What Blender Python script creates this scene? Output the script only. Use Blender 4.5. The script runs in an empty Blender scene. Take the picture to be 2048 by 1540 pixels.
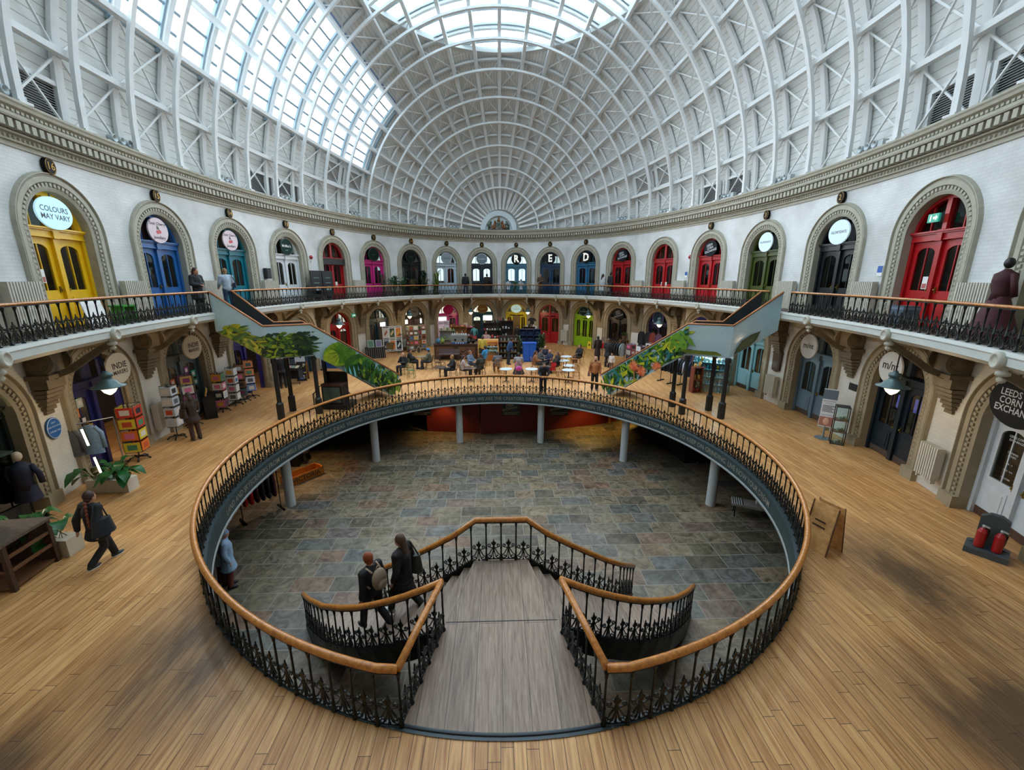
import bpy, math, random
from mathutils import Vector, Matrix
import numpy as np
random.seed(7)
sc = bpy.context.scene
COL = sc.collection
PI = math.pi
# ---------------------------------------------------------------- camera, sky, exposure
FPX = 830.43
C0 = np.array([-.1402, 0., 5.336])
_p, _y, _r = .2494, .0317, .0011
FW = np.array([math.sin(_y)*math.cos(_p), math.cos(_y)*math.cos(_p), -math.sin(_p)])
_R = np.array([math.cos(_y), -math.sin(_y), 0.]); _U = np.cross(_R, FW)
RT = _R*math.cos(_r)+_U*math.sin(_r); VUP = -_R*math.sin(_r)+_U*math.cos(_r)
cam = bpy.data.cameras.new('camera'); cam.sensor_width = 36; cam.sensor_fit = 'HORIZONTAL'
cam.lens = FPX/2048*36; cam.clip_start = .05; cam.clip_end = 300
camo = bpy.data.objects.new('camera', cam); COL.objects.link(camo)
M = Matrix.Identity(4)
for i in range(3):
    M[i][0] = RT[i]; M[i][1] = VUP[i]; M[i][2] = -FW[i]; M[i][3] = C0[i]
camo.matrix_world = M; sc.camera = camo
w = bpy.data.worlds.new('sky'); sc.world = w; w.use_nodes = True
bg = w.node_tree.nodes['Background']; bg.inputs[0].default_value = (.80, .91, 1., 1); bg.inputs[1].default_value = 3.4
vs = sc.view_settings; vs.view_transform = 'Standard'; vs.look = 'None'; vs.gamma = 1; vs.exposure = .85
vs.use_curve_mapping = False
cy = sc.cycles; cy.use_denoising = True; cy.adaptive_threshold = .02; cy.max_bounces = 6; cy.diffuse_bounces = 4; cy.glossy_bounces = 2
cy.transmission_bounces = 4; cy.transparent_max_bounces = 10; cy.sample_clamp_indirect = 6; cy.caustics_reflective = False; cy.caustics_refractive = False
try: cy.denoiser = 'OPENIMAGEDENOISE'
except Exception: pass

def lamp(name, kind, loc, power, color, size=.2, rot=None, spot=None):
    l = bpy.data.lights.new(name, kind); l.energy = power; l.color = color
    if kind == 'AREA': l.shape = 'SQUARE'; l.size = size
    elif kind != 'SUN': l.shadow_soft_size = size
    if spot: l.spot_size = spot; l.spot_blend = .6
    o = bpy.data.objects.new(name, l); COL.objects.link(o); o.location = loc
    if rot: o.rotation_euler = rot
    return o
def portal(c, ux, uy, sx, sy):
    l = bpy.data.lights.new('sky_portal', 'AREA'); l.shape = 'RECTANGLE'; l.size = sx; l.size_y = sy; l.cycles.is_portal = True
    o = bpy.data.objects.new('sky_portal', l); COL.objects.link(o)
    x = Vector(ux).normalized(); y = Vector(uy).normalized(); z = x.cross(y)
    m = Matrix.Identity(4)
    for i in range(3): m[i][0] = x[i]; m[i][1] = y[i]; m[i][2] = z[i]; m[i][3] = c[i]
    o.matrix_world = m
# ---------------------------------------------------------------- plan of the hall
AC, BC, YW = 12.034, 19.478, 17.0985
RA, RB, RX, RY, RR = 7.12, 7.737, -.104, 11.525, .132
ZC = 9.25; GZ = 4.05; BZ = -2.55
def at(px, py, z=0.):
    a = (px-1024)/FPX; b = -(py-770)/FPX; d = FW+a*RT+b*VUP; t = (z-C0[2])/d[2]; q = C0+d*t
    x, y = float(q[0]), float(q[1])-YW; k = math.hypot(x/AC, y/BC); r = math.hypot(x, y)/k if k else 9
    if z == 0. and (1-k)*r < .4: x *= (r-.4)/r/k; y *= (r-.4)/r/k   # keep floor things clear of the wall
    return (x, y+YW, z)
def wp(th, n, z):
    t = math.radians(th); c, s = math.cos(t), math.sin(t)
    nx, ny = -c/AC, -s/BC; L = math.hypot(nx, ny)
    return (AC*c+n*nx/L, YW+BC*s+n*ny/L, z)
def wspeed(th):
    t = math.radians(th); return math.hypot(AC*math.sin(t), BC*math.cos(t))*PI/180
def wnorm(th):
    t = math.radians(th); nx, ny = -math.cos(t)/AC, -math.sin(t)/BC; L = math.hypot(nx, ny); return nx/L, ny/L
def rp(th, n, z):   # ring opening; n towards its centre
    t = math.radians(th); c, s = math.cos(t), math.sin(t); nx, ny = -c/RA, -s/RB; L = math.hypot(nx, ny)
    x, y = RA*c+n*nx/L, RB*s+n*ny/L; k, j = math.cos(RR), math.sin(RR)
    return (RX+x*k-y*j, RY+x*j+y*k, z)
def rado(y, off):
    b = BC-.3+off; q = 1-((y-YW)/b)**2
    return (AC-.3+off)*math.sqrt(max(q, 1e-5))
def dome(phi, y, off):
    r = rado(y, off); p = math.radians(phi); return (-r*math.cos(p), y, ZC+r*math.sin(p))
# daylight enters by the north glazing and the roof light: sampling portals in their openings
for y0, y1 in ((1, 11), (11, 21), (21, 30)):
    ym = (y0+y1)/2; A = Vector(dome(18, y0, .8)); B = Vector(dome(18, y1, .8)); Cc = Vector(dome(45, y0, .8)); D = Vector(dome(45, y1, .8))
    c = (A+B+Cc+D)/4; portal(c, (B-A), (Cc-A)-((Cc-A).dot((B-A).normalized()))*(B-A).normalized(), (B-A).length*1.1, (Cc-A).length*1.15)
portal((0, 17.1, 21.6), (1, 0, 0), (0, -1, 0), 17, 25.5)
# ---------------------------------------------------------------- materials
def lin(h):
    h = h.lstrip('#'); r = [int(h[i:i+2], 16)/255 for i in (0, 2, 4)]
    return tuple(((c+.055)/1.055)**2.4 if c > .04045 else c/12.92 for c in r)+(1,)
MATS = {}
def mat(h, rough=.6, metal=0., noise=0., scale=8., spec=.5, emit=0., name=None):
    k = (h, rough, metal, noise, scale, spec, emit)
    if k in MATS: return MATS[k]
    m = bpy.data.materials.new(name or 'paint_'+h.lstrip('#')); m.use_nodes = True; nt = m.node_tree; b = nt.nodes['Principled BSDF']
    b.inputs['Roughness'].default_value = rough; b.inputs['Metallic'].default_value = metal; b.inputs['Specular IOR Level'].default_value = spec
    c = lin(h); b.inputs['Base Color'].default_value = c
    if noise:
        tc = nt.nodes.new('ShaderNodeTexCoord'); n = nt.nodes.new('ShaderNodeTexNoise'); n.inputs['Scale'].default_value = scale; n.inputs['Detail'].default_value = 6
        r = nt.nodes.new('ShaderNodeValToRGB'); r.color_ramp.elements[0].position = .3; r.color_ramp.elements[1].position = .7
        r.color_ramp.elements[0].color = tuple(v*(1-noise) for v in c[:3])+(1,); r.color_ramp.elements[1].color = tuple(min(1, v*(1+noise*.6)) for v in c[:3])+(1,)
        nt.links.new(tc.outputs['Object'], n.inputs['Vector']); nt.links.new(n.outputs['Fac'], r.inputs['Fac']); nt.links.new(r.outputs['Color'], b.inputs['Base Color'])
    if emit:
        b.inputs['Emission Color'].default_value = c; b.inputs['Emission Strength'].default_value = emit
    MATS[k] = m; return m
def NODE(nt, t, **kw):
    n = nt.nodes.new(t)
    for k, v in kw.items():
        if k in n.inputs.keys(): n.inputs[k].default_value = v
        else: setattr(n, k, v)
    return n
def ramp(nt, stops):
    r = nt.nodes.new('ShaderNodeValToRGB'); e = r.color_ramp.elements
    while len(e) < len(stops): e.new(.5)
    for i, (p, h) in enumerate(stops): e[i].position = p; e[i].color = lin(h) if isinstance(h, str) else h
    return r
def glass(name, tint='#ffffff', gl=.12, dens=0.):
    m = bpy.data.materials.new(name); m.use_nodes = True; nt = m.node_tree; nt.nodes.remove(nt.nodes['Principled BSDF'])
    t = NODE(nt, 'ShaderNodeBsdfTransparent'); t.inputs[0].default_value = lin(tint); g = NODE(nt, 'ShaderNodeBsdfGlossy'); g.inputs['Roughness'].default_value = .04
    x = NODE(nt, 'ShaderNodeMixShader'); x.inputs[0].default_value = gl
    nt.links.new(t.outputs[0], x.inputs[1]); nt.links.new(g.outputs[0], x.inputs[2]); nt.links.new(x.outputs[0], nt.nodes['Material Output'].inputs[0]); return m
G_ROOF = glass('roof_glass', '#eef8ff', .04)
G_DOOR = glass('door_glass', '#9aa3a0', .10)
G_CASE = glass('case_glass', '#e8fbff', .08)
def planks():
    m = bpy.data.materials.new('floorboards'); m.use_nodes = True; nt = m.node_tree; b = nt.nodes['Principled BSDF']; L = nt.links.new
    tc = NODE(nt, 'ShaderNodeTexCoord'); mp = NODE(nt, 'ShaderNodeMapping'); mp.inputs['Rotation'].default_value = (0, 0, PI/2)
    L(tc.outputs['Object'], mp.inputs['Vector'])
    br = NODE(nt, 'ShaderNodeTexBrick', offset=0., offset_frequency=2, Scale=1.)
    br.inputs['Brick Width'].default_value = 1.7; br.inputs['Row Height'].default_value = .15; br.inputs['Mortar Size'].default_value = .004; br.inputs['Mortar Smooth'].default_value = .3
    br.inputs['Color1'].default_value = lin('#d8a76c'); br.inputs['Color2'].default_value = lin('#c08d55'); br.inputs['Mortar'].default_value = lin('#4a3018'); br.inputs['Bias'].default_value = -.1
    s0 = NODE(nt, 'ShaderNodeSeparateXYZ'); L(mp.outputs[0], s0.inputs[0])
    d0 = NODE(nt, 'ShaderNodeMath', operation='DIVIDE'); d0.inputs[1].default_value = .15; L(s0.outputs[1], d0.inputs[0]); f0 = NODE(nt, 'ShaderNodeMath', operation='FLOOR'); L(d0.outputs[0], f0.inputs[0])
    wn_ = NODE(nt, 'ShaderNodeTexWhiteNoise', noise_dimensions='1D'); L(f0.outputs[0], wn_.inputs['W'])
    a0_ = NODE(nt, 'ShaderNodeMath', operation='MULTIPLY_ADD'); a0_.inputs[1].default_value = 1.7; L(wn_.outputs[0], a0_.inputs[0]); L(s0.outputs[0], a0_.inputs[2])
    cb = NODE(nt, 'ShaderNodeCombineXYZ'); L(a0_.outputs[0], cb.inputs[0]); L(s0.outputs[1], cb.inputs[1]); L(cb.outputs[0], br.inputs['Vector'])
    m2 = NODE(nt, 'ShaderNodeMapping'); m2.inputs['Scale'].default_value = (14, .7, 1); L(tc.outputs['Object'], m2.inputs['Vector'])
    n = NODE(nt, 'ShaderNodeTexNoise', Scale=2.2, Detail=8.); L(m2.outputs[0], n.inputs['Vector'])
    r = ramp(nt, [(.3, '#b89a7c'), (.6, '#ffffff')]); L(n.outputs['Fac'], r.inputs['Fac'])
    mx = NODE(nt, 'ShaderNodeMix', data_type='RGBA', blend_type='MULTIPLY'); mx.inputs[0].default_value = .8
    L(br.outputs['Color'], mx.inputs[6]); L(r.outputs['Color'], mx.inputs[7])
    # worn dark tracks near the ring
    m3 = NODE(nt, 'ShaderNodeMapping'); m3.inputs['Scale'].default_value = (.9, .28, 1); L(tc.outputs['Object'], m3.inputs['Vector'])
    n2 = NODE(nt, 'ShaderNodeTexNoise', Scale=1.6, Detail=9., Roughness=.68); L(m3.outputs[0], n2.inputs['Vector'])
    sx = NODE(nt, 'ShaderNodeSeparateXYZ'); L(tc.outputs['Object'], sx.inputs[0])
    def blob(cx, cyy, rx, ry):
        a = NODE(nt, 'ShaderNodeVectorMath', operation='SUBTRACT'); L(tc.outputs['Object'], a.inputs[0]); a.inputs[1].default_value = (cx, cyy, 0)
        c = NODE(nt, 'ShaderNodeVectorMath', operation='DIVIDE'); L(a.outputs[0], c.inputs[0]); c.inputs[1].default_value = (rx, ry, 1)
        d = NODE(nt, 'ShaderNodeVectorMath', operation='LENGTH'); L(c.outputs[0], d.inputs[0])
        e = NODE(nt, 'ShaderNodeMapRange'); e.inputs[1].default_value = .15; e.inputs[2].default_value = 1.; e.inputs[3].default_value = 1.; e.inputs[4].default_value = 0.; L(d.outputs[1], e.inputs[0]); return e
    bl = [blob(7.4, 6.0, 2.2, 3.4), blob(-4.6, 5.2, 2.2, 2.6), blob(6.4, 3.6, 3.2, 2.4), blob(-6.2, 3.4, 2.2, 1.6)]
    s = bl[0].outputs[0]
    for e in bl[1:]:
        q = NODE(nt, 'ShaderNodeMath', operation='MAXIMUM'); L(s, q.inputs[0]); L(e.outputs[0], q.inputs[1]); s = q.outputs[0]
    q = NODE(nt, 'ShaderNodeMath', operation='MULTIPLY'); L(s, q.inputs[0]); L(n2.outputs['Fac'], q.inputs[1])
    mr = NODE(nt, 'ShaderNodeMapRange'); mr.inputs[1].default_value = .14; mr.inputs[2].default_value = .5; L(q.outputs[0], mr.inputs[0])
    md = NODE(nt, 'ShaderNodeMix', data_type='RGBA'); md.inputs[7].default_value = lin('#3d2f24')
    sc2 = NODE(nt, 'ShaderNodeMath', operation='MULTIPLY'); sc2.inputs[1].default_value = .85; L(mr.outputs[0], sc2.inputs[0])
    L(sc2.outputs[0], md.inputs[0]); L(mx.outputs[2], md.inputs[6]); L(md.outputs[2], b.inputs['Base Color'])
    b.inputs['Roughness'].default_value = .42; b.inputs['Specular IOR Level'].default_value = .4
    bu = NODE(nt, 'ShaderNodeBump', Strength=.25, Distance=.01); L(br.outputs['Fac'], bu.inputs['Height']); bu.invert = True; L(bu.outputs[0], b.inputs['Normal'])
    return m
def slate():
    m = bpy.data.materials.new('slate_flags'); m.use_nodes = True; nt = m.node_tree; b = nt.nodes['Principled BSDF']; L = nt.links.new
    tc = NODE(nt, 'ShaderNodeTexCoord')
    br = NODE(nt, 'ShaderNodeTexBrick', offset=.42, Scale=1., squash=.7, squash_frequency=3)
    br.inputs['Brick Width'].default_value = 1.05; br.inputs['Row Height'].default_value = .58; br.inputs['Mortar Size'].default_value = .012
    br.inputs['Color1'].default_value = (0, 0, 0, 1); br.inputs['Color2'].default_value = (1, 1, 1, 1); br.inputs['Mortar'].default_value = (.5, .5, .5, 1)
    L(tc.outputs['Object'], br.inputs['Vector'])
    r = ramp(nt, [(0., '#625f55'), (.2, '#847c6a'), (.4, '#8d8474'), (.55, '#6b7070'), (.72, '#9a8f7b'), (.86, '#8d7260'), (1., '#737a80')])
    L(br.outputs['Color'], r.inputs['Fac'])
    n = NODE(nt, 'ShaderNodeTexNoise', Scale=3., Detail=10., Roughness=.7, Distortion=1.2); L(tc.outputs['Object'], n.inputs['Vector'])
    r2 = ramp(nt, [(.32, '#6f6a62'), (.5, '#c2bba9'), (.72, '#fbf6ec')]); L(n.outputs['Fac'], r2.inputs['Fac'])
    mx = NODE(nt, 'ShaderNodeMix', data_type='RGBA', blend_type='MULTIPLY'); mx.inputs[0].default_value = 1.; L(r.outputs['Color'], mx.inputs[6]); L(r2.outputs['Color'], mx.inputs[7])
    md = NODE(nt, 'ShaderNodeMix', data_type='RGBA'); md.inputs[7].default_value = lin('#7d776b'); L(br.outputs['Fac'], md.inputs[0]); L(mx.outputs[2], md.inputs[6]); L(md.outputs[2], b.inputs['Base Color'])
    b.inputs['Roughness'].default_value = .5
    bu = NODE(nt, 'ShaderNodeBump', Strength=.35, Distance=.02); L(n.outputs['Fac'], bu.inputs['Height']); L(bu.outputs[0], b.inputs['Normal'])
    return m
def grain(name, c1, c2, sc_=(1, 12, 12), rough=.4, board=0.):
    m = bpy.data.materials.new(name); m.use_nodes = True; nt = m.node_tree; b = nt.nodes['Principled BSDF']; L = nt.links.new
    tc = NODE(nt, 'ShaderNodeTexCoord'); mp = NODE(nt, 'ShaderNodeMapping'); mp.inputs['Scale'].default_value = sc_; L(tc.outputs['Object'], mp.inputs[0])
    n = NODE(nt, 'ShaderNodeTexNoise', Scale=2.5, Detail=8., Roughness=.65, Distortion=.4); L(mp.outputs[0], n.inputs['Vector'])
    r = ramp(nt, [(.3, c1), (.7, c2)]); L(n.outputs['Fac'], r.inputs['Fac']); o = r.outputs['Color']
    if board:
        br = NODE(nt, 'ShaderNodeTexBrick', Scale=1.); br.inputs['Brick Width'].default_value = 9.; br.inputs['Row Height'].default_value = board; br.inputs['Mortar Size'].default_value = .004
        br.inputs['Color1'].default_value = (1, 1, 1, 1); br.inputs['Color2'].default_value = (.75, .75, .75, 1); br.inputs['Mortar'].default_value = (.2, .2, .2, 1)
        m2 = NODE(nt, 'ShaderNodeMapping'); m2.inputs['Rotation'].default_value = (0, 0, PI/2); L(tc.outputs['Object'], m2.inputs[0]); L(m2.outputs[0], br.inputs['Vector'])
        mx = NODE(nt, 'ShaderNodeMix', data_type='RGBA', blend_type='MULTIPLY'); mx.inputs[0].default_value = 1.; L(o, mx.inputs[6]); L(br.outputs['Color'], mx.inputs[7]); o = mx.outputs[2]
    L(o, b.inputs['Base Color']); b.inputs['Roughness'].default_value = rough; return m
def boards(name, c, dark, n=160.):   # painted boarding of the roof: seams along the ridge, by the UV map
    m = bpy.data.materials.new(name); m.use_nodes = True; nt = m.node_tree; b = nt.nodes['Principled BSDF']; L = nt.links.new
    uv = NODE(nt, 'ShaderNodeUVMap'); sx = NODE(nt, 'ShaderNodeSeparateXYZ'); L(uv.outputs[0], sx.inputs[0])
    a = NODE(nt, 'ShaderNodeMath', operation='MULTIPLY'); a.inputs[1].default_value = n; L(sx.outputs[1], a.inputs[0])
    f = NODE(nt, 'ShaderNodeMath', operation='FRACT'); L(a.outputs[0], f.inputs[0])
    r = ramp(nt, [(0., dark), (.10, c), (.95, c), (1., dark)]); L(f.outputs[0], r.inputs['Fac']); L(r.outputs['Color'], b.inputs['Base Color']); b.inputs['Roughness'].default_value = .55; return m
def brickwall(name, c, dark):
    m = bpy.data.materials.new(name); m.use_nodes = True; nt = m.node_tree; b = nt.nodes['Principled BSDF']; L = nt.links.new
    uv = NODE(nt, 'ShaderNodeUVMap'); br = NODE(nt, 'ShaderNodeTexBrick', Scale=1.); br.inputs['Brick Width'].default_value = .24; br.inputs['Row Height'].default_value = .085; br.inputs['Mortar Size'].default_value = .006
    br.inputs['Color1'].default_value = lin(c); br.inputs['Color2'].default_value = tuple(v*.95 for v in lin(c)[:3])+(1,); br.inputs['Mortar'].default_value = lin(dark)
    L(uv.outputs[0], br.inputs['Vector'])
    n = NODE(nt, 'ShaderNodeTexNoise', Scale=.8, Detail=8.); tc = NODE(nt, 'ShaderNodeTexCoord'); L(tc.outputs['Object'], n.inputs['Vector'])
    r = ramp(nt, [(.3, '#dcdcda'), (.65, '#ffffff')]); L(n.outputs['Fac'], r.inputs['Fac'])
    mx = NODE(nt, 'ShaderNodeMix', data_type='RGBA', blend_type='MULTIPLY'); mx.inputs[0].default_value = 1.; L(br.outputs['Color'], mx.inputs[6]); L(r.outputs['Color'], mx.inputs[7])
    L(mx.outputs[2], b.inputs['Base Color']); b.inputs['Roughness'].default_value = .5
    bu = NODE(nt, 'ShaderNodeBump', Strength=.15, Distance=.006); bu.invert = True; L(br.outputs['Fac'], bu.inputs['Height']); L(bu.outputs[0], b.inputs['Normal']); return m
M_FLOOR = planks(); M_SLATE = slate()
M_RAIL = grain('handrail_oak', '#8f5220', '#cf883a', (6, 6, 6), .28)
M_STAIR = grain('worn_stair_boards', '#6e5440', '#a8927e', (10, .8, 4), .45, .36)
M_WOOD = grain('bentwood', '#7a4a22', '#b07a3e', (4, 4, 4), .4)
M_DARKWOOD = grain('dark_timber', '#2a1a12', '#4b3020', (4, 10, 10), .5)
M_BROWN = grain('brown_timber', '#4a2e1c', '#754c2e', (4, 10, 10), .5)
M_PINE = grain('pale_timber', '#a87842', '#d3a268', (4, 10, 4), .5)
M_SHELL = boards('white_roof_boards', '#d9dad6', '#8f918e')
M_WALL = brickwall('white_painted_brick', '#dee0df', '#cdd0d0')
M_PIER = brickwall('cream_painted_brick', '#dad6cb', '#cdc8bb')
M_STONE = mat('#a9a594', .6, 0, .12, 5)
M_STONE2 = mat('#978a70', .6, 0, .14, 4)
M_TAN = mat('#85765c', .65, 0, .15, 3); M_BRK = mat('#6b5d47', .65, 0, .2, 5)
M_STEEL = mat('#dcdedd', .45, 0, .05, 4)
M_WHITE = mat('#e8e8e4', .5); M_IRON = mat('#0d1413', .38, .3); M_BLACK = mat('#0b0b0c', .5); M_DARK = mat('#16130f', .8)
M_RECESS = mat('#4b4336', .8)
# ---------------------------------------------------------------- mesh builder
class MB:
    def __init__(s, f=None): s.v = []; s.q = []; s.m = []; s.uv = []; s.f = f; s.mi = 0
    def P(s, p): return tuple(s.f(*p)) if s.f else tuple(p)
    def add(s, vs, fs):
        o = len(s.v); s.v += [s.P(p) for p in vs]
        for f in fs: s.q.append([o+i for i in f]); s.m.append(s.mi)
        return o
    def box(s, c, d, rz=0., tilt=None):
        x, y, z = d[0]/2, d[1]/2, d[2]/2; k, j = math.cos(rz), math.sin(rz); vs = []
        for dz in (-z, z):
            for dx, dy in ((-x, -y), (x, -y), (x, y), (-x, y)):
                p = Vector((dx, dy, dz))
                if tilt: p = tilt @ p
                vs.append((c[0]+p.x*k-p.y*j, c[1]+p.x*j+p.y*k, c[2]+p.z))
        s.add(vs, [(3, 2, 1, 0), (4, 5, 6, 7), (0, 1, 5, 4), (1, 2, 6, 5), (2, 3, 7, 6), (3, 0, 4, 7)])
    def bx(s, x0, x1, y0, y1, z0, z1): s.box(((x0+x1)/2, (y0+y1)/2, (z0+z1)/2), (x1-x0, y1-y0, z1-z0))
    def frames(s, path, up=None, closed=False):
        P = [Vector(p) for p in path]; n = len(P); out = []; prev = None
        for i in range(n):
            a = P[i-1] if (i > 0 or closed) else P[i]; b = P[(i+1) % n] if (i < n-1 or closed) else P[i]
            t = (b-a); t = t.normalized() if t.length > 1e-9 else Vector((0, 0, 1))
            if up is not None: u = Vector(up)
            else: u = prev if prev is not None else (Vector((0, 0, 1)) if abs(t.z) < .9 else Vector((1, 0, 0)))
            x = t.cross(u)
            if x.length < 1e-6: x = t.cross(Vector((1, .1, 0)))
            x.normalize(); y = x.cross(t).normalized(); prev = y; out.append((P[i], x, y))
        return out
    def sweep(s, path, prof, up=None, closed=False, caps=True, scale=None):
        fr = s.frames(path, up, closed); k = len(prof); vs = []
        for i, (p, x, y) in enumerate(fr):
            g = scale[i] if scale else 1.
            for a, b in prof: q = p+x*(a*g)+y*(b*g); vs.append((q.x, q.y, q.z))
        n = len(fr); fs = []
        for i in range(n if closed else n-1):
            j = (i+1) % n
            for a in range(k): b = (a+1) % k; fs.append((i*k+a, i*k+b, j*k+b, j*k+a))
        if caps and not closed: fs.append(tuple(range(k-1, -1, -1))); fs.append(tuple((n-1)*k+a for a in range(k)))
        s.add(vs, fs)
    def tube(s, path, r, n=6, closed=False, up=None, scale=None):
        s.sweep(path, [(r*math.cos(2*PI*i/n), r*math.sin(2*PI*i/n)) for i in range(n)], up, closed, True, scale)
    def bar(s, a, b, w_, h, up=None): s.sweep([a, b], [(-w_/2, -h/2), (w_/2, -h/2), (w_/2, h/2), (-w_/2, h/2)], up)
    def lathe(s, prof, n=12, c=(0, 0, 0), ax='z'):
        vs = []
        for r, z in prof:
            for i in range(n):
                a = 2*PI*i/n; p = (r*math.cos(a), r*math.sin(a), z)
                if ax == 'y': p = (p[0], p[2], p[1])
                if ax == 'x': p = (p[2], p[0], p[1])
                vs.append((c[0]+p[0], c[1]+p[1], c[2]+p[2]))
        fs = []
        for i in range(len(prof)-1):
            for a in range(n): b = (a+1) % n; fs.append((i*n+a, i*n+b, (i+1)*n+b, (i+1)*n+a))
        fs.append(tuple(range(n-1, -1, -1))); fs.append(tuple((len(prof)-1)*n+a for a in range(n)))
        s.add(vs, fs)
    def ball(s, c, r, n=10, m=7):
        if not isinstance(r, (tuple, list)): r = (r, r, r)
        vs = [(c[0], c[1], c[2]-r[2])]
        for i in range(1, m):
            t = PI*i/m
            for a in range(n): vs.append((c[0]+r[0]*math.sin(t)*math.cos(2*PI*a/n), c[1]+r[1]*math.sin(t)*math.sin(2*PI*a/n), c[2]-r[2]*math.cos(t)))
        vs.append((c[0], c[1], c[2]+r[2])); e = len(vs)-1; fs = [(0, 1+(a+1) % n, 1+a) for a in range(n)]
        for i in range(m-2):
            for a in range(n): b = (a+1) % n; fs.append((1+i*n+a, 1+i*n+b, 1+(i+1)*n+b, 1+(i+1)*n+a))
        fs += [(e, 1+(m-2)*n+a, 1+(m-2)*n+(a+1) % n) for a in range(n)]
        s.add(vs, fs)
    def prism(s, o, y0, y1, sides=True):   # outline in (x,z), extruded along y
        n = len(o); vs = [(x, y0, z) for x, z in o]+[(x, y1, z) for x, z in o]
        fs = [tuple(range(n)), tuple(range(2*n-1, n-1, -1))]
        if sides: fs += [(i, i+n, (i+1) % n+n, (i+1) % n) for i in range(n)]
        s.add(vs, fs)
    def slab(s, o, z0, z1):   # outline in (x,y)
        n = len(o); vs = [(x, y, z0) for x, y in o]+[(x, y, z1) for x, y in o]
        s.add(vs, [tuple(range(n-1, -1, -1)), tuple(range(n, 2*n))]+[(i, (i+1) % n, (i+1) % n+n, i+n) for i in range(n)])
    def grid(s, rows, flip=False, closed=False):
        k = len(rows[0]); vs = [p for r in rows for p in r]; fs = []
        for i in range(len(rows)-1):
            for a in range(k if closed else k-1):
                b = (a+1) % k; f = (i*k+a, i*k+b, (i+1)*k+b, (i+1)*k+a); fs.append(f[::-1] if flip else f)
        return s.add(vs, fs)
    def build(s, name, mats, parent=None, smooth=False, uv=None, local=False):
        me = bpy.data.meshes.new(name); o = bpy.data.objects.new(name, me); vs = s.v
        if parent is not None and not local:
            l = parent['_w'] if '_w' in parent else (0, 0, 0); vs = [(p[0]-l[0], p[1]-l[1], p[2]-l[2]) for p in vs]
        me.from_pydata(vs, [], s.q)
        if not isinstance(mats, (list, tuple)): mats = [mats]
        for m in mats: me.materials.append(m)
        if len(mats) > 1: me.polygons.foreach_set('material_index', s.m)
        if smooth: me.polygons.foreach_set('use_smooth', [True]*len(me.polygons))
        if uv:
            L = me.uv_layers.new(name='UVMap')
            for lp in me.loops: L.data[lp.index].uv = uv[lp.vertex_index]
        me.update(); COL.objects.link(o)
        if parent is not None: o.parent = parent; KIDS.setdefault(parent.name, []).append(o)
        return o
def tag(o, label, cat=None, group=None, kind=None):
    if label: o['label'] = label
    if cat: o['category'] = cat
    if group: o['group'] = group
    if kind: o['kind'] = kind
    return o
def root(name, loc=(0, 0, 0), rz=0., label=None, cat=None, group=None, kind=None):
    o = bpy.data.objects.new(name, None); COL.objects.link(o); o.location = loc; o.rotation_euler = (0, 0, rz); o.empty_display_size = .1
    if rz == 0.: o['_w'] = tuple(loc)
    return tag(o, label, cat, group, kind)
def struct(o, label=None): return tag(o, label, None, None, 'structure')
KIDS = {}
def dup(r, loc, rz=None, label=None, group=None, scale=None):
    c = r.copy(); COL.objects.link(c); c.location = loc
    if rz is not None: c.rotation_euler = (0, 0, rz)
    if label: c['label'] = label
    if group: c['group'] = group
    if scale: c.scale = scale
    def go(a, b):
        for ch in KIDS.get(a.name, []):
            d = ch.copy(); COL.objects.link(d); d.parent = b; KIDS.setdefault(b.name, []).append(d); go(ch, d)
    go(r, c); return c
TXT = {}
def text(s, size=1., bold=.0):   # outline of a line of lettering as (verts, faces), centred
    k = (s, bold)
    if k not in TXT:
        cu = bpy.data.curves.new('lettering', 'FONT'); cu.body = s; cu.align_x = 'CENTER'; cu.align_y = 'CENTER'; cu.resolution_u = 2; cu.offset = bold; cu.fill_mode = 'FRONT' if hasattr(cu, 'fill_mode') else 'FRONT'
        o = bpy.data.objects.new('lettering', cu); COL.objects.link(o)
        dg = bpy.context.evaluated_depsgraph_get(); me = bpy.data.meshes.new_from_object(o.evaluated_get(dg))
        TXT[k] = ([tuple(v.co) for v in me.vertices], [tuple(p.vertices) for p in me.polygons])
        bpy.data.objects.remove(o); bpy.data.curves.remove(cu); bpy.data.meshes.remove(me)
    v, f = TXT[k]; return [(a*size, b*size) for a, b, _ in v], f
def letters(mb, s, size, fn, bold=.02):
    v, f = text(s, size, bold); mb.add([fn(a, b) for a, b in v], f)
# ================================================================ SETTING
TAU = [i*360/144 for i in range(144)]
def ring_loop(n_, z, N=144): return [rp(i*360/N, n_, z) for i in range(N)]
def wall_loop(n_, z, N=144): return [wp(i*360/N, n_, z) for i in range(N)]
# ground floor with the round well; the threshold of the stair landing cuts into it
mb = MB()
mb.grid([ring_loop(-.02, 0.), ring_loop(-.02-1.2, 0.), ring_loop(-.02-2.6, 0.), wall_loop(1.2, 0.), wall_loop(-4., 0.)][:2]+[wall_loop(2.2, 0.)[:], wall_loop(-4., 0.)], closed=True, flip=True)
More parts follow.
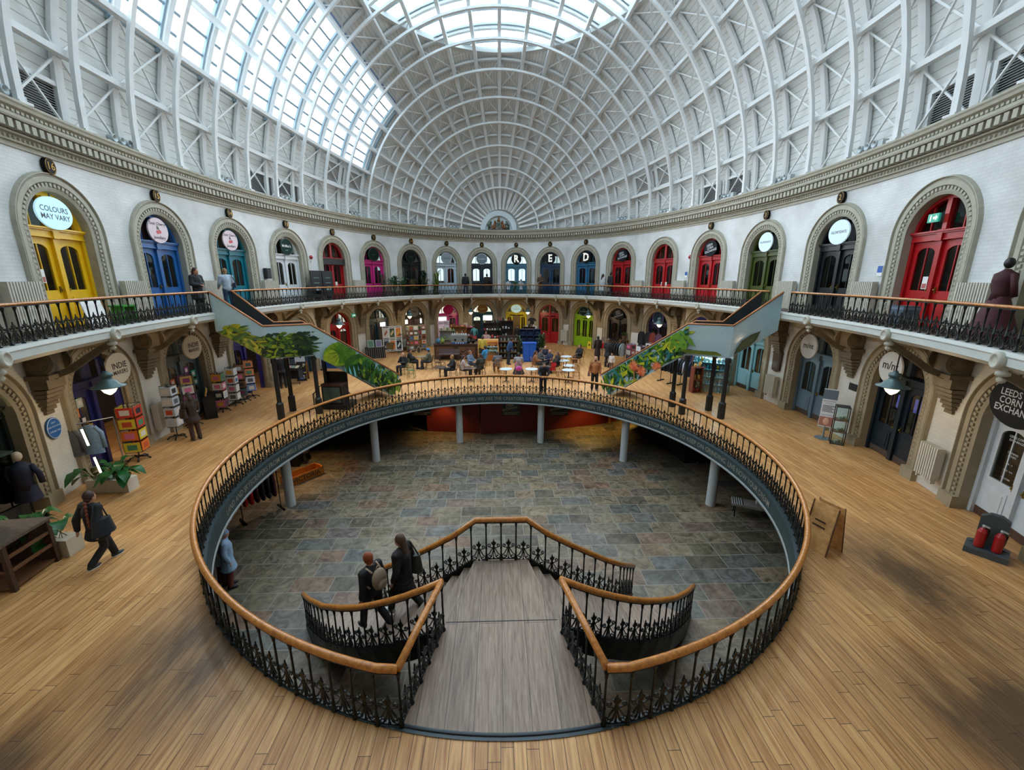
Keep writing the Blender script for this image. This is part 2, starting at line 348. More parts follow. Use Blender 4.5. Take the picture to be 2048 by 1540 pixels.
# ring loop and wall loop are both listed anticlockwise by angle
struct(mb.build('floor', M_FLOOR), 'light oak floorboards of the ground floor')
mb = MB(); mb.grid([ring_loop(0, -.02), ring_loop(0, -.46), ring_loop(-.35, -.5), wall_loop(-4., -.5)], closed=True)
struct(mb.build('ceiling_lower', mat('#4a3a2c', .8)))
mb = MB(); mb.grid([ring_loop(.035, 0.004), ring_loop(.05, -.03), ring_loop(.05, -.42), ring_loop(.0, -.44)], closed=True); mb.grid([ring_loop(-.06, .012), ring_loop(.035, .012), ring_loop(.035, 0.)], closed=True)
fascia = struct(mb.build('trim_1', mat('#2b3b3e', .4)))
mb = MB(); mb.grid([ring_loop(.055, -.415), ring_loop(.07, -.43), ring_loop(.07, -.48), ring_loop(-.1, -.5)], closed=True)
struct(mb.build('trim_2', mat('#8d9290', .5)))
words_ring = 'LAND AND SKYSCRAPERS FROM HUMBLE BEGINNINGS. BIG IDEAS. VISIONS TURNED INTO REAL LIFE FEATURES. WE ARE THE MAKERS. WE ARE THE CREATORS. DREAM BIG. SURPASS YOUR IMAGIN. IT ALL STOPS WHEN YOU STOP MOVING. SO KEEP ON GRINDING. LIVE NOW YOUR DREAM'
mb = MB(); v, f = text(words_ring, .235, .004); x0 = min(a for a, b in v); x1 = max(a for a, b in v)
letters(mb, words_ring, .235, lambda a, b: rp(83-(a/(x1-x0))*214, .062, -.225+b), .004)
tag(mb.build('motto_lettering', mat('#8f8a7c', .5)), 'long grey painted motto running round the dark fascia of the floor well', 'lettering')
# basement
mb = MB(); mb.grid([[(x, y, BZ) for x in (-14, 14)] for y in (-4, 40)], flip=False)
o = struct(mb.build('floor_lower', M_SLATE), 'slate flagstones of the lower floor')
mb = MB(); mb.grid([wall_loop(-.5, BZ, 96), wall_loop(-.5, -.5, 96)], closed=True)
struct(mb.build('wall_lower', mat('#241a15', .85)))
mb = MB()
for px, py in ((582, 1010), (753, 921.5), (920, 884), (1081, 884), (1246.5, 921), (1420.5, 1009)):
    x, y, _ = at(px, py, BZ)
    mb = MB(); mb.lathe([(.165, 0), (.165, 2.06)], 20, (x, y, BZ)); mb.lathe([(.19, 1.98), (.19, 2.08)], 20, (x, y, BZ)); struct(mb.build('column', mat('#b9bcbc', .45), smooth=False))
for th in (250, 290, 225, 315):
    x, y, _ = rp(th, -.5, 0); mb = MB(); mb.lathe([(.165, 0), (.165, 2.06)], 20, (x, y, BZ)); struct(mb.build('column', mat('#b9bcbc', .45)))
# ---- bays of the wall
TH = [207, 195.4, 183.7, 172.2, 160.6, 148.9, 136.7, 124.1, 111.1, 97.3, 83.5, 70.1, 56.6, 44.2, 31.3, 19, 7.1, -5.1, -17, -29]
class Bay:
    def __init__(s, i):
        s.i = i; s.th = TH[i]; s.sp = wspeed(s.th); q = abs(math.sin(math.radians(s.th)))**2
        s.wf = 1-.10*q; s.tl = (TH[i-1]+s.th)/2 if i else s.th+6; s.tr = (TH[i+1]+s.th)/2 if i < len(TH)-1 else s.th-6
        s.uL = (s.th-s.tl)*s.sp/s.wf; s.uR = (s.th-s.tr)*s.sp/s.wf
    def f(s, u, n, z): return wp(s.th-u*s.wf/s.sp, n, z)   # u along the wall to the right, n into the hall
    def yaw(s): x, y = wnorm(s.th); return math.atan2(y, x)+PI/2
BAYS = [Bay(i) for i in range(len(TH))]
UP = dict(hw=1.0, zs=6.5, z0=GZ, zt=8.35, zb=GZ); LO = dict(hw=1.03, zs=2.25, z0=0., zt=3.95, zb=0.)
def arch(hw, zs, z0, d=0., N=18):
    r = hw+d; return [(-r, z0)]+[(-r, z0+(zs-z0)*t) for t in (.5,)]+[(-r*math.cos(PI*i/N), zs+r*math.sin(PI*i/N)) for i in range(N+1)]+[(r, z0+(zs-z0)*t) for t in (.5,)]+[(r, z0)]
def bay_wall(mb, uv, b, L, d):
    a = arch(L['hw'], L['zs'], L['z0'], d); n = len(a); rows = [[], [], []]
    for i, (u, z) in enumerate(a):
        t = i/(n-1)
        if z <= L['zs']+.05 and u < 0 or i < 2: e = (b.uL, z)
        elif z <= L['zs']+.05 and u > 0 or i > n-3: e = (b.uR, z)
        else:
            ang = math.atan2(z-L['zs'], u); c = math.cos(ang); s_ = math.sin(ang); H = L['zt']-L['zs']
            kx = (b.uR if c > 0 else -b.uL)/max(abs(c), 1e-6); kz = H/max(s_, 1e-6); k = min(kx, kz); e = (k*c, L['zs']+k*s_)
        for j in range(3):
            t = j/2; u2 = u+(e[0]-u)*t; z2 = z+(e[1]-z)*t; rows[j].append((u2, z2))
    o = mb.grid([[b.f(u, 0, z) for u, z in r] for r in rows])
    uv += [(u+b.th, z) for r in rows for u, z in r]
    # corners above the arch
    for sx, ub in ((0, b.uL), (1, b.uR)):
        k = [(u, z) for u, z in rows[2] if abs(u-ub) < .02]; zc = max(z for u, z in k); t = [(u, z) for u, z in rows[2] if abs(z-L['zt']) < .02]
        uc = (min if sx == 0 else max)(u for u, z in t) if t else 0
        q = [(ub, zc), (ub, L['zt']), (uc, L['zt'])]
        if not sx: q = q[::-1]
        mb.add([b.f(u, 0, z) for u, z in q], [(0, 1, 2)]); uv += [(u+b.th, z) for u, z in q]
def wall_part(name, ids, L, d, m, split=None):
    mb = MB(); uv = []
    for i in ids: bay_wall(mb, uv, BAYS[i], L, d)
    struct(mb.build(name, m, uv=uv))
for nm, ids in (('wall_left', range(0, 6)), ('wall_back', range(6, 14)), ('wall_right', range(14, 20))):
    wall_part(nm+'_upper', ids, UP, .02, M_WALL); wall_part(nm+'_lower', ids, LO, .02, M_PIER)
# plain end of the oval behind the viewer
mb = MB(); ths = [BAYS[0].tl+(360+BAYS[-1].tr-BAYS[0].tl)*i/40 for i in range(41)]
mb.grid([[wp(t, 0, z) for t in ths] for z in (0, GZ, 8.4)]); struct(mb.build('wall_front', mat('#cfcfca', .6)))
# closing shell of the shops behind the arches
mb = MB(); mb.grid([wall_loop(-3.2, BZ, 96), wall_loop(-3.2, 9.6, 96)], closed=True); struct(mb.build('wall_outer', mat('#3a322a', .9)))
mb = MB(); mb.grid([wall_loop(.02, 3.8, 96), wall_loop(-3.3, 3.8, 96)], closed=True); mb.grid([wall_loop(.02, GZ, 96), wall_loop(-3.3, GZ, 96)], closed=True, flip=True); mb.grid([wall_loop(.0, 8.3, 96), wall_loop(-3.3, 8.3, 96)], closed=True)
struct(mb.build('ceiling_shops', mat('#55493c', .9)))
# ---- gallery
GW = 1.65
mb = MB(); mb.grid([wall_loop(0, GZ), wall_loop(GW, GZ)], closed=True); struct(mb.build('floor_gallery', mat('#7a5c3e', .5, 0, .2, 6)))
mb = MB(); pr = [(GW-.12, GZ+.13), (GW+.05, GZ+.13), (GW+.07, GZ+.06), (GW+.05, GZ+.03), (GW+.05, GZ-.10), (GW+.0, GZ-.13), (GW-.05, GZ-.17), (GW-.10, GZ-.20), (GW-.3, GZ-.22)]
mb.grid([wall_loop(n, z) for n, z in pr], closed=True, flip=True); struct(mb.build('trim_3', mat('#bfc3bd', .5, 0, .06, 3)), 'pale moulded edge of the gallery')
mb = MB(); mb.grid([wall_loop(GW-.3, GZ-.22), wall_loop(GW-.9, GZ-.24), wall_loop(.35, GZ-.3), wall_loop(0, GZ-.42)], closed=True, flip=True); struct(mb.build('ceiling_gallery', mat('#8f8067', .7)))
# ---- main cornice
pr = [(0, 8.3), (.04, 8.31), (.04, 8.36), (.02, 8.37), (.02, 8.41), (.09, 8.43), (.09, 8.46), (.06, 8.47), (.06, 8.57), (.16, 8.59), (.16, 8.63)]
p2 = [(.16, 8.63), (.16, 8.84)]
p3 = [(.16, 8.84), (.34, 8.86), (.36, 8.9), (.36, 8.96), (.32, 8.98), (.32, 9.06), (.40, 9.1), (.42, 9.16), (.45, 9.2), (.45, ZC), (-.9, ZC)]
mb = MB()
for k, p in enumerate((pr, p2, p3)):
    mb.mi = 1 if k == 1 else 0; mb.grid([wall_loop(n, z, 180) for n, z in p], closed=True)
mb.mi = 0; th = -45.
while th < 225:
    sp = wspeed(th); d = .105/sp; g = MB(lambda u, n, z, th=th, sp=sp: wp(th-u/sp, n, z)); g.bx(-.065, .065, .12, .33, 8.65, 8.83); mb.add(g.v, g.q); th += .215/sp
th = -45.; k = 0
while th < 225:
    sp = wspeed(th); g = MB(lambda u, n, z, th=th, sp=sp: wp(th-u/sp, n, z)); g.bx(-.04, .04, .28, .36, 8.99, 9.05); mb.add(g.v, g.q)
    g = MB(lambda u, n, z, th=th, sp=sp: wp(th-u/sp, n, z)); g.ball((0, .065, 8.52), (.045, .04, .045), 6, 4); mb.add(g.v, g.q); th += .13/sp
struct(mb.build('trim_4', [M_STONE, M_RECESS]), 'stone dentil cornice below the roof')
# ---- roof shell
YS = [1.55, 2.8, 4.2, 5.8, 7.5, 9.38, 11.28, 13.17, 15.13, 17.1, 19.1, 20.98, 22.88, 24.72, 26.5, 28.2, 29.9, 31.45, 32.8, 33.95, 34.9, 35.6]
YM = [(a+b)/2 for a, b in zip(YS, YS[1:])]
SO = .62
def phiL(y):
    q = 1-((y-17.1)/12.5)**2
    return 90. if q <= 0 else math.degrees(math.acos(min(1, 8.25*math.sqrt(q)/rado(y, SO))))
yy = sorted(set([-2.7, -2.3, -1.6, -.8, 0.2]+YS+YM+[4.6, 5.2, 30., 29.3, 29.6, 36.0, 36.4, 36.7, 36.9, 36.97, 37.03]+[a+(b-a)*t for a, b in zip(YS, YS[1:]) for t in (.25, .75)])); yy = [y for y in yy if y < 37.04]
cols = [0, 3, 6, 9, 12, 15, 18, 24, 30, 36, 45]
def shell_rows(y, right):
    pl = phiL(y); return [(180-p if right else p) for p in cols+[45+(pl-45)*i/8 for i in range(1, 9)]]
mb = MB(); uv = []
for right in (False, True):
    for ya, yb in zip(yy, yy[1:]):
        A = shell_rows(ya, right); B = shell_rows(yb, right)
        for i in range(len(A)-1):
            if not right and 18 <= A[i] < 45 and A[i+1] <= 45.01 and 1. < (ya+yb)/2 < 30.0: continue
            q = [(A[i], ya), (A[i+1], ya), (B[i+1], yb), (B[i], yb)]
            if right: q = q[::-1]
            mb.add([dome(p, y, SO) for p, y in q], [(0, 1, 2, 3)]); uv += [(y/10, p/180) for p, y in q]
struct(mb.build('ceiling', M_SHELL, uv=uv), 'white boarded vault of the roof')
# north glazing
r = root('window_1', dome(30, 17, SO)); struct(r, 'long strip of north light glazing in the vault')
gy = [y for y in yy if 1.5 < y <= 30.0]; mb = MB()
mb.grid([[dome(p, y, SO+.04) for p in (18, 22.5, 27, 31.5, 36, 40.5, 45)] for y in gy]); mb.build('glass_panes', G_ROOF, r)
mb = MB()
for p in (18, 21, 24, 27, 30, 33, 36, 39, 42, 45): mb.tube([dome(p, y, SO-.03) for y in gy], .065 if p % 9 else .09, 4)
for y in YS:
    if 2 < y < 30: mb.sweep([dome(p, y, SO-.06) for p in range(17, 47, 2)], [(-.05, -.19), (.05, -.19), (.05, .19), (-.05, .19)], (0, 1, 0))
mb.sweep([dome(p, 30.05, SO-.1) for p in range(16, 48, 2)], [(-.12, -.12), (.12, -.12), (.12, .12), (-.12, .12)], (0, 1, 0))
mb.build('glazing_bars', mat('#93a6b0', .5), r)
mb = MB(); mb.sweep([dome(45.6, y, SO-.06) for y in gy], [(-.1, -.1), (.1, -.1), (.1, .1), (-.1, .1)]); mb.build('top_rail', mat('#6f86a8', .5), r)
# roof light on the crown
r = root('window_2', (0, 17.1, 21)); struct(r, 'oval roof light at the crown of the vault')
ly = [y for y in yy if 4.62 < y < 29.59]; mb = MB(); ed = []
rows = []
for y in [4.61]+ly+[29.59]:
    pl = phiL(y); rows.append([dome(pl+(180-2*pl)*i/16, y, SO+.1) for i in range(17)])
mb.grid(rows); mb.build('glass_panes', G_ROOF, r)
mb = MB()
for y in ly:
    if any(abs(y-m) < .01 for m in YS+YM):
        pl = phiL(y); wd = .17 if any(abs(y-m) < .01 for m in YS) else .1
        mb.sweep([dome(pl+(180-2*pl)*i/16, y, SO+.02) for i in range(17)], [(-.05, -wd), (.05, -wd), (.05, wd), (-.05, wd)], (0, 1, 0))
for k in range(6, 15): mb.tube([dome(9*k, y, SO+.02) for y in ly if phiL(y) < 9*k < 180-phiL(y)] or [dome(90, 17, SO), dome(90, 18, SO)], .07, 4)
mb.build('glazing_bars', mat('#b4c2c6', .5), r)
mb = MB(); lp = [rows[i][0] for i in range(len(rows))]+rows[-1][1:-1]+[rows[i][-1] for i in range(len(rows)-1, -1, -1)]+rows[0][-2:0:-1]
lp = [(x, y, z-.14) for x, y, z in lp]; mb.sweep(lp, [(-.16, -.12), (.16, -.12), (.16, .14), (-.16, .14)], (0, 0, 1), True); mb.build('curb', mat('#d5dad8', .5), r)
# ribs, purlins, bracing
TB = [(-.085, -.05), (.085, -.05), (.085, .03), (.03, .03), (.03, .1), (-.03, .1), (-.03, .03), (-.085, .03)]
for y in YS:
    mb = MB(); mb.sweep([dome(p, y, 0.) for p in range(0, 181, 4)], [(-.05, -.08), (.07, -.08), (.07, .08), (-.05, .08)], (0, 1, 0))
    for p in (0, 180): x, yq, z = dome(p, y, .0); mb.box((x, yq, ZC+.03), (.3, .3, .06))
    struct(mb.build('ceiling_rib', M_STEEL))
yp = [float(y) for y in np.linspace(1.0, 34.6, 56)]+[34.9, 35.2, 35.5, 35.75, 35.95, 36.1, 36.22, 36.32, 36.38]
for k in range(1, 20):
    mb = MB(); mb.sweep([dome(9*k, y, .28) for y in yp if rado(y, .28) > 1.3]+[], [(-.1, -.08), (.1, -.08), (.1, .08), (-.1, .08)]); struct(mb.build('ceiling_purlin', M_STEEL))
for j, y in enumerate(YS):
    mb = MB(); mb.sweep([dome(p, y, .48) for p in range(0, 181, 4)], [(-.05, -.11), (.07, -.11), (.07, .11), (-.05, .11)], (0, 1, 0)); struct(mb.build('ceiling_beam', M_STEEL))
for j in range(len(YS)-1):
    mb = MB(); ya, yb = YS[j], YS[j+1]; ymm = (ya+yb)/2; pl = phiL(ymm)
    for k in range(20):
        p0, p1 = 9*k, 9*k+9; pm = p0+4.5
        if 18 < pm < 45 and ymm < 30.3 or pl < pm < 180-pl: continue
        if yb > 34.5 and 25 < pm < 155: continue
        mb.bar(dome(p0, ya, .4), dome(p1, yb, .42), .05, .05); mb.bar(dome(p1, ya, .46), dome(p0, yb, .44), .05, .05)
    struct(mb.build('ceiling_bracing', M_STEEL))
# louvres low in the roof
def louvre(n, side, y0, y1, p0, p1, dark):
    r = root('window_%d' % n, dome(p0 if side < 0 else 180-p0, (y0+y1)/2, SO-.1)); struct(r, 'louvred vent low in the roof')
    fr = MB(); sl = MB(); g = lambda y, p, o: dome(p if side < 0 else 180-p, y, SO-o)
    for a, b in (((y0, p0), (y1, p0)), ((y1, p0), (y1, p1)), ((y1, p1), (y0, p1)), ((y0, p1), (y0, p0))): fr.bar(g(*a, .1), g(*b, .1), .1, .12)
    N = 16
    for i in range(N):
        p = p0+(p1-p0)*(i+.5)/N; sl.bar(g(y0, p, .08), g(y1, p, .08), .025 if dark else .05, .012)
    fr.build('frame', M_STEEL, r); sl.build('slats', mat('#a9adab', .5) if dark else M_STEEL, r)
    bk = MB(); bk.add([g(y0, p0, .03), g(y1, p0, .03), g(y1, p1, .03), g(y0, p1, .03)], [(0, 1, 2, 3)]); bk.build('opening', M_BLACK if dark else mat('#9c948e', .7), r)
LV = [(-1, 11.6, 13.3, .6, 5.3, 1), (-1, 9.7, 11.3, .6, 5.3, 1), (-1, 21.75, 23.35, .6, 5.3, 1), (-1, 23.65, 25.2, .6, 5.3, 1), (1, 23.45, 25.0, .6, 5.3, 1), (1, 21.5, 23.1, .6, 5.3, 1), (1, 11.1, 12.75, .6, 5.3, 1), (1, 9.2, 10.9, .6, 5.3, 1), (-1, 27.2, 28.55, 9.8, 16, 0), (-1, 28.75, 30.0, 9.8, 16, 0), (1, 27.2, 28.55, 9.8, 16, 0), (1, 28.75, 30.0, 9.8, 16, 0)]
for i, a in enumerate(LV): louvre(3+i, *a)
# ---- arch surrounds
def surround(i, lev):
    b = BAYS[i]; L = UP if lev else LO; w_ = .45
    pr = [(0, -.34), (0, .015), (.07, .045), (.09, .02), (.11, .02)]; pb = [(.11, .02), (.20, .02)]
    pc = [(.20, .02), (.22, .07), (.34, .07), (.36, .04), (.39, .04), (.41, .1), (w_-.02, .1), (w_, .0)]
    mb = MB(b.f); N = 28
    for k, P in enumerate((pr, pb, pc)):
        rows = []
        for d, n in P: rows.append([(u, n, z) for u, z in arch(L['hw'], L['zs'], L['z0'], d, N)])
        mb.grid(rows)
    S = L['zs']-L['z0']; r = L['hw']+.155; tot = 2*S+PI*r; nb = int(tot/.125)
    for k in range(nb):
        s = (k+.5)*tot/nb
        if s < S: u, z, a = -r, L['z0']+s, PI
        elif s < S+PI*r: a = PI-(s-S)/r; u, z = r*math.cos(a), L['zs']+r*math.sin(a)
        else: u, z, a = r, L['zs']-(s-S-PI*r), 0.
        c, si = math.cos(a), math.sin(a); q = []
        for n in (.015, .06):
            for da, dt in ((-.04, -.035), (.04, -.035), (.04, .035), (-.04, .035)): q.append((u+c*da-si*dt, n, z+si*da+c*dt))
        mb.add(q, [(4, 5, 6, 7), (0, 1, 5, 4), (1, 2, 6, 5), (2, 3, 7, 6), (3, 0, 4, 7)])
    if not lev:
        for sx in (-1, 1):
            mb.bx(sx*(L['hw']+.22)-.23, sx*(L['hw']+.22)+.23, 0, .14, 0, .3)
    struct(mb.build('trim_%d' % (10+i+(0 if lev else 30)), M_STONE if lev else M_STONE2))
for i in range(20): surround(i, 1); surround(i, 0)
# tan stone upper courses of the ground-floor piers along the back
for i in range(5, 16):
    b = BAYS[i]; mb = MB(b.f); u0 = LO['hw']+.44; u1 = b.uR+(-BAYS[i+1].uL*BAYS[i+1].wf/b.wf-LO['hw']*BAYS[i+1].wf/b.wf-.44*BAYS[i+1].wf/b.wf) if i < 19 else b.uR
    if u1-u0 > .15:
        for k in range(5): mb.bx(u0, u1, 0., .05, 1.72+k*.42, 1.72+k*.42+.4)
        struct(mb.build('trim_%d' % (80+i), M_TAN))
# ---- carved brackets and gallery bosses at the piers
def pier_th():
    return [BAYS[0].tl]+[b.tr for b in BAYS]
for th in pier_th():
    sp = wspeed(th); F = lambda u, n, z: wp(th-u/sp, n, z)
    q = abs(math.sin(math.radians(th)))**2; k = 1-.3*q
    r = root('console_bracket', wp(th, .2, 3.)); struct(r, 'carved stone bracket under the gallery')
    mb = MB(F)
    for j in range(6): s_ = (.13+.035*j)*k; mb.bx(-s_, s_, 0, .07+.045*j, 2.12+.11*j, 2.12+.11*j+.085)
    mb.bx(-.3*k, .3*k, 0, .34, 2.78, 3.02); mb.bx(-.4*k, .4*k, 0, .46, 3.03, 3.13); mb.build('corbel', M_BRK, r)
    mb = MB(F); mb.bx(-.3*k, .3*k, 0, .4, 3.13, 3.72)
    for sx in (-1, 1): mb.lathe([(.02, 0), (.26, 0), (.28, .03), (.2, .05), (.18, .03), (.08, .06), (.02, .08)][::sx and 1], 14, (sx*.3*k, .3, 3.42), 'x') if sx > 0 else mb.lathe([(.02, -.08), (.08, -.06), (.18, -.03), (.2, -.05), (.28, -.03), (.26, 0), (.02, 0)], 14, (-.3*k, .3, 3.42), 'x')
    mb.build('scroll', M_BRK, r)
    mb = MB(); mb.sweep([F(0, .35, 3.05), F(0, .7, 3.2), F(0, 1.05, 3.45), F(0, 1.4, 3.68), F(0, GW-.02, 3.8)], [(-.06, -.07), (.06, -.07), (.06, .07), (-.06, .07)], (0, 0, 1)); mb.build('arm', M_BRK, r)
    bo = MB(F); bo.lathe([(.02, .0), (.15, .0), (.15, .14), (.13, .17), (.1, .17), (.09, .15), (.02, .15)], 16, (0, GW-.02, GZ-.03), 'y')
    bo.lathe([(.02, -.42), (.05, -.40), (.07, -.35), (.04, -.31), (.1, -.28), (.1, -.23), (.06, -.2), (.11, -.14), (.11, -.1)], 12, (0, GW-.02, GZ)); bo.build('boss', mat('#b4b1a2', .55), r, smooth=True)
# ================================================================ PEOPLE
SKIN = mat('#b98468', .5); SKIN2 = mat('#8d5b42', .5)
def capsule(mb, a, b, ra, rb, n=8):
    a, b = Vector(a), Vector(b); d = (b-a); L = d.length
    if L < 1e-6: mb.ball(a, ra); return
    P = []
    for t in (-1., -.7, 0.): P.append((a+d.normalized()*ra*t, ra*math.sqrt(max(1-t*t, .0))+.0008))
    for t in (0., .7, 1.): P.append((b+d.normalized()*rb*t, rb*math.sqrt(max(1-t*t, .0))+.0008))
    mb.sweep([p for p, r in P], [(math.cos(2*PI*i/n), math.sin(2*PI*i/n)) for i in range(n)], None, False, True, [r for p, r in P])
def joints(pose, s, lean=0., arms='down'):
    J = {}
    zp = .52 if pose == 'sit' else .93
    J['pel'] = Vector((0, 0, zp)); q = math.radians(lean)
    def T(x, y, z): return J['pel']+Vector((x, (z)*math.sin(q)+y*math.cos(q), z*math.cos(q)-y*math.sin(q)))
    J['chest'] = T(0, 0, .34); J['neck'] = T(0, -.01, .53); J['head'] = T(0, .035, .665)
    for k, sx in (('L', -1), ('R', 1)):
        J['hip'+k] = J['pel']+Vector((sx*.09, 0, -.02)); J['sh'+k] = T(sx*.185, 0, .455)
        if pose == 'sit': J['kn'+k] = Vector((sx*.12, .43, .52)); J['an'+k] = Vector((sx*.12, .42, .09))
        elif pose == 'walk':
            if sx < 0: J['kn'+k] = Vector((sx*.1, .19, .51)); J['an'+k] = Vector((sx*.09, .27, .09))
            else: J['kn'+k] = Vector((sx*.1, .0, .47)); J['an'+k] = Vector((sx*.1, -.3, .2))
        else: J['kn'+k] = Vector((sx*.1, .02, .49)); J['an'+k] = Vector((sx*.11, -.02, .09))
        a = arms
        if a == 'walk': a = 'fwd' if sx > 0 else 'back'
        if a == 'down': e, w_ = (sx*.245, -.03, .18), (sx*.25, .06, -.06)
        elif a == 'back': e, w_ = (sx*.24, -.14, .2), (sx*.25, -.16, -.05)
        elif a == 'fwd': e, w_ = (sx*.24, .06, .19), (sx*.22, .25, .05)
        elif a == 'table': e, w_ = (sx*.25, .1, .22), (sx*.1, .31, .2)
        elif a == 'chin': e, w_ = ((sx*.2, .2, .22), (sx*.04, .12, .52)) if sx > 0 else ((sx*.24, .06, .2), (.05, .24, .2))
        elif a == 'rail': e, w_ = (sx*.25, .16, .25), (sx*.13, .36, .2)
        elif a == 'clasp': e, w_ = (sx*.25, .02, .2), (sx*.06, .2, .16)
        else: e, w_ = (sx*.24, .02, .2), (sx*.2, .2, .2)
        J['el'+k] = T(*e); J['wr'+k] = T(*w_)
    return J
def remeshed(mb, vox):
    me = bpy.data.meshes.new('body'); me.from_pydata(mb.v, [], mb.q); o = bpy.data.objects.new('body', me); COL.objects.link(o)
    md = o.modifiers.new('r', 'REMESH'); md.mode = 'VOXEL'; md.voxel_size = vox; sm = o.modifiers.new('s', 'SMOOTH'); sm.iterations = 3; sm.factor = .5
    dg = bpy.context.evaluated_depsgraph_get(); m2 = bpy.data.meshes.new_from_object(o.evaluated_get(dg)); bpy.data.objects.remove(o); bpy.data.meshes.remove(me)
    return [tuple(v.co) for v in m2.vertices], [tuple(p.vertices) for p in m2.polygons]
def person(label, loc, face, pose='stand', top='#16181c', legs='#14151a', hair='#1b120c', shoes='#1a1a1a', h=1.70, lean=0., arms='down', long_=0, bald=False, coat=0., skirt=0., skin=SKIN, group=None, bag=None, vox=.024, extra=None, shift=(0, 0)):
    s = h/1.70; J = joints(pose, s, lean, arms); r = root('person', loc, face, label, 'person', group); r.scale = (s, s, s)
    B = MB()
    B.ball(J['head'], (.078, .098, .118), 12, 9); B.ball(J['head']+Vector((0, .03, -.06)), (.06, .07, .062), 10, 7); capsule(B, J['neck']-Vector((0, 0, .03)), J['head']-Vector((0, .02, .06)), .055, .05)
    B.ball(J['head']+Vector((0, .1, -.015)), (.016, .022, .025), 6, 5)
    for sx in (-1, 1): B.ball(J['head']+Vector((sx*.08, -.005, -.01)), (.012, .02, .03), 6, 5)
    capsule(B, J['pel'], J['chest'], .125, .14); B.ball(J['pel'], (.155, .115, .12), 12, 8); B.ball(J['chest'], (.165, .115, .15), 12, 8); capsule(B, J['shL'], J['shR'], .065, .065); capsule(B, J['chest'], J['neck'], .12, .06)
    for k in 'LR':
        capsule(B, J['sh'+k], J['el'+k], .052, .04); capsule(B, J['el'+k], J['wr'+k], .04, .028); capsule(B, J['hip'+k], J['kn'+k], .085, .056); capsule(B, J['kn'+k], J['an'+k], .056, .036)
        f = J['an'+k]+Vector((0, .1, -.055)); capsule(B, J['an'+k]+Vector((0, -.02, -.045)), f, .036, .03)
        d = (J['wr'+k]-J['el'+k]).normalized(); B.ball(J['wr'+k]+d*.045, (.032, .032, .038), 8, 6)
    v, f = remeshed(B, vox); bm = MB(); bm.add(v, f)
    for k, sx in (('L', -1), ('R', 1)):
        d = (J['wr'+k]-J['el'+k]).normalized(); side = d.cross(Vector((0, 0, 1)) if abs(d.z) < .8 else Vector((0, 1, 0))).normalized(); nrm = side.cross(d)
        for q in range(4):
            a = J['wr'+k]+d*.06+side*(-.024+.016*q); L = (.055, .068, .064, .05)[q]; bm.tube([a, a+d*L*.6-nrm*.006, a+d*L-nrm*.02], .0075, 5)
        a = J['wr'+k]+d*.03+side*sx*.026; bm.tube([a, a+d*.03+side*sx*.02, a+d*.055+side*sx*.018], .008, 5)
    body = bm.build('body', skin, r, True, local=True)
    for sx in (-1, 1):
        e = MB(); e.ball(J['head']+Vector((sx*.03, .088, .012)), (.011, .008, .008), 6, 5); e.build('eye', M_BLACK, r, True, local=True)
    e = MB(); e.ball(J['head']+Vector((0, .096, -.06)), (.022, .008, .006), 6, 5); e.build('mouth', mat('#7a3d36', .5), r, True, local=True)
    # clothes
    T = MB(); g = .022
    capsule(T, J['pel']+Vector((0, 0, .02)), J['chest'], .135+g, .145+g); T.ball(J['chest'], (.175+g, .125+g, .15), 12, 8); capsule(T, J['shL'], J['shR'], .07+g, .07+g); capsule(T, J['chest'], J['neck']-Vector((0, 0, .05)), .13+g, .07+g); T.ball(J['pel'], (.16+g, .125+g, .1), 12, 8)
    for k in 'LR':
        capsule(T, J['sh'+k], J['el'+k], .06+g, .05+g); capsule(T, J['el'+k], J['wr'+k]-(J['wr'+k]-J['el'+k])*.08, .05+g, .04+g*.6)
    if coat:
        if pose == 'sit': capsule(T, J['pel'], J['pel']+Vector((0, .3, .0)), .16, .17)
        else:
            for q in range(6): z = J['pel'].z-coat*q/5; T.ball((0, .0, z), (.18+.012*q, .135+.014*q, .1), 12, 7)
    v, f = remeshed(T, vox); tm = MB(); tm.add(v, f); tm.build('coat' if coat else 'top', mat(top, .75, 0, .12, 14), r, True, local=True)
    T = MB()
    for k in 'LR': capsule(T, J['hip'+k], J['kn'+k], .1, .075); capsule(T, J['kn'+k], J['an'+k]+Vector((0, 0, .01)), .078, .07)
    T.ball(J['pel'], (.165, .125, .11), 12, 8)
    if skirt:
        for q in range(7): z = J['pel'].z-skirt*q/6; T.ball((0, .05 if pose == 'sit' else 0, z), (.18+.03*q, .15+.028*q, .09), 12, 7)
    v, f = remeshed(T, vox); tm = MB(); tm.add(v, f); tm.build('skirt' if skirt else 'trousers', mat(legs, .75, 0, .12, 14), r, True, local=True)
    for k in 'LR':
        sh = MB(); a = J['an'+k]; sh.ball(a+Vector((0, .05, -.05)), (.045, .125, .042), 10, 7); sh.ball(a+Vector((0, -.03, -.03)), (.045, .055, .055), 10, 7); o = sh.build('shoe', mat(shoes, .5), r, True, local=True)
        sl = MB(); sl.ball(a+Vector((0, .04, -.078)), (.048, .13, .014), 10, 5); sl.build('sole', mat('#c9c9c4' if shoes != '#1a1a1a' else '#222222', .6), o, True, local=True); o.children
    H = MB()
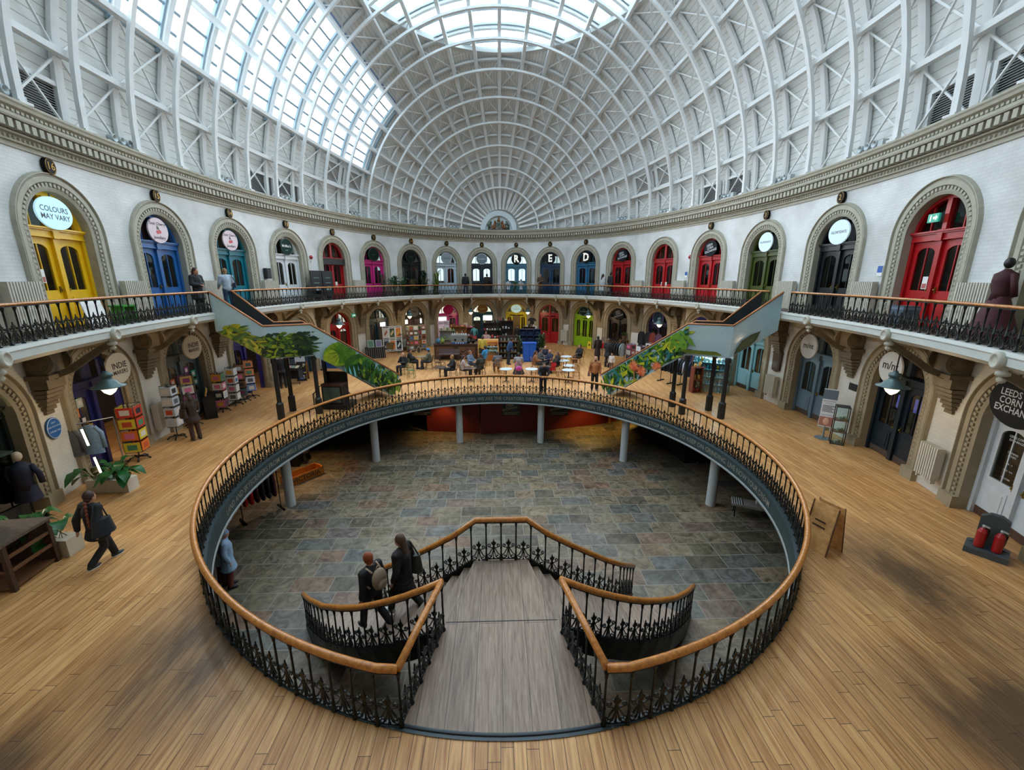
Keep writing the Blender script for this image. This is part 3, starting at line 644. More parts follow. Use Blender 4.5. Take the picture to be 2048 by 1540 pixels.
    if not bald:
        H.ball(J['head']+Vector((0, -.018, .022)), (.09, .1, .115), 12, 9)
        if long_:
            for q in range(7): H.ball(J['head']+Vector((0, -.07-.012*q*(1-lean/90), .0-long_*q/6)), (.085-.004*q, .05, .07), 10, 6)
        H.ball(J['head']+Vector((0, -.06, -.05)), (.075, .05, .06), 10, 6)
        H.build('hair', mat(hair, .6, 0, .25, 40), r, True, local=True)
    else:
        for sx in (-1, 1): H.ball(J['head']+Vector((sx*.066, -.03, -.01)), (.02, .06, .05), 8, 6)
        H.ball(J['head']+Vector((0, -.085, -.025)), (.055, .02, .04), 8, 6); H.build('hair', mat(hair, .6), r, True, local=True)
    if extra: extra(r, J)
    return r
def backpack(hexc):
    def f(r, J):
        c = J['chest']; m = MB(); rows = []
        m.ball(c+Vector((0, -.22, -.02)), (.16, .1, .23), 12, 9); m.ball(c+Vector((0, -.3, -.1)), (.11, .05, .1), 10, 7); m.build('backpack', mat(hexc, .7, 0, .1, 20), r, True, local=True)
        for sx in (-1, 1): m = MB(); m.tube([c+Vector((sx*.1, -.16, .14)), c+Vector((sx*.12, -.03, .2)), c+Vector((sx*.12, .13, .1)), c+Vector((sx*.14, .13, -.1)), c+Vector((sx*.15, -.12, -.18))], .02, 6); m.build('strap', mat(hexc, .7), r, True, local=True)
        m = MB(); m.tube([c+Vector((-.04, -.2, .2)), c+Vector((0, -.2, .26)), c+Vector((.04, -.2, .2))], .012, 5); m.build('handle', mat(hexc, .7), r, True, local=True)
    return f
def shoulder_bag(hexc, sx=1, w_=.19, h_=.15, d=.1, dz=-.22):
    def f(r, J):
        c = J['chest']+Vector((sx*.27, -.05, dz)); m = MB(); rows = []
        for q in range(8):
            t = q/7; z = c.z-h_+2*h_*t; k = 1-.25*t; rows.append([(c.x+sx*.0+d*k*math.cos(2*PI*a/10), c.y+w_*k*math.sin(2*PI*a/10), z) for a in range(10)])
        m.grid(rows, closed=True); m.add(rows[0], [tuple(range(10))]); m.add(rows[-1], [tuple(range(9, -1, -1))]); m.build('bag', mat(hexc, .5), r, True, local=True)
        m = MB(); m.tube([c+Vector((0, -.12, h_)), J['sh'+('R' if sx > 0 else 'L')]+Vector((0, -.07, .08)), J['sh'+('R' if sx > 0 else 'L')]+Vector((0, .05, .09)), c+Vector((0, .12, h_))], .014, 5); m.build('bag_strap', mat(hexc, .6), r, True, local=True)
    return f
def braid(r, J):
    m = MB()
    for q in range(7): m.ball(J['head']+Vector((.02+.018*q, -.12-.015*q, -.1-.075*q)), (.034-.001*q, .03, .045), 8, 6)
    m.build('braid', mat('#7a3c22', .6, 0, .2, 30), r, True, local=True); shoulder_bag('#14202a', 1, .22, .17, .12, -.28)(r, J)
def beanie(hexc):
    def f(r, J): m = MB(); m.ball(J['head']+Vector((0, -.01, .06)), (.098, .108, .085), 12, 8); m.tube([J['head']+Vector((.098*math.cos(t*PI/6), -.01+.108*math.sin(t*PI/6), .03)) for t in range(12)], .018, 6, True); m.build('beanie', mat(hexc, .8), r, True, local=True)
    return f
def beard(r, J): m = MB(); m.ball(J['head']+Vector((0, .07, -.085)), (.055, .045, .05), 10, 7); m.build('beard', mat('#3c2a20', .7), r, True, local=True)
def towards(a, b): return math.atan2(b[1]-a[1], b[0]-a[0])-PI/2
R_ = math.radians
P = person
# on the ground floor, left
P('woman in black with long auburn braid and shoulder bag walking across the left floor', at(212, 1128), R_(-12), 'walk', '#101316', '#0e1014', '#3a2119', '#1d2530', 1.52, arms='back', extra=braid, vox=.018, coat=.22)
P('person in brown coat, cap and trousers browsing cards at the left spinners', at(394, 880), R_(62), 'stand', '#33241a', '#3a241c', '#3b2a1e', '#2c1c14', 1.66, arms='fwd', coat=.2, long_=.1, extra=shoulder_bag('#2b2017', -1))
P('person in a dark suit standing under the left mural stair', at(568, 776), R_(20), 'stand', '#10131a', '#10131a', '#20160f', h=1.72, coat=.1)
# stairs
zz = -1.05; p = (-1.98, 6.35, -.78)
P('person with ginger hair and beige backpack walking down the left flight of stairs', (-2.48, 6.55, -1.08), R_(58), 'walk', '#121418', '#131418', '#8a3f18', '#20262c', 1.62, arms='down', extra=backpack('#9a8670'), vox=.018, lean=4)
P('woman with long brown hair and olive bag in a black coat going down the stair', (-1.95, 6.7, -.86), R_(68), 'walk', '#120e0f', '#17120f', '#4a3424', '#b8c4c6', 1.68, arms='down', long_=.34, coat=.45, extra=shoulder_bag('#2c2f22', 1, .2, .18, .12, -.3), vox=.018)
# at the well rail and floor beyond
P('man in black leaning on the far well railing with his back to the cafe', at(1086, 786), R_(180), 'stand', '#12151b', '#101116', '#3a2418', h=1.6, lean=24, arms='rail', extra=beard)
P('bald bearded man in tan sweater and black trousers beyond the well railing', at(1188, 781), R_(172), 'stand', '#a8693c', '#0f0f12', '#6a4a38', '#3a3a3c', 1.72, bald=True, arms='down', extra=lambda r, J: (beard(r, J), shoulder_bag('#1a1c20', 1, .14, .12, .07, -.42)(r, J)))
P('woman in dark brown coat with long dark hair near the fire extinguisher', at(1194, 722), R_(5), 'stand', '#2c1a18', '#241615', '#1c100d', h=1.66, coat=.5, long_=.3)
P('tall man in dark coat standing by the clothes rails', at(1214, 734), R_(-50), 'stand', '#16181a', '#121316', '#5c4433', h=1.78, coat=.25, arms='clasp')
P('small child with blond hair beside the right mural stair', at(1222, 744), R_(150), 'stand', '#c8c2bb', '#6a5148', '#8d6a42', h=1.12)
P('man in blue shirt and dark trousers bending over the bar shelves', at(1017, 729), R_(-70), 'stand', '#153a63', '#11182a', '#2b1c14', h=1.74, lean=18, arms='fwd')
P('person in a mustard shirt standing in front of the lit display case', at(966, 722), R_(5), 'stand', '#b39b3a', '#22201d', '#3b281b', h=1.68)
P('barista in pale pink shirt behind the cafe counter', at(973, 708), R_(165), 'stand', '#b58c84', '#20201f', '#4b3324', h=1.66, arms='fwd')
P('barista in black working at the coffee machine', at(927, 707), R_(150), 'stand', '#15161a', '#15161a', '#1c130d', h=1.7, arms='fwd')
P('customer in black inside the yellow lower shop', at(1035, 690), R_(170), 'stand', '#1c1512', '#17120f', '#20140d', h=1.62, coat=.3)
P('person in pale grey cap by the well edge on the lower floor', at(448, 1168, BZ), R_(-30), 'stand', '#9aa4b0', '#5a3030', '#8f939c', h=1.62, coat=.2, extra=beanie('#9c9da8'))
P('person in light blue hooded coat on the lower floor', at(465, 1172, BZ), R_(-60), 'stand', '#8fa9c4', '#6a2c22', '#8fa9c4', h=1.66, coat=.35, extra=beanie('#7f98b5'))
P('person in black standing in shadow behind the left white column on the lower floor', at(612, 925, BZ), R_(100), 'stand', '#0d0d0f', '#0d0d0f', '#19110c', h=1.7, coat=.4)
# gallery
def onw(px, py, n, z):
    a = (px-1024)/FPX; b = -(py-770)/FPX; d = FW+a*RT+b*VUP; A_, B_ = AC-n, BC-n; y0 = C0[1]-YW
    qa = (d[0]/A_)**2+(d[1]/B_)**2; qb = 2*(C0[0]*d[0]/A_**2+y0*d[1]/B_**2); qc = (C0[0]/A_)**2+(y0/B_)**2-1
    t = (-qb+math.sqrt(max(qb*qb-4*qa*qc, 0)))/(2*qa); q = C0+d*t; return (float(q[0]), float(q[1]), z)
def gal(px, n=.9): return onw(px, 560, n, GZ)
P('woman in black coat with long red hair on the gallery by the blue upper door', gal(392, 1.0), R_(-100), 'stand', '#0f1216', '#11131a', '#3a1714', h=1.66, arms='clasp', long_=.25, coat=.3)
P('blond person in pale denim jacket and jeans at the head of the left mural stair', gal(452, .95), R_(50), 'stand', '#a9b8c6', '#26405c', '#8c6f4a', h=1.68, arms='fwd', extra=shoulder_bag('#22304a', 1, .12, .1, .06))
P('man in dark hoodie and jeans on the far gallery left of the navy upper door', gal(931, 1.0), R_(0), 'stand', '#14171c', '#1d3550', '#15100c', h=1.72)
P('person in dark patterned coat on the far gallery in front of the navy upper door', gal(974, .8), R_(10), 'stand', '#231c18', '#1c2420', '#15100c', h=1.7, coat=.5)
P('person in brown jacket on the far gallery left of the E disc door', gal(1081, .9), R_(150), 'stand', '#4a3426', '#4c4a42', '#9a8d72', h=1.68, arms='clasp')
P('woman in white coat with long dark hair on the gallery right of the D door', gal(1205, .9), R_(-60), 'walk', '#b9bfc2', '#8d949a', '#2a1512', h=1.64, long_=.32, coat=.4)
P('man in dark suit on the far gallery beside the white-coated woman', gal(1221, .8), R_(-70), 'walk', '#12151c', '#171a20', '#15100c', h=1.76, coat=.15)
# ================================================================ CAFE
def chair_mesh(kind):
    r = root('cafe_chair', (0, 0, 0)); tag(r, 'x', 'chair', 'cafe chairs'); m = M_WOOD if kind == 0 else M_DARKWOOD if kind == 1 else mat('#5a6a3c', .5)
    b = MB(); b.slab([(.2*math.cos(2*PI*i/16), .2*math.sin(2*PI*i/16)) for i in range(16)], .44, .465); b.build('seat', m, r)
    for sx in (-1, 1):
        b = MB(); b.tube([(sx*.15, .15, .44), (sx*.18, .19, 0)], .016, 6); b.build('leg', m, r); b = MB(); b.tube([(sx*.15, -.15, .44), (sx*.19, -.21, 0)], .016, 6); b.build('leg', m, r)
    b = MB()
    b.tube([(-.17, -.16, .44), (-.2, -.22, .7), (-.17, -.25, .86), (0, -.27, .89), (.17, -.25, .86), (.2, -.22, .7), (.17, -.16, .44)], .015, 6); b.tube([(-.17, -.18, .5), (.18, -.25, .84)], .01, 5); b.tube([(.17, -.18, .5), (-.18, -.25, .84)], .01, 5); b.tube([(-.19, -.21, .66), (.19, -.21, .66)], .01, 5); b.build('backrest', m, r)
    b = MB(); b.tube([(.165*math.cos(2*PI*i/12), .165*math.sin(2*PI*i/12), .24) for i in range(12)], .009, 5, True); b.build('stretcher', m, r); return r
CH = {}
def chair(loc, face, label, kind=0):
    if kind not in CH: CH[kind] = o = chair_mesh(kind); o.location = loc; o.rotation_euler = (0, 0, face); o['label'] = label; return o
    return dup(CH[kind], loc, face, label)
TB_ = []
def table(loc, label, hexc='#c6d0d6', rr=.34, square=False):
    hit = [t for t in TB_ if t[0] == hexc]
    if not hit or square:
        r = root('cafe_table', loc); tag(r, label, 'table', 'cafe tables'); b = MB()
        if square: b.bx(-.34, .34, -.34, .34, .71, .74)
        else: b.lathe([(.02, .71), (rr-.01, .71), (rr, .72), (rr, .735), (rr-.01, .745), (.02, .745)], 24)
        b.build('tabletop', mat(hexc, .3), r, local=True); b = MB(); b.lathe([(.03, .05), (.025, .3), (.022, .71)], 10); b.build('pedestal', M_IRON, r, local=True)
        for q in range(4): b = MB(); a = q*PI/2+.78; b.tube([(0, 0, .07), (.2*math.cos(a), .2*math.sin(a), .05), (.26*math.cos(a), .26*math.sin(a), 0.008)], .014, 5); b.build('foot', M_IRON, r, local=True)
        if not square: TB_.append((hexc, r))
        return r
    return dup(hit[0][1], loc, None, label)
def seated(label, px, py, face, ch=0, **k):
    x, y, _ = at(px, py, .5); f = R_(face); P(label, (x, y, -.03), f, 'sit', **k); chair((x-.0*math.sin(f), y, 0), f, 'bentwood chair under the '+label.split(' sitting')[0].replace('woman in patterned top and wide dark skirt with pink bag on her back', 'wide dark skirt and pink bag'), ch)
SE = [('bald man in black sitting with chin on hand at the far left cafe seat', 808, 731, 150, 2, dict(top='#101318', legs='#12131a', bald=True, hair='#8d8378', arms='chin')),
 ('man in navy jacket sitting at the striped table facing right', 820, 722, -80, 1, dict(top='#0f131c', legs='#1b1a20', hair='#3a3430', arms='table', coat=.1)),
 ('person in blue beanie and grey green top sitting at the striped table', 858, 722, 90, 1, dict(top='#4c5245', legs='#22262c', hair='#1b120c', arms='table', extra=beanie('#2a6ea0'))),
 ('fair haired man in black jacket sitting behind the dark middle table', 906, 737, 110, 1, dict(top='#12161d', legs='#14161c', hair='#8a6a3a', arms='table')),
 ('woman with long brown hair and pale sweater sitting left of the counter', 926, 738, -70, 1, dict(top='#a89a94', legs='#12141a', hair='#2c1a12', arms='table', long_=.3)),
 ('person in black and white striped top sitting before the counter', 940, 727, -120, 1, dict(top='#5f6f86', legs='#2a2a30', hair='#6d4a30', arms='table')),
 ('person in bright blue jacket sitting below the display case', 971, 716, 60, 0, dict(top='#2a7fb0', legs='#1a1a1e', hair='#241811', arms='table')),
 ('person in long dark green coat sitting with back to the well', 962, 735, 30, 1, dict(top='#252b20', legs='#1a1c18', hair='#2f1d14', arms='table', coat=.2)),
 ('person in grey hoodie sitting on the crossed back chair', 995, 729, 10, 0, dict(top='#5c5f66', legs='#17191d', hair='#3a322c', arms='table')),
 ('woman in patterned top and wide dark skirt with pink bag on her back', 1037, 732, 0, 0, dict(top='#8b8a8e', legs='#181b22', hair='#14100e', arms='table', skirt=.42)),
 ('woman in rust cardigan sitting left at the busy right table', 1070, 727, -90, 0, dict(top='#8a5a3c', legs='#1a1816', hair='#3c2314', arms='table', long_=.22)),
 ('person in grey coat sitting second at the busy right table', 1080, 722, -120, 0, dict(top='#4f5350', legs='#22221f', hair='#2b2018', arms='table', coat=.1)),
 ('bald man in navy jumper sitting at the back of the right table', 1091, 715, 170, 0, dict(top='#131a30', legs='#12131a', hair='#8d8378', bald=True, arms='table')),
 ('balding man in dark blue shirt sitting at the right table', 1100, 724, 120, 0, dict(top='#16223c', legs='#12131a', hair='#8d8378', bald=True, arms='table')),
 ('woman in black with light brown hair sitting at the right end', 1115, 729, 100, 0, dict(top='#12151a', legs='#0f1114', hair='#6a4c32', arms='table', coat=.1, long_=.2)),
 ('man in black overcoat sitting alone by the wet floor sign', 1160, 712, 120, 0, dict(top='#0f1216', legs='#3a2a24', hair='#4a3a30', arms='table', coat=.2))]
for lab, px, py, fc, ck, kw in SE: seated(lab, px, py, fc, ck, **kw)
x, y, _ = at(1037, 732, .9); r = root('shoulder_pack', (x, y-.27, .82)); tag(r, 'bright pink bag on the back of the woman in the wide dark skirt', 'bag'); b = MB(); b.ball((0, 0, 0), (.17, .07, .14), 12, 8); b.build('bag_body', mat('#b8408e', .5), r, True, local=True); b = MB(); b.tube([(-.15, .02, .02), (-.16, .1, .2), (-.1, .2, .3)], .015, 5); b.tube([(.15, .02, .02), (.16, .1, .2), (.1, .2, .3)], .015, 5); b.build('bag_strap', mat('#b8408e', .5), r, True, local=True)
x, y, _ = at(1106, 731, .7); r = root('red_scarf', (x, y, .45)); tag(r, 'red scarf hanging over a chair back at the right table', 'scarf'); b = MB(); b.grid([[(.16*math.sin(q*1.2)*.3+dx, -.02+.03*math.sin(q*2+dx*9), .42-.09*q) for dx in (-.14, -.07, 0, .07, .14)] for q in range(6)]); b.build('cloth', mat('#b3121a', .7), r, True, local=True)
for px, py, lab, sq in ((843, 713, 'round table with a striped top between the man in navy and the blue beanie', 0), (880, 734, 'dark table left of the fair haired man', 0), (941, 736, 'dark table before the carved counter among seated people', 0), (1012, 738, 'white round table right of the crossed back chair', 0), (1063, 738, 'white round table in front of the blue cabinet', 0), (1090, 733, 'table at the middle of the busy right group', 0), (1133, 713, 'white round table farthest back near the green door', 0), (1127, 721, 'white round table third from the back near the green door', 0), (1138, 731, 'white round table second from the well near the green door', 0), (1137, 740, 'white round table nearest the well near the green door', 0)):
    table(at(px, py, .73)[:2]+(0,), lab, '#c6d0d6' if 'white' in lab else '#8a7a60' if 'striped' in lab else '#3a2a20')
for px, py, fc, lab, kd in ((823, 748, 0, 'green slatted chair nearest the left mural stair', 2), (877, 731, -160, 'dark chair drawn out left of the dark middle table', 1), (886, 745, 0, 'dark bentwood chair with its back to the well', 1), (1067, 752, 10, 'light bentwood chair by the leaning man', 0), (1121, 708, 160, 'light bentwood chair tipped to the farthest white table', 0), (1148, 724, -40, 'light bentwood chair with curly back between the white tables', 0), (1150, 735, -90, 'light bentwood chair right of the second white table', 0), (1120, 750, 60, 'light bentwood chair left of the nearest white table', 0), (1152, 752, -20, 'light bentwood chair right of the nearest white table', 0), (1105, 737, 0, 'light bentwood chair wearing the red scarf', 0), (1003, 748, -10, 'folding chair with a dark bag in front of the grey hoodie', 0)):
    chair(at(px, py+8, 0), R_(fc), lab, kd)
# counter
def board_box(r, name, x0, x1, y0, y1, z0, z1, m): b = MB(); b.bx(x0, x1, y0, y1, z0, z1); return b.build(name, m, r, local=True)
a = at(869, 719); c = at(955, 720); L = c[0]-a[0]; r = root('cafe_counter', (a[0], a[1], 0)); tag(r, 'dark carved wooden cafe counter with two panelled fronts', 'counter')
board_box(r, 'body', 0, L, .05, .7, 0, 1.0, M_DARKWOOD); board_box(r, 'worktop', -.05, L+.05, -.02, .75, 1.0, 1.06, M_DARKWOOD)
for k in range(2):
    x0 = .15+k*L/2; b = MB(); b.bx(x0, x0+L/2-.3, .0, .05, .2, .85); b.build('front_panel', M_BROWN, r, local=True); b = MB()
    for q in range(14): b.ball((x0+.15+(L/2-.6)*random.random(), .0, .3+.45*random.random()), (.08, .025, .05), 6, 4)
    b.build('carving', M_DARKWOOD, r, True, local=True)
CTR = (a[0], a[1], L)
def small(name, label, cat, loc, parts, group=None, rz=0.):
    r = root(name, loc, rz); tag(r, label, cat, group)
    for pn, fn, m in parts: b = MB(); fn(b); b.build(pn, m, r, True if pn in ('cup', 'head', 'foliage', 'pot') else False, local=True)
    return r
small('bench', 'low grey bench against the left half of the cafe counter', 'bench', (a[0]+.35, a[1]-.3, 0), (('seat', lambda b: b.bx(0, 1.4, -.2, .2, .4, .46), mat('#5a4a4a', .6)), ('back', lambda b: b.bx(0, 1.4, .16, .2, .46, .75), mat('#5a4a4a', .6)), ('leg', lambda b: b.bx(.03, .08, -.18, .18, 0, .4), M_DARKWOOD), ('leg', lambda b: b.bx(1.32, 1.37, -.18, .18, 0, .4), M_DARKWOOD)))
small('coffee_machine', 'steel and blue coffee machine with cups on top on the counter', 'coffee machine', (a[0]+1.15, a[1]+.35, 1.06), (('body', lambda b: b.bx(0, 1.1, -.25, .2, .1, .55), mat('#8d979c', .3, .7)), ('drip_tray', lambda b: b.bx(.05, 1.05, -.3, .2, 0, .1), mat('#1e4f86', .3)), ('top_rail', lambda b: b.bx(0, 1.1, -.25, .2, .55, .6), mat('#aab3b6', .3, .6)), ('group_head', lambda b: b.lathe([(.06, .2), (.06, .34)], 10, (.3, -.27, 0)), M_IRON), ('group_head', lambda b: b.lathe([(.06, .2), (.06, .34)], 10, (.8, -.27, 0)), M_IRON)))
cu = small('cup', 'white cup on the coffee machine or counter', 'cup', (a[0]+1.25, a[1]+.3, 1.66), (('cup', lambda b: b.lathe([(.03, 0), (.05, .08), (.045, .08), (.025, .01)], 10), M_WHITE),), 'white cups on the coffee machine')
for k in range(1, 7): dup(cu, (a[0]+1.25+.15*k, a[1]+.3, 1.66))
for k in range(4): dup(cu, (a[0]+1.5+.16*k, a[1]+.08, 1.06), None, 'white cup in the short row on the counter front edge', 'cups on the counter edge')
CB = [(.25, '#3d6d8c', 'blue folded bag pile at the left end of the counter'), (.55, '#7a8a3c', 'olive sack beside the blue bag pile on the counter'), (2.35, '#1c2228', 'dark grinder beside the coffee machine'), (2.7, '#aebcc2', 'pale blue kettle on the counter'), (3.0, '#3a3a2c', 'dark jar right of the kettle')]
for dx, hx, lab in CB: small('counter_item', lab, 'counter ware', (a[0]+min(dx, L-.3), a[1]+.3, 1.06), (('body', lambda b: b.ball((0, 0, .16), (.16, .13, .16), 10, 7), mat(hx, .5)), ('lid', lambda b: b.lathe([(.07, .28), (.07, .34), (.02, .37)], 10), mat(hx, .4))))
a = at(956, 722); r = root('display_case', (a[0], a[1], 0)); tag(r, 'pale wood display case with three lit shelves of cakes', 'display case'); W = at(997, 722)[0]-a[0]
board_box(r, 'plinth', 0, W, 0, .6, 0, .38, mat('#a85a1c', .4)); board_box(r, 'back', 0, W, .55, .6, .38, 1.35, mat('#c98a4a', .4)); board_box(r, 'side', 0, .05, 0, .6, .38, 1.35, M_PINE); board_box(r, 'side', W-.05, W, 0, .6, .38, 1.35, M_PINE); board_box(r, 'top', 0, W, 0, .6, 1.35, 1.42, M_PINE)
for z in (.66, .92): board_box(r, 'shelf', .05, W-.05, .05, .55, z, z+.025, M_WHITE)
board_box(r, 'light_strip', .1, W-.1, .5, .54, 1.3, 1.34, mat('#ffd9a0', .4, emit=6)); board_box(r, 'glass', .05, W-.05, 0., .012, .4, 1.35, G_CASE)
cols_ = ['#d9c7a4', '#8b4a2a', '#c08a4a', '#6b2f22', '#e2d3b8', '#a33b3b']; cp_ = []
for z, zn in ((.38, 'lower'), (.685, 'middle'), (.945, 'upper')):
    for k in range(6):
        hx = cols_[(k*2+int(z*10)) % 6]; small('cake', 'round cake on the %s shelf of the lit display case' % zn, 'cake', (a[0]+.15+k*(W-.3)/5.2, a[1]+.27, z), (('sponge', lambda b: b.lathe([(.085, 0), (.085, .07), (.07, .085), (.01, .09)], 12), mat(hx, .6)),), 'cakes on the %s shelf' % zn)
a = at(998, 719); W = at(1036, 719)[0]-a[0]; r = root('bar_shelf', (a[0], a[1], 0)); tag(r, 'dark brown bar shelving behind the man in the blue shirt', 'shelf'); board_box(r, 'back', 0, W, .4, .45, 0, 1.6, M_DARKWOOD); board_box(r, 'top', -.05, W+.05, 0, .5, 1.2, 1.26, M_BROWN)
for z in (.1, .45, .85): board_box(r, 'shelf', 0, W, .05, .42, z, z+.03, M_BROWN)
board_box(r, 'side', 0, .04, .0, .45, 0, 1.6, M_DARKWOOD); board_box(r, 'side', W-.04, W, .0, .45, 0, 1.6, M_DARKWOOD)
jr = small('jar', 'jar on the dark bar shelving', 'jar', (a[0]+.15, a[1]+.2, .88), (('glass_body', lambda b: b.lathe([(.05, 0), (.055, .02), (.055, .15), (.035, .18)], 10), mat('#7d8f86', .3)), ('lid', lambda b: b.lathe([(.04, .18), (.04, .2)], 10), M_IRON)), 'jars on the bar shelving')
for z in (.13, .48, .88, 1.26):
    for k in range(5):
        if z == .88 and k == 0: continue
        dup(jr, (a[0]+.15+k*(W-.3)/4, a[1]+.22, z))
a = at(1046, 724); W = at(1072, 724)[0]-a[0]; small('blue_cabinet', 'bright blue two door cupboard at the right end of the cafe', 'cupboard', (a[0], a[1], 0), (('body', lambda b: b.bx(0, W, 0, .5, 0, 1.25), mat('#12469a', .4)), ('door', lambda b: b.bx(.03, W/2-.02, -.03, 0, .08, 1.2), mat('#1a55b0', .4)), ('door', lambda b: b.bx(W/2+.02, W-.03, -.03, 0, .08, 1.2), mat('#1a55b0', .4)), ('moulding', lambda b: b.bx(-.03, W+.03, -.05, .52, 1.2, 1.27), mat('#1a55b0', .4))))
a = at(1040, 712); cr = small('crate', 'dark blue crate in the stacked wall behind the blue cupboard', 'crate', (a[0], a[1]+.7, 0), (('frame', lambda b: (b.bx(0, .5, 0, .4, 0, .03), b.bx(0, .5, 0, .4, .42, .45), b.bx(0, .03, 0, .4, 0, .45), b.bx(.47, .5, 0, .4, 0, .45), b.bx(0, .5, .37, .4, 0, .45)), mat('#122448', .5)), ('bottles', lambda b: [b.lathe([(.04, .03), (.04, .2), (.015, .27), (.015, .34)], 8, (.1+.1*q, .18, 0)) for q in range(4)], mat('#27405e', .3))), 'stacked dark blue crates')
for k in range(1, 12): dup(cr, (a[0]+.52*(k % 3), a[1]+.7, .46*(k//3)))
def plant(label, loc, hh, rr, n=26, pot='#6a4a34', hexc='#2c5a2c', wide=.09, droop=.4, potr=.16, poth=.3, box=None, seed=1):
    rnd = random.Random(seed); r = root('potted_plant', loc); tag(r, label, 'plant'); b = MB()
    if box: b.bx(-box[0], box[0], -box[1], box[1], 0, poth)
    else: b.lathe([(potr*.75, 0), (potr, poth), (potr*.9, poth), (potr*.85, poth-.04), (.02, poth-.04)], 14)
    b.build('pot', mat(pot, .6, 0, .08, 6), r, local=True); st = MB(); lf = MB()
    for k in range(n):
        a = rnd.uniform(0, 2*PI); el = rnd.uniform(.25, 1.35); L = rr*rnd.uniform(.6, 1.1); ox, oy = ((rnd.uniform(-.85, .85)*box[0], rnd.uniform(-.5, .5)*box[1]) if box else (0, 0)); p0 = Vector((ox, oy, poth-.04)); pts = []
        hz = hh*rnd.uniform(.35, 1.)
        for t in (0, .25, .5, .7, .85, 1): q = t*L; pts.append(p0+Vector((math.cos(a)*q*math.cos(el*.5)*.9, math.sin(a)*q*math.cos(el*.5)*.9, hz*math.sin(min(t*1.25, 1)*PI/2)*1.-droop*t*t*L)))
        st.tube(pts[:3], .008, 4); w_ = wide*rnd.uniform(.7, 1.2); side = Vector((-math.sin(a), math.cos(a), 0)); ws = (.1, .75, 1, .7, .05)
        rows = []
        for p, k_ in zip(pts[1:], ws): rows.append([p-side*w_*k_, p+Vector((0, 0, -.02*k_)), p+side*w_*k_])
        lf.grid(rows)
    st.build('stems', mat('#3c4a22', .6), r, local=True); tag(lf.build('foliage', mat(hexc, .35, 0, .35, 3), r, True, local=True), None, kind='stuff'); return r
plant('tall palm in front of the dark crates left of the blue cupboard', at(1037, 716), 1.5, .6, 30, '#5a3c28', '#35582e', .04, .5, seed=2)
plant('bushy green plant right of the blue cupboard', at(1083, 712), 1.5, .55, 60, '#7a4a2c', '#2c4a2a', .06, .3, seed=3)
plant('low orange flowered plant below the bushy plant by the seated group', at(1086, 722), .7, .35, 30, '#8a5a2c', '#6a5a24', .05, .2, seed=4)
# ================================================================ SHOP DOORS
def leaf_plate(mb, u0, u1, z0, z1, zg, n0, n1, flip=False):   # a door leaf with an arch-topped light
    a, b = u0+.13*(u1-u0)/.85*1., u1-.13; rr = .16; zt = z1-.17; N = 6
    arc = [(a, zg)]+[(a+(b-a)/2*(1-math.cos(PI*i/(2*N)*1)), zt-rr+rr*math.sin(PI*i/(2*N))) for i in range(N+1)]
    arc += [(b-(b-a)/2*(1-math.cos(PI*i/(2*N))), zt-rr+rr*math.sin(PI*i/(2*N))) for i in range(N-1, -1, -1)]+[(b, zg)]
    mb.bx(u0, a, n0, n1, z0, z1); mb.bx(b, u1, n0, n1, z0, z1); mb.bx(a, b, n0, n1, z0, zg)
    up = arc[1:-1]; vs = []
    for n in (n0, n1): vs += [(u, n, z) for u, z in up]+[(u, n, z1) for u, z in up]
    k = len(up); fs = []
    for i in range(k-1):
        fs.append((i, i+1, k+i+1, k+i)); fs.append((2*k+i, 3*k+i, 3*k+i+1, 2*k+i+1)); fs.append((i, 2*k+i, 2*k+i+1, i+1))
    mb.add(vs, fs)
    mb.bx((a+b)/2-.014, (a+b)/2+.014, n0, n1-.01, zg, zt)
    mb.bx(u0+.16, u1-.16, n1, n1+.018, z0+.2, zg-.18); mb.bx(u0+.24, u1-.24, n1+.018, n1+.03, z0+.28, zg-.26)
    return (a, b, zg, zt)
DN = [0]
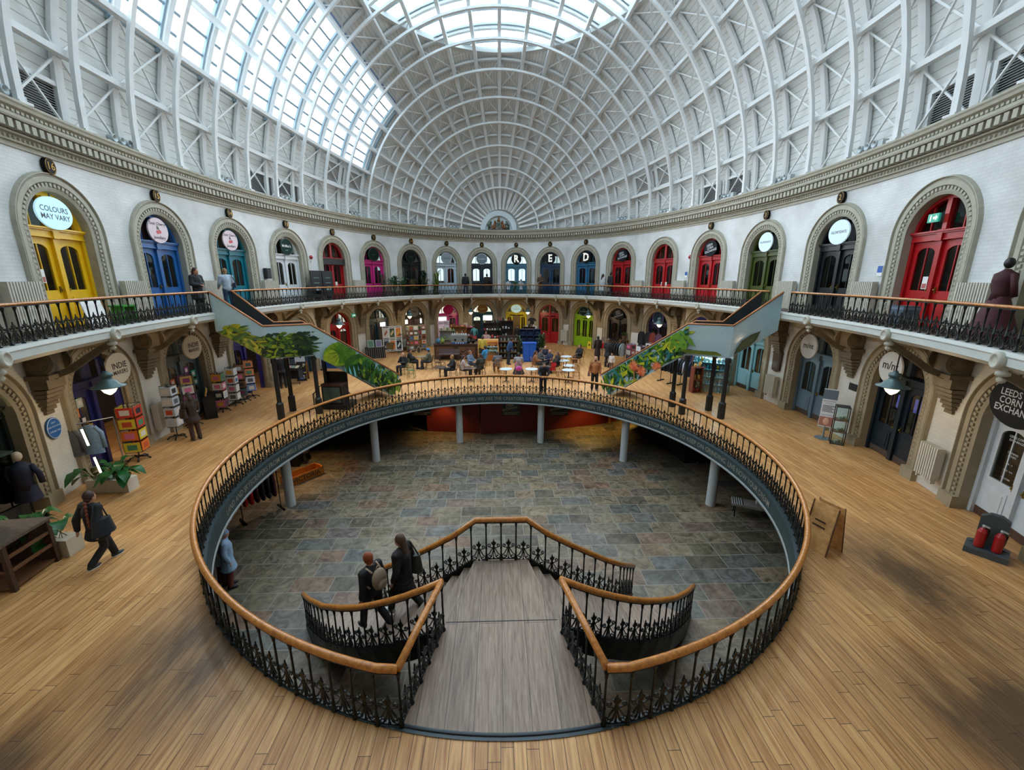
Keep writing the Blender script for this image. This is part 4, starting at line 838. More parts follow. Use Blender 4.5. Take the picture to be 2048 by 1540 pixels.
def shop_door(i, lev, hexc, kick=None, leaves=(1, 1), panel=False, dark=None, three=False):
    b = BAYS[i]; L = UP if lev else LO; z0 = L['z0']+.01; zt = z0+(2.34 if lev else 2.36); hw = L['hw']; DN[0] += 1
    m = mat(hexc, .35, 0, .06, 6)
    r = root('door_%d' % DN[0], b.f(0, -.3, z0)); struct(r)
    mb = MB(b.f); N = 20; rows = []
    for d, n in ((0, -.2), (-.09, -.2), (-.09, -.36), (0, -.36)): rows.append([(u, n, z) for u, z in arch(hw, L['zs'], z0, d, N)])
    mb.grid(rows)
    mb.bx(-hw, hw, -.37, -.2, zt, zt+.14); mb.bx(-hw, hw, -.37, -.15, zt+.14, zt+.18); mb.bx(-hw, hw, -.37, -.11, zt+.18, zt+.22); mb.bx(-hw, hw, -.36, -.18, zt-.03, zt)
    mb.bx(-.07, .07, -.36, -.2, zt+.2, L['zs']+hw-.05); mb.bx(-.09, .09, -.36, -.13, zt-.05, zt+.24)
    for sx in (-.52, .52): mb.bx(sx-.015, sx+.015, -.33, -.26, zt+.2, L['zs']+math.sqrt(hw*hw-sx*sx)-.05)
    if not three: mb.bx(-.065, .065, -.37, -.19, z0, zt)
    mb.build('frame', m, r)
    g = MB(b.f); cr = [(u, z) for u, z in arch(hw-.04, L['zs'], zt+.1, 0, N)]; g.add([(u, -.3, z) for u, z in cr], [tuple(range(len(cr)))]); g.build('fanlight_pane', G_DOOR, r)
    W = [(-hw+.09, -.065), (.065, hw-.09)] if not three else [(-hw+.09, -.36), (-.34, .34), (.36, hw-.09)]
    for k, (u0, u1) in enumerate(W):
        if k < len(leaves) and not leaves[k]: continue
        lf = MB(b.f); a, b_, zg, ztt = leaf_plate(lf, u0, u1, z0+.01, zt-.03, z0+.98 if not three else z0+.8, -.33, -.27)
        o = lf.build('leaf', m, r); p = MB(b.f); p.add([(a, -.3, zg), (b_, -.3, zg), (b_, -.3, ztt), (a, -.3, ztt)], [(0, 1, 2, 3)])
        pane = p.build('pane', mat(dark, .3) if dark else G_DOOR, None); 
        l = r['_w']; me = pane.data
        for v_ in me.vertices: v_.co = (v_.co[0]-l[0], v_.co[1]-l[1], v_.co[2]-l[2])
        pane.parent = o; KIDS.setdefault(o.name, []).append(pane)
        if kick:
            p = MB(b.f); p.bx(u0+.02, u1-.02, -.27, -.255, z0+.02, z0+.2); p.build('kick_plate', mat(kick, .6), r)
        p = MB(b.f); uk = u1-.07 if k == 0 else u0+.07; p.ball((uk, -.22, z0+1.0), .028, 8, 6); p.bx(uk-.02, uk+.02, -.27, -.24, z0+.92, z0+1.08); p.build('handle', mat('#8f7a3a', .3, .9), r)
    return r
UPD = {0: '#c9bf9f', 1: '#e8b712', 2: '#235f9e', 3: '#0f6f80', 4: '#d9dde0', 5: '#a01a20', 6: '#c22a7d', 7: '#101417', 8: '#b9cbd6', 9: '#142838', 10: '#3d7a92', 11: '#173a5a', 12: '#2d6a8e', 13: '#a8141c', 14: '#a8141c', 15: '#b0161f', 16: '#43501f', 17: '#131a1f', 18: '#a81016', 19: '#c9bf9f'}
LOD = {0: ('#161f1a', None, (0, 1)), 1: ('#20235f', None, (1, 0)), 2: ('#4d5f66', None, (1, 1)), 3: ('#2c2a70', None, (1, 0)), 4: ('#2c3f4c', None, (1, 1)), 5: ('#9d171d', None, (1, 1)), 6: ('#12313c', None, (1, 0)), 7: ('#3a2a1c', None, (0, 0)), 8: ('#b62070', None, (0, 1)), 9: ('#163a48', None, (1, 0)), 10: ('#d9c010', None, (1, 0, 1)), 11: ('#9f161c', None, (1, 1)), 12: ('#8db51d', None, (1, 1, 1)), 13: ('#0f1215', None, (1, 1)), 14: ('#1b1a38', None, (1, 0)), 15: ('#2b2b5a', None, (1, 1)), 16: ('#7fb3bb', '#3b2c22', (1, 1)), 17: ('#5d7382', '#4a392c', (1, 1)), 18: ('#13212a', '#4a3a30', (1, 1)), 19: ('#c3c9cc', '#4a3024', (1, 1))}
for i in range(20):
    shop_door(i, 1, UPD[i], leaves=(1, 1)); h, k, lv = LOD[i]; shop_door(i, 0, h, k, lv, three=len(lv) == 3)
# lit rooms behind: daylight windows of the outer street and warm shop lamps
wn = [20]
def lit(i, lev, hexc, e, u0, u1, z0, z1, n=-2.9):
    b = BAYS[i]; wn[0] += 1; mb = MB(b.f); mb.add([(u0, n, z0), (u1, n, z0), (u1, n, z1), (u0, n, z1)], [(0, 1, 2, 3)])
    struct(mb.build('window_%d' % wn[0], mat(hexc, .5, emit=e)), 'daylit window at the back of a shop')
for i in (8, 9, 10): lit(i, 1, '#dcecf5', 2.2, -1., 1., 5.2, 7.3)
lit(11, 1, '#dcecf5', 1.2, -1, 1, 6.6, 7.3); lit(7, 1, '#dcecf5', .8, -1.1, -.2, 6.0, 7.3)
for i, e in ((6, .8), (7, .5), (8, 1.4), (9, 1.2)): lit(i, 0, '#e6ebe6', e, -1.2, 1.2, 1.6, 3.3)
lit(13, 0, '#dfe8ee', .9, .2, 1.2, 1.9, 3.3)
def inlamp(i, lev, p, col, n=-1.6, z=None):
    x, y, q = BAYS[i].f(0, n, z if z else ((GZ if lev else 0)+2.7)); lamp('shop_lamp', 'POINT', (x, y, q), p, col, .12)
for i, p, c in ((10, 130, (1, .75, .25)), (8, 80, (1, .6, .7)), (9, 60, (1, .8, .5)), (7, 50, (1, .85, .65)), (0, 120, (1, .85, .6)), (1, 50, (1, .8, .6)), (14, 25, (.6, .5, 1)), (16, 60, (.7, .95, 1)), (6, 40, (1, .8, .6)), (3, 40, (1, .8, .7))): inlamp(i, 0, p, c)
for i, p, c in ((1, 30, (1, .85, .6)), (2, 20, (1, .7, .6)), (4, 50, (1, .9, .8)), (6, 15, (1, .8, .7)), (12, 20, (.8, .9, 1)), (13, 20, (1, .8, .6)), (0, 30, (1, .85, .6)), (19, 20, (1, .85, .7))): inlamp(i, 1, p, c)
# ================================================================ SIGNS
def oval_sign(i, lev, hexc, label, lines=(), tc='#20282e', hw=.5, hh=.42, z=None, n=-.05, tilt=0., em=0., edge=None, extra=None, u=0.):
    b = BAYS[i]; z = z if z else (6.98 if lev else 2.86); k, j = math.cos(tilt), math.sin(tilt)
    r = root('shop_sign', b.f(u, n, z)); tag(r, label, 'sign')
    mb = MB(b.f); o = [(u+hw*math.cos(2*PI*q/36), z+hh*math.sin(2*PI*q/36)) for q in range(36)]; mb.prism(o, n-.05, n); mb.build('board', mat(hexc, .7, spec=.15, emit=em), r)
    if edge:
        mb = MB(b.f); mb.tube([(u+hw*math.cos(2*PI*q/36), n, z+hh*math.sin(2*PI*q/36)) for q in range(36)], .022, 5, True); mb.build('rim', mat(edge, .4), r)
    mb = MB(b.f); mb.bx(u-.02, u+.02, n-.03, n-.015, z+hh-.02, min(z+hh+.25, (7.46 if lev else 3.7))); mb.build('hanger', M_BLACK, r)
    for s, size, dx, dz in lines:
        mb = MB(b.f); letters(mb, s, size, lambda a, c: (u+dx+(a*k-c*j), n+.006, z+dz+(a*j+c*k)), .012); mb.build('lettering', mat(tc, .5), r)
    if extra: extra(r, b, u, n, z)
    return r
def cherry(r, b, u, n, z):
    mb = MB(b.f)
    for dx, dz in ((-.05, -.06), (.06, -.04)): mb.prism([(u+dx+.062*math.cos(2*PI*q/14), z+dz+.062*math.sin(2*PI*q/14)) for q in range(14)], n, n+.008)
    mb.build('cherries', mat('#c0272d', .4), r); mb = MB(b.f); mb.prism([(u-.02, z+.02), (u-.07, z+.06), (u-.05, z+.17), (u+.0, z+.1)], n, n+.008); mb.bar((u+.05, n+.004, z), (u, n+.004, z+.12), .015, .008); mb.build('cherry_leaf', mat('#1f5a40', .5), r)
S = oval_sign
S(1, 1, '#a9d3e6', 'pale blue oval shop sign over the yellow upper door', (('COLOURS', .19, 0, .09), ('MAY VARY', .19, 0, -.1)), hw=.56, hh=.40, em=.5)
S(2, 1, '#e6d3d8', 'pale pink oval cherry sign over the blue upper door', (('Sour Cherry', .145, 0, .22), ('Jewellery', .15, 0, -.24)), hw=.46, hh=.42, extra=cherry)
S(3, 1, '#e6d3d8', 'pale pink oval cherry sign over the teal upper door', (('Sour Cherry', .145, 0, .22), ('Jewellery', .15, 0, -.24)), hw=.46, hh=.42, extra=cherry)
S(4, 1, '#12302c', 'dark green oval sign over the white upper door', (('McMan\'s', .2, 0, .05), ('* * *', .1, 0, -.18)), '#d7dcd6', hw=.44, hh=.40, edge='#22463f')
S(6, 1, '#0f201b', 'dark green oval sign over the pink upper door', (('barbers', .12, 0, 0),), '#3b5248', edge='#2a443a')
S(7, 1, '#0e1a17', 'black-green oval sign over the upper door behind big plants', (('garden', .12, 0, 0),), '#39473f', edge='#26342c')
S(8, 1, '#8e9aa2', 'grey oval script sign over the white upper shop door', (('Creations', .17, 0, 0),), '#3a4248', edge='#c3ccd0')
S(9, 1, '#74828c', 'grey oval script sign over the navy upper door', (('Creations', .17, 0, 0),), '#c9d2d8', edge='#c3ccd0')
def marquee(i, ch, lab):
    def ex(r, b, u, n, z):
        mb = MB(b.f); v, f = text(ch, .8, .03); mb.add([(u+a, n+.05, z+c) for a, c in v], f); mb.build('letter', mat('#e8e8e0', .5, emit=.25), r)
        mb = MB(b.f)
        for a, c in v[::3]: mb.ball((u+a*.93, n+.06, z+c*.93), .022, 6, 4)
        mb.build('bulb', mat('#fff4d8', .4, emit=1.2), r, True)
    S(i, 1, '#15191c', lab, (), hw=.46, hh=.44, extra=ex)
marquee(10, 'R', 'black disc with a lit letter R over the pale blue upper door')
marquee(11, 'E', 'black disc with a lit letter E over an upper door')
marquee(12, 'D', 'black disc with a lit letter D over the blue upper door')
LC = (('LEEDS', .17, -.08, .17), ('CORN', .17, -.02, .02), ('EXCHANGE', .17, .05, -.13))
S(13, 1, '#171b20', 'tilted black oval market sign over the red upper door beside the blue door', LC, '#cfd6da', hw=.52, hh=.42, tilt=.2)
S(15, 1, '#171b20', 'tilted black oval market sign over the red upper door numbered four', LC, '#cfd6da', hw=.52, hh=.42, tilt=.2)
S(16, 1, '#c3d8e3', 'white oval sign over the olive green upper door', (('GLORYDAYS', .12, 0, 0),), '#10161a', hw=.44, hh=.42, em=.25)
S(17, 1, '#c3d8e3', 'white oval sign over the black upper door', (('GLORYDAYS', .13, 0, 0),), '#10161a', hw=.5, hh=.42, em=.25)
S(0, 0, '#a6cbd8', 'pale blue round sign cut by the picture edge over the dark green lower door', (('AU', .15, .25, 0),), '#1c2a2e', hw=.55, hh=.5, n=.12, em=.25)
S(1, 0, '#c5bca8', 'cream splash sign of the makers over the indigo lower door', (('INDIE', .24, .05, .07), ('MAKERS', .165, .05, -.12)), '#1c1c1c', hw=.5, hh=.44, n=.55, z=2.85)
S(2, 0, '#c5bca8', 'cream splash sign of the makers over the grey lower door', (('INDIE', .24, .05, .07), ('MAKERS', .165, .05, -.12)), '#1c1c1c', hw=.5, hh=.44, n=.35, z=2.85)
S(4, 0, '#8c8f86', 'grey oval sign behind the left mural stair', (), hw=.5, hh=.4)
S(7, 0, '#7d7a70', 'grey round emblem sign over the open brown lower shop', (('M&', .3, 0, 0),), '#3c3a34', hw=.45, hh=.42)
S(8, 0, '#a3154f', 'crimson oval sign over the pink lower shop', (('boudoir', .14, 0, 0),), '#6d0f38', hw=.5, hh=.36, edge='#7a1038')
S(9, 0, '#6f5128', 'brown and gold oval sign over the dark teal lower shop', (('Sweets', .17, 0, 0),), '#b9985a', hw=.5, hh=.36, edge='#b08a48')
S(10, 0, '#b9d6d4', 'pale oval sign over the yellow lower shop', (('the', .1, 0, .12), ('YORKSHIRE', .12, 0, -.04)), '#1d6f7a', hw=.5, hh=.36, edge='#e6e2c0', em=.25)
S(12, 0, '#14201e', 'dark oval sign over the lime green lower door', (('the', .09, 0, .13), ('OLD SCHOOL', .12, 0, -.02)), '#8ea097', hw=.5, hh=.36, edge='#6f7f78')
S(13, 0, '#1a1d20', 'tilted black oval market sign over the black lower shop', LC, '#8f9498', hw=.55, hh=.44, tilt=.3)
S(14, 0, '#1a3140', 'dark disc ringed in purple over the black and purple lower shop', (), hw=.5, hh=.44, edge='#6b3fa0')
S(15, 0, '#262a5c', 'blue disc ringed in purple just above the right mural stair', (), hw=.52, hh=.46, edge='#7a58b8')
S(17, 0, '#cfcfca', 'white round shop sign over the grey blue lower door', (('m/nt', .3, 0, .02),), '#2b2b2b', hw=.46, hh=.46, n=.3)
S(18, 0, '#cfcfca', 'white round shop sign behind a lamp over the black lower door', (('m/nt', .34, 0, .05),), '#2b2b2b', hw=.46, hh=.46, n=.3)
S(19, 0, '#15171a', 'black oval market sign over the white panelled lower door', (('LEEDS', .2, -.2, .17), ('CORN', .2, -.16, 0), ('EXCHANGE', .2, .0, -.17)), '#b9bcbc', hw=.72, hh=.5, n=.2, z=2.9)
b = BAYS[5]; r = root('banner_sign', b.f(0, -.08, 6.38)); tag(r, 'long dark sign with gold letters over the red upper exit door', 'sign')
mb = MB(b.f); mb.bx(-1.02, 1.02, -.09, -.05, 6.2, 6.56); mb.build('board', mat('#17191a', .5), r); mb = MB(b.f); letters(mb, 'WAY OUT', .3, lambda a, c: (a, -.044, 6.38+c), .01); mb.build('lettering', mat('#b58a3c', .4), r)
for (i, lev, u, z, lab) in ((18, 1, -.22, 6.95, 'green exit sign in the fanlight of the big red upper door'), (5, 0, 1.22, 3.0, 'green exit sign on the wall right of the red lower door')):
    b = BAYS[i]; r = root('exit_sign', b.f(u, 0, z)); tag(r, lab, 'sign'); n = -.05 if lev else .1
    mb = MB(b.f); mb.bx(u-.18, u+.18, n-.05, n, z-.11, z+.11); mb.build('box', mat('#128068', .4, emit=.5), r)
    mb = MB(b.f); mb.prism([(u+.0, z-.03), (u+.08, z-.03), (u+.08, z-.07), (u+.15, z), (u+.08, z+.07), (u+.08, z+.03), (u, z+.03)], n, n+.006); mb.ball((u-.08, n, z+.06), (.02, .006, .02), 8, 5); mb.bx(u-.1, u-.06, n, n+.006, z-.08, z+.04); mb.build('pictogram', mat('#dfeee6', .5, emit=.5), r)
# number discs
DISC = {1: '16', 2: '15', 3: '14', 4: '13', 5: '12', 6: '11', 7: '10', 8: '9', 9: '8', 10: '7', 11: '6', 12: '5', 15: '4', 16: '3', 17: '2'}
WORD = {'16': 'sixteen', '15': 'fifteen', '14': 'fourteen', '13': 'thirteen', '12': 'twelve', '11': 'eleven', '10': 'ten', '9': 'nine', '8': 'eight', '7': 'seven', '6': 'six', '5': 'five', '4': 'four', '3': 'three', '2': 'two'}
for i, s in DISC.items():
    b = BAYS[i]; r = root('number_disc', b.f(0, .02, 8.02)); tag(r, 'black oval disc with gold number %s above an upper arch' % WORD[s], 'number plate', 'number discs above the arches')
    z = 8.16 if i > 13 else 8.13; sx = 1/b.wf
    mb = MB(b.f); mb.prism([(.165*sx*math.cos(2*PI*q/24), z-.03+.2*math.sin(2*PI*q/24)) for q in range(24)], .02, .12); mb.build('disc', mat('#0c0b09', .6, spec=.2), r)
    mb = MB(b.f); mb.tube([(.15*sx*math.cos(2*PI*q/24), .12, z-.03+.185*math.sin(2*PI*q/24)) for q in range(24)], .006, 4, True); letters(mb, s, .25, lambda a, c: (a*sx, .126, z-.03+c), .004); mb.build('numeral', mat('#b98f35', .35, .4), r)
# coat of arms at the far end
F = lambda u, n, z: (u-.1, 36.42-n, z)
r = root('coat_of_arms', (-.1, 36.4, ZC)); tag(r, 'gilded coat of arms with shield under a white half round arch', 'crest')
mb = MB(F); rows = []
for q in range(25): a = PI*q/24; rows.append([(R_*math.cos(a), n, ZC+R_*math.sin(a)) for R_, n in ((1.08, -.3), (1.08, .12), (1.12, .16), (1.48, .16), (1.52, .12), (1.52, -.3))])
mb.grid(rows); mb.add([(1.2*math.cos(PI*q/24), -.1, ZC+1.2*math.sin(PI*q/24)) for q in range(25)], [tuple(range(25))]); mb.build('arch', mat('#c9d6da', .5), r)
mb = MB(F); mb.prism([(-.2, ZC+.62), (.2, ZC+.62), (.2, ZC+.34), (.1, ZC+.16), (0, ZC+.1), (-.1, ZC+.16), (-.2, ZC+.34)], .0, .1); mb.build('shield', mat('#6d6a58', .4, .3), r)
mb = MB(F); mb.prism([(-.13, ZC+.56), (.13, ZC+.56), (.13, ZC+.36), (0, ZC+.2), (-.13, ZC+.36)], .1, .12); mb.build('shield_field', mat('#2f4b48', .4), r)
mb = MB(F)
for sx in (-1, 1):
    mb.ball((sx*.34, .05, ZC+.36), (.11, .08, .26), 8, 6); mb.ball((sx*.3, .08, ZC+.66), (.09, .08, .1), 8, 6); mb.ball((sx*.5, .03, ZC+.28), (.12, .06, .12), 8, 6); mb.tube([(sx*.4, .05, ZC+.3), (sx*.5, .06, ZC+.08)], .05, 6); mb.tube([(sx*.3, .1, ZC+.5), (sx*.2, .12, ZC+.62)], .04, 6)
mb.ball((0, .05, ZC+.74), (.15, .1, .1), 8, 6); mb.ball((0, .05, ZC+.88), (.08, .08, .1), 8, 6); mb.tube([(0, .05, ZC+.9), (0, .05, ZC+1.04)], .025, 6); mb.build('supporters', mat('#8a5a34', .4, .4), r, True)
mb = MB(F)
for k in range(26): sx = random.choice((-1, 1)); mb.ball((sx*random.uniform(.45, .86), random.uniform(-.02, .06), ZC+random.uniform(.1, .55)*(1.2-.5*0)), (random.uniform(.05, .1), .04, random.uniform(.04, .09)), 6, 4)
mb.build('mantling', mat('#37543f', .6), r, True)
mb = MB(F); mb.bx(-.9, .9, -.05, .14, ZC, ZC+.09); mb.build('scroll', mat('#3a2c1f', .5), r)
# ================================================================ RAILINGS
def spiral(cx, cz, r0, a0, turns, sgn, N=14):
    return [(cx+r0*(1-.8*i/N)*math.cos(a0+sgn*turns*2*PI*i/N), 0, cz+r0*(1-.8*i/N)*math.sin(a0+sgn*turns*2*PI*i/N)) for i in range(N+1)]
def scroll_mesh():
    mb = MB(); t = .0085; sec = [(-t, -t), (t, -t), (t, t), (-t, t)]
    for s in (-1, 1):
        sp = spiral(.085, .07, .056, PI*.5, 1.25, -1); lyre = [(.012, 0, .285), (.03, 0, .235), (.066, 0, .17)]
        mb.sweep([(s*x, y, z) for x, y, z in [(0.0, 0, .31)]+lyre+[(.088, 0, .127)]+sp[1:]], sec, (0, 1, 0))
        up = spiral(.085, .315, .042, -PI*.6, 1.15, 1); mb.sweep([(s*x, y, z) for x, y, z in [(.0, 0, .25), (.03, 0, .255)]+up], sec, (0, 1, 0))
        mb.sweep([(s*.045, 0, .05), (s*.02, 0, .16), (s*.004, 0, .27)], sec, (0, 1, 0))
        mb.sweep([(0, 0, .30), (s*.035, 0, .35), (s*.045, 0, .385)], sec, (0, 1, 0))
    mb.sweep([(0, 0, .015), (0, 0, .33)], sec, (0, 1, 0)); mb.prism([(0, .31), (.034, .37), (.012, .42), (0, .47), (-.012, .42), (-.034, .37)], -.009, .009); mb.prism([(0, .0), (.02, .03), (0, .06), (-.02, .03)], -.009, .009)
    mb.bar((-.15, 0, .012), (.15, 0, .012), .016, .02)
    return mb
def bal_mesh():
    mb = MB(); mb.lathe([(.032, 0), (.036, .02), (.03, .05), (.018, .07), (.017, .3), (.024, .31), (.024, .33), (.016, .345), (.0145, .84), (.02, .85), (.02, .87), (.028, .93), (.034, .95), (.034, .97)], 8); return mb
_sm = scroll_mesh().build('scroll_panel', M_IRON); _bm = bal_mesh().build('baluster', M_IRON, smooth=True)
SM, BM = _sm.data, _bm.data; bpy.data.objects.remove(_sm); bpy.data.objects.remove(_bm)
def resample(path, step):
    P = [Vector(p) for p in path]; d = [0.]
    for a, b in zip(P, P[1:]): d.append(d[-1]+math.hypot(b.x-a.x, b.y-a.y))
    n = max(1, round(d[-1]/step)); out = []; j = 0
    for i in range(n+1):
        s = d[-1]*i/n
        while j < len(P)-2 and d[j+1] < s: j += 1
        t = (s-d[j])/max(d[j+1]-d[j], 1e-9); out.append(P[j].lerp(P[j+1], min(max(t, 0), 1)))
    return out
def railing(label, path, H, step=.3, rr=.05, foot=.0, name='railing', rail_path=None, hm=None):
    pts = resample(path, step); c = pts[len(pts)//2]; r = root(name, (c.x, c.y, c.z)); tag(r, label, 'railing')
    mb = MB(); mb.tube([(p[0], p[1], p[2]+H-rr) for p in (rail_path or path)], rr, 8, up=(0, 0, 1)); mb.build('handrail', hm or M_RAIL, r, True)
    mb = MB(); mb.sweep([(p[0], p[1], p[2]+H-2*rr-.008) for p in path], [(-.022, -.01), (.022, -.01), (.022, .01), (-.022, .01)], (0, 0, 1)); mb.build('top_bar', M_IRON, r)
    hb = H-2*rr-.0; zs = hb/.97; ids = sorted(range(len(pts)), key=lambda i: (pts[i]-Vector(C0)).length); near = set(ids[:100]); B2 = MB(); S2 = MB()
    ps = (step/.3, 1, (H/.94)**.8)
    for i, p in enumerate(pts):
        a = pts[max(i-1, 0)]; q = pts[min(i+1, len(pts)-1)]; ang = math.atan2(q.y-a.y, q.x-a.x)
        if i in near:
            o = bpy.data.objects.new('baluster', BM); COL.objects.link(o); o.location = p-c; o.scale = (1, 1, zs); o.parent = r
        else: B2.add([(p.x+v.co.x, p.y+v.co.y, p.z+v.co.z*zs) for v in BM.vertices], [tuple(f.vertices) for f in BM.polygons])
        if i < len(pts)-1:
            q = pts[i+1]; m_ = (p+q)/2; an = math.atan2(q.y-p.y, q.x-p.x); k = math.hypot(q.x-p.x, q.y-p.y)/.3
            if i in near:
                o = bpy.data.objects.new('scroll_panel', SM); COL.objects.link(o); o.location = m_-c+Vector((0, 0, .02)); o.rotation_euler = (0, 0, an); o.scale = (k, 1, ps[2]); o.parent = r
            else:
                cs, sn = math.cos(an), math.sin(an); S2.add([(m_.x+v.co.x*k*cs-v.co.y*sn, m_.y+v.co.x*k*sn+v.co.y*cs, m_.z+.02+v.co.z*ps[2]) for v in SM.vertices], [tuple(f.vertices) for f in SM.polygons])
    if B2.v: tag(B2.build('far_balusters', M_IRON, r, True), None, kind='stuff'); tag(S2.build('far_scroll_panels', M_IRON, r), None, kind='stuff')
    return r
def ring_angle(x, y):
    k, j = math.cos(RR), math.sin(RR); dx, dy = x-RX, y-RY; return math.degrees(math.atan2((-dx*j+dy*k)/RB, (dx*k+dy*j)/RA))
CL, CR = (-1.36, 3.95), (1.11, 3.89)
a0 = ring_angle(*CR); a1 = ring_angle(*CL)
if a1 < a0: a1 += 360
if a0 < 0: pass
span = 360-((a1-a0) % 360) if ((a1-a0) % 360) < 180 else ((a1-a0) % 360)
rpath = [CR+(.0,)]+[rp(a0+span*i/160, -.04, 0.) for i in range(1, 160)]+[CL+(.0,)]
railing('round iron railing with oak handrail circling the floor well', rpath, .94, .312, name='well_railing')
# gallery railings
GR = GW-.04
def gpath(t0, t1, N=90): return [wp(t0+(t1-t0)*i/N, GR, GZ+.13) for i in range(N+1)]
GH = 4.92-GZ-.13
railing('gallery railing left of the left mural stair', gpath(207+22, 185.6), GH, .30, .03)
railing('long gallery railing round the far end between the two mural stairs', gpath(181.3, -2.6, 160), GH, .30, .03)
railing('gallery railing right of the right mural stair', gpath(-6.9, -50), GH, .30, .03)
# ================================================================ CENTRAL STAIR
NEAR = [(.78, 5.40, 0), (1.08, 5.43, -.16), (1.39, 5.49, -.33), (1.67, 5.58, -.49), (1.97, 5.70, -.66), (2.31, 5.87, -.86), (2.71, 6.16, -1.12), (3.23, 6.63, -1.5), (3.88, 7.42, -2.04), (4.38, 8.12, -2.5)]
FAR = [(.36, 7.05, 0), (.78, 7.05, -.32), (1.21, 7.16, -.63), (1.59, 7.3, -.91), (2.08, 7.52, -1.29), (2.55, 7.9, -1.71), (3.19, 8.85, -2.5)]
MX = lambda p: (-.25-p[0], p[1], p[2])
def zpath(P, z):
    for a, b in zip(P, P[1:]):
        if b[2] <= z <= a[2]+1e-6: t = (a[2]-z)/(a[2]-b[2]); return (a[0]+(b[0]-a[0])*t, a[1]+(b[1]-a[1])*t)
    return P[-1][:2]
r = root('staircase', (-.12, 5.5, 0)); tag(r, 'double staircase of weathered boards dropping from the landing into the well', 'staircase')
mb = MB(); mb.slab([rp(a1+(360+a0-a1 if a0 < a1 else a0-a1)*i/12, -.03, 0)[:2] for i in range(13)]+[ (.80, 5.5), (.38, 7.12), (-.63, 7.12), (-1.05, 5.5)], -.16, .006); mb.build('landing', M_STAIR, r)
mb = MB(); mb.box((-.12, 5.54, .008), (1.8, .012, .004)); mb.tube([rp(a1+(360+a0-a1 if a0 < a1 else a0-a1)*i/12, .0, .012) for i in range(13)], .018, 6); mb.build('threshold_strip', mat('#23262a', .35, .6), r)
NS = 14
for sd in (0, 1):
    g = None if not sd else (lambda x, y, z: (-.25-x, y, z))
    for k in range(NS):
        za, zb = -2.5*k/NS, -2.5*(k+1)/NS; a, b_ = zpath(NEAR, za), zpath(FAR, za); c, d = zpath(NEAR, zb), zpath(FAR, zb)
        mb = MB(g); z = zb+.03
        vs = [(a[0], a[1], z-.05), (b_[0], b_[1], z-.05), (d[0], d[1], z-.05), (c[0], c[1], z-.05)]; vs += [(p[0], p[1], z) for p in vs]
        mb.add(vs, [(3, 2, 1, 0), (4, 5, 6, 7), (0, 1, 5, 4), (1, 2, 6, 5), (2, 3, 7, 6), (3, 0, 4, 7)])
        mb.add([(a[0], a[1], z), (b_[0], b_[1], z), (b_[0], b_[1], za+.01), (a[0], a[1], za+.01)], [(0, 1, 2, 3)]); mb.build('tread', M_STAIR, r)
    for P in (NEAR, FAR):
        mb = MB(g); mb.sweep([(x, y, z-.12) for x, y, z in P], [(-.025, -.2), (.025, -.2), (.025, .17), (-.025, .17)], (0, 0, 1)); mb.build('stringer', M_IRON, r)
    mb = MB(g); mb.grid([[(x, y, z-.3) for x, y in (zpath(NEAR, z), zpath(FAR, z))] for z in np.linspace(-.02, -2.3, 16)]); mb.build('soffit', M_IRON, r)
railing('railing from the right well corner down the near side of the right flight', [CR+(0.,), (.95, 4.65, 0), (.80, 5.34, 0)]+NEAR, .94, .29, name='stair_railing')
railing('railing from the left well corner down the near side of the left flight', [CL+(0.,), (-1.2, 4.7, 0), (-1.05, 5.34, 0)]+[MX(p) for p in NEAR], .94, .29, name='stair_railing')
railing('railing round the far end of the landing and down both flights', [MX(p) for p in FAR[::-1]]+FAR, .94, .29, name='stair_railing')
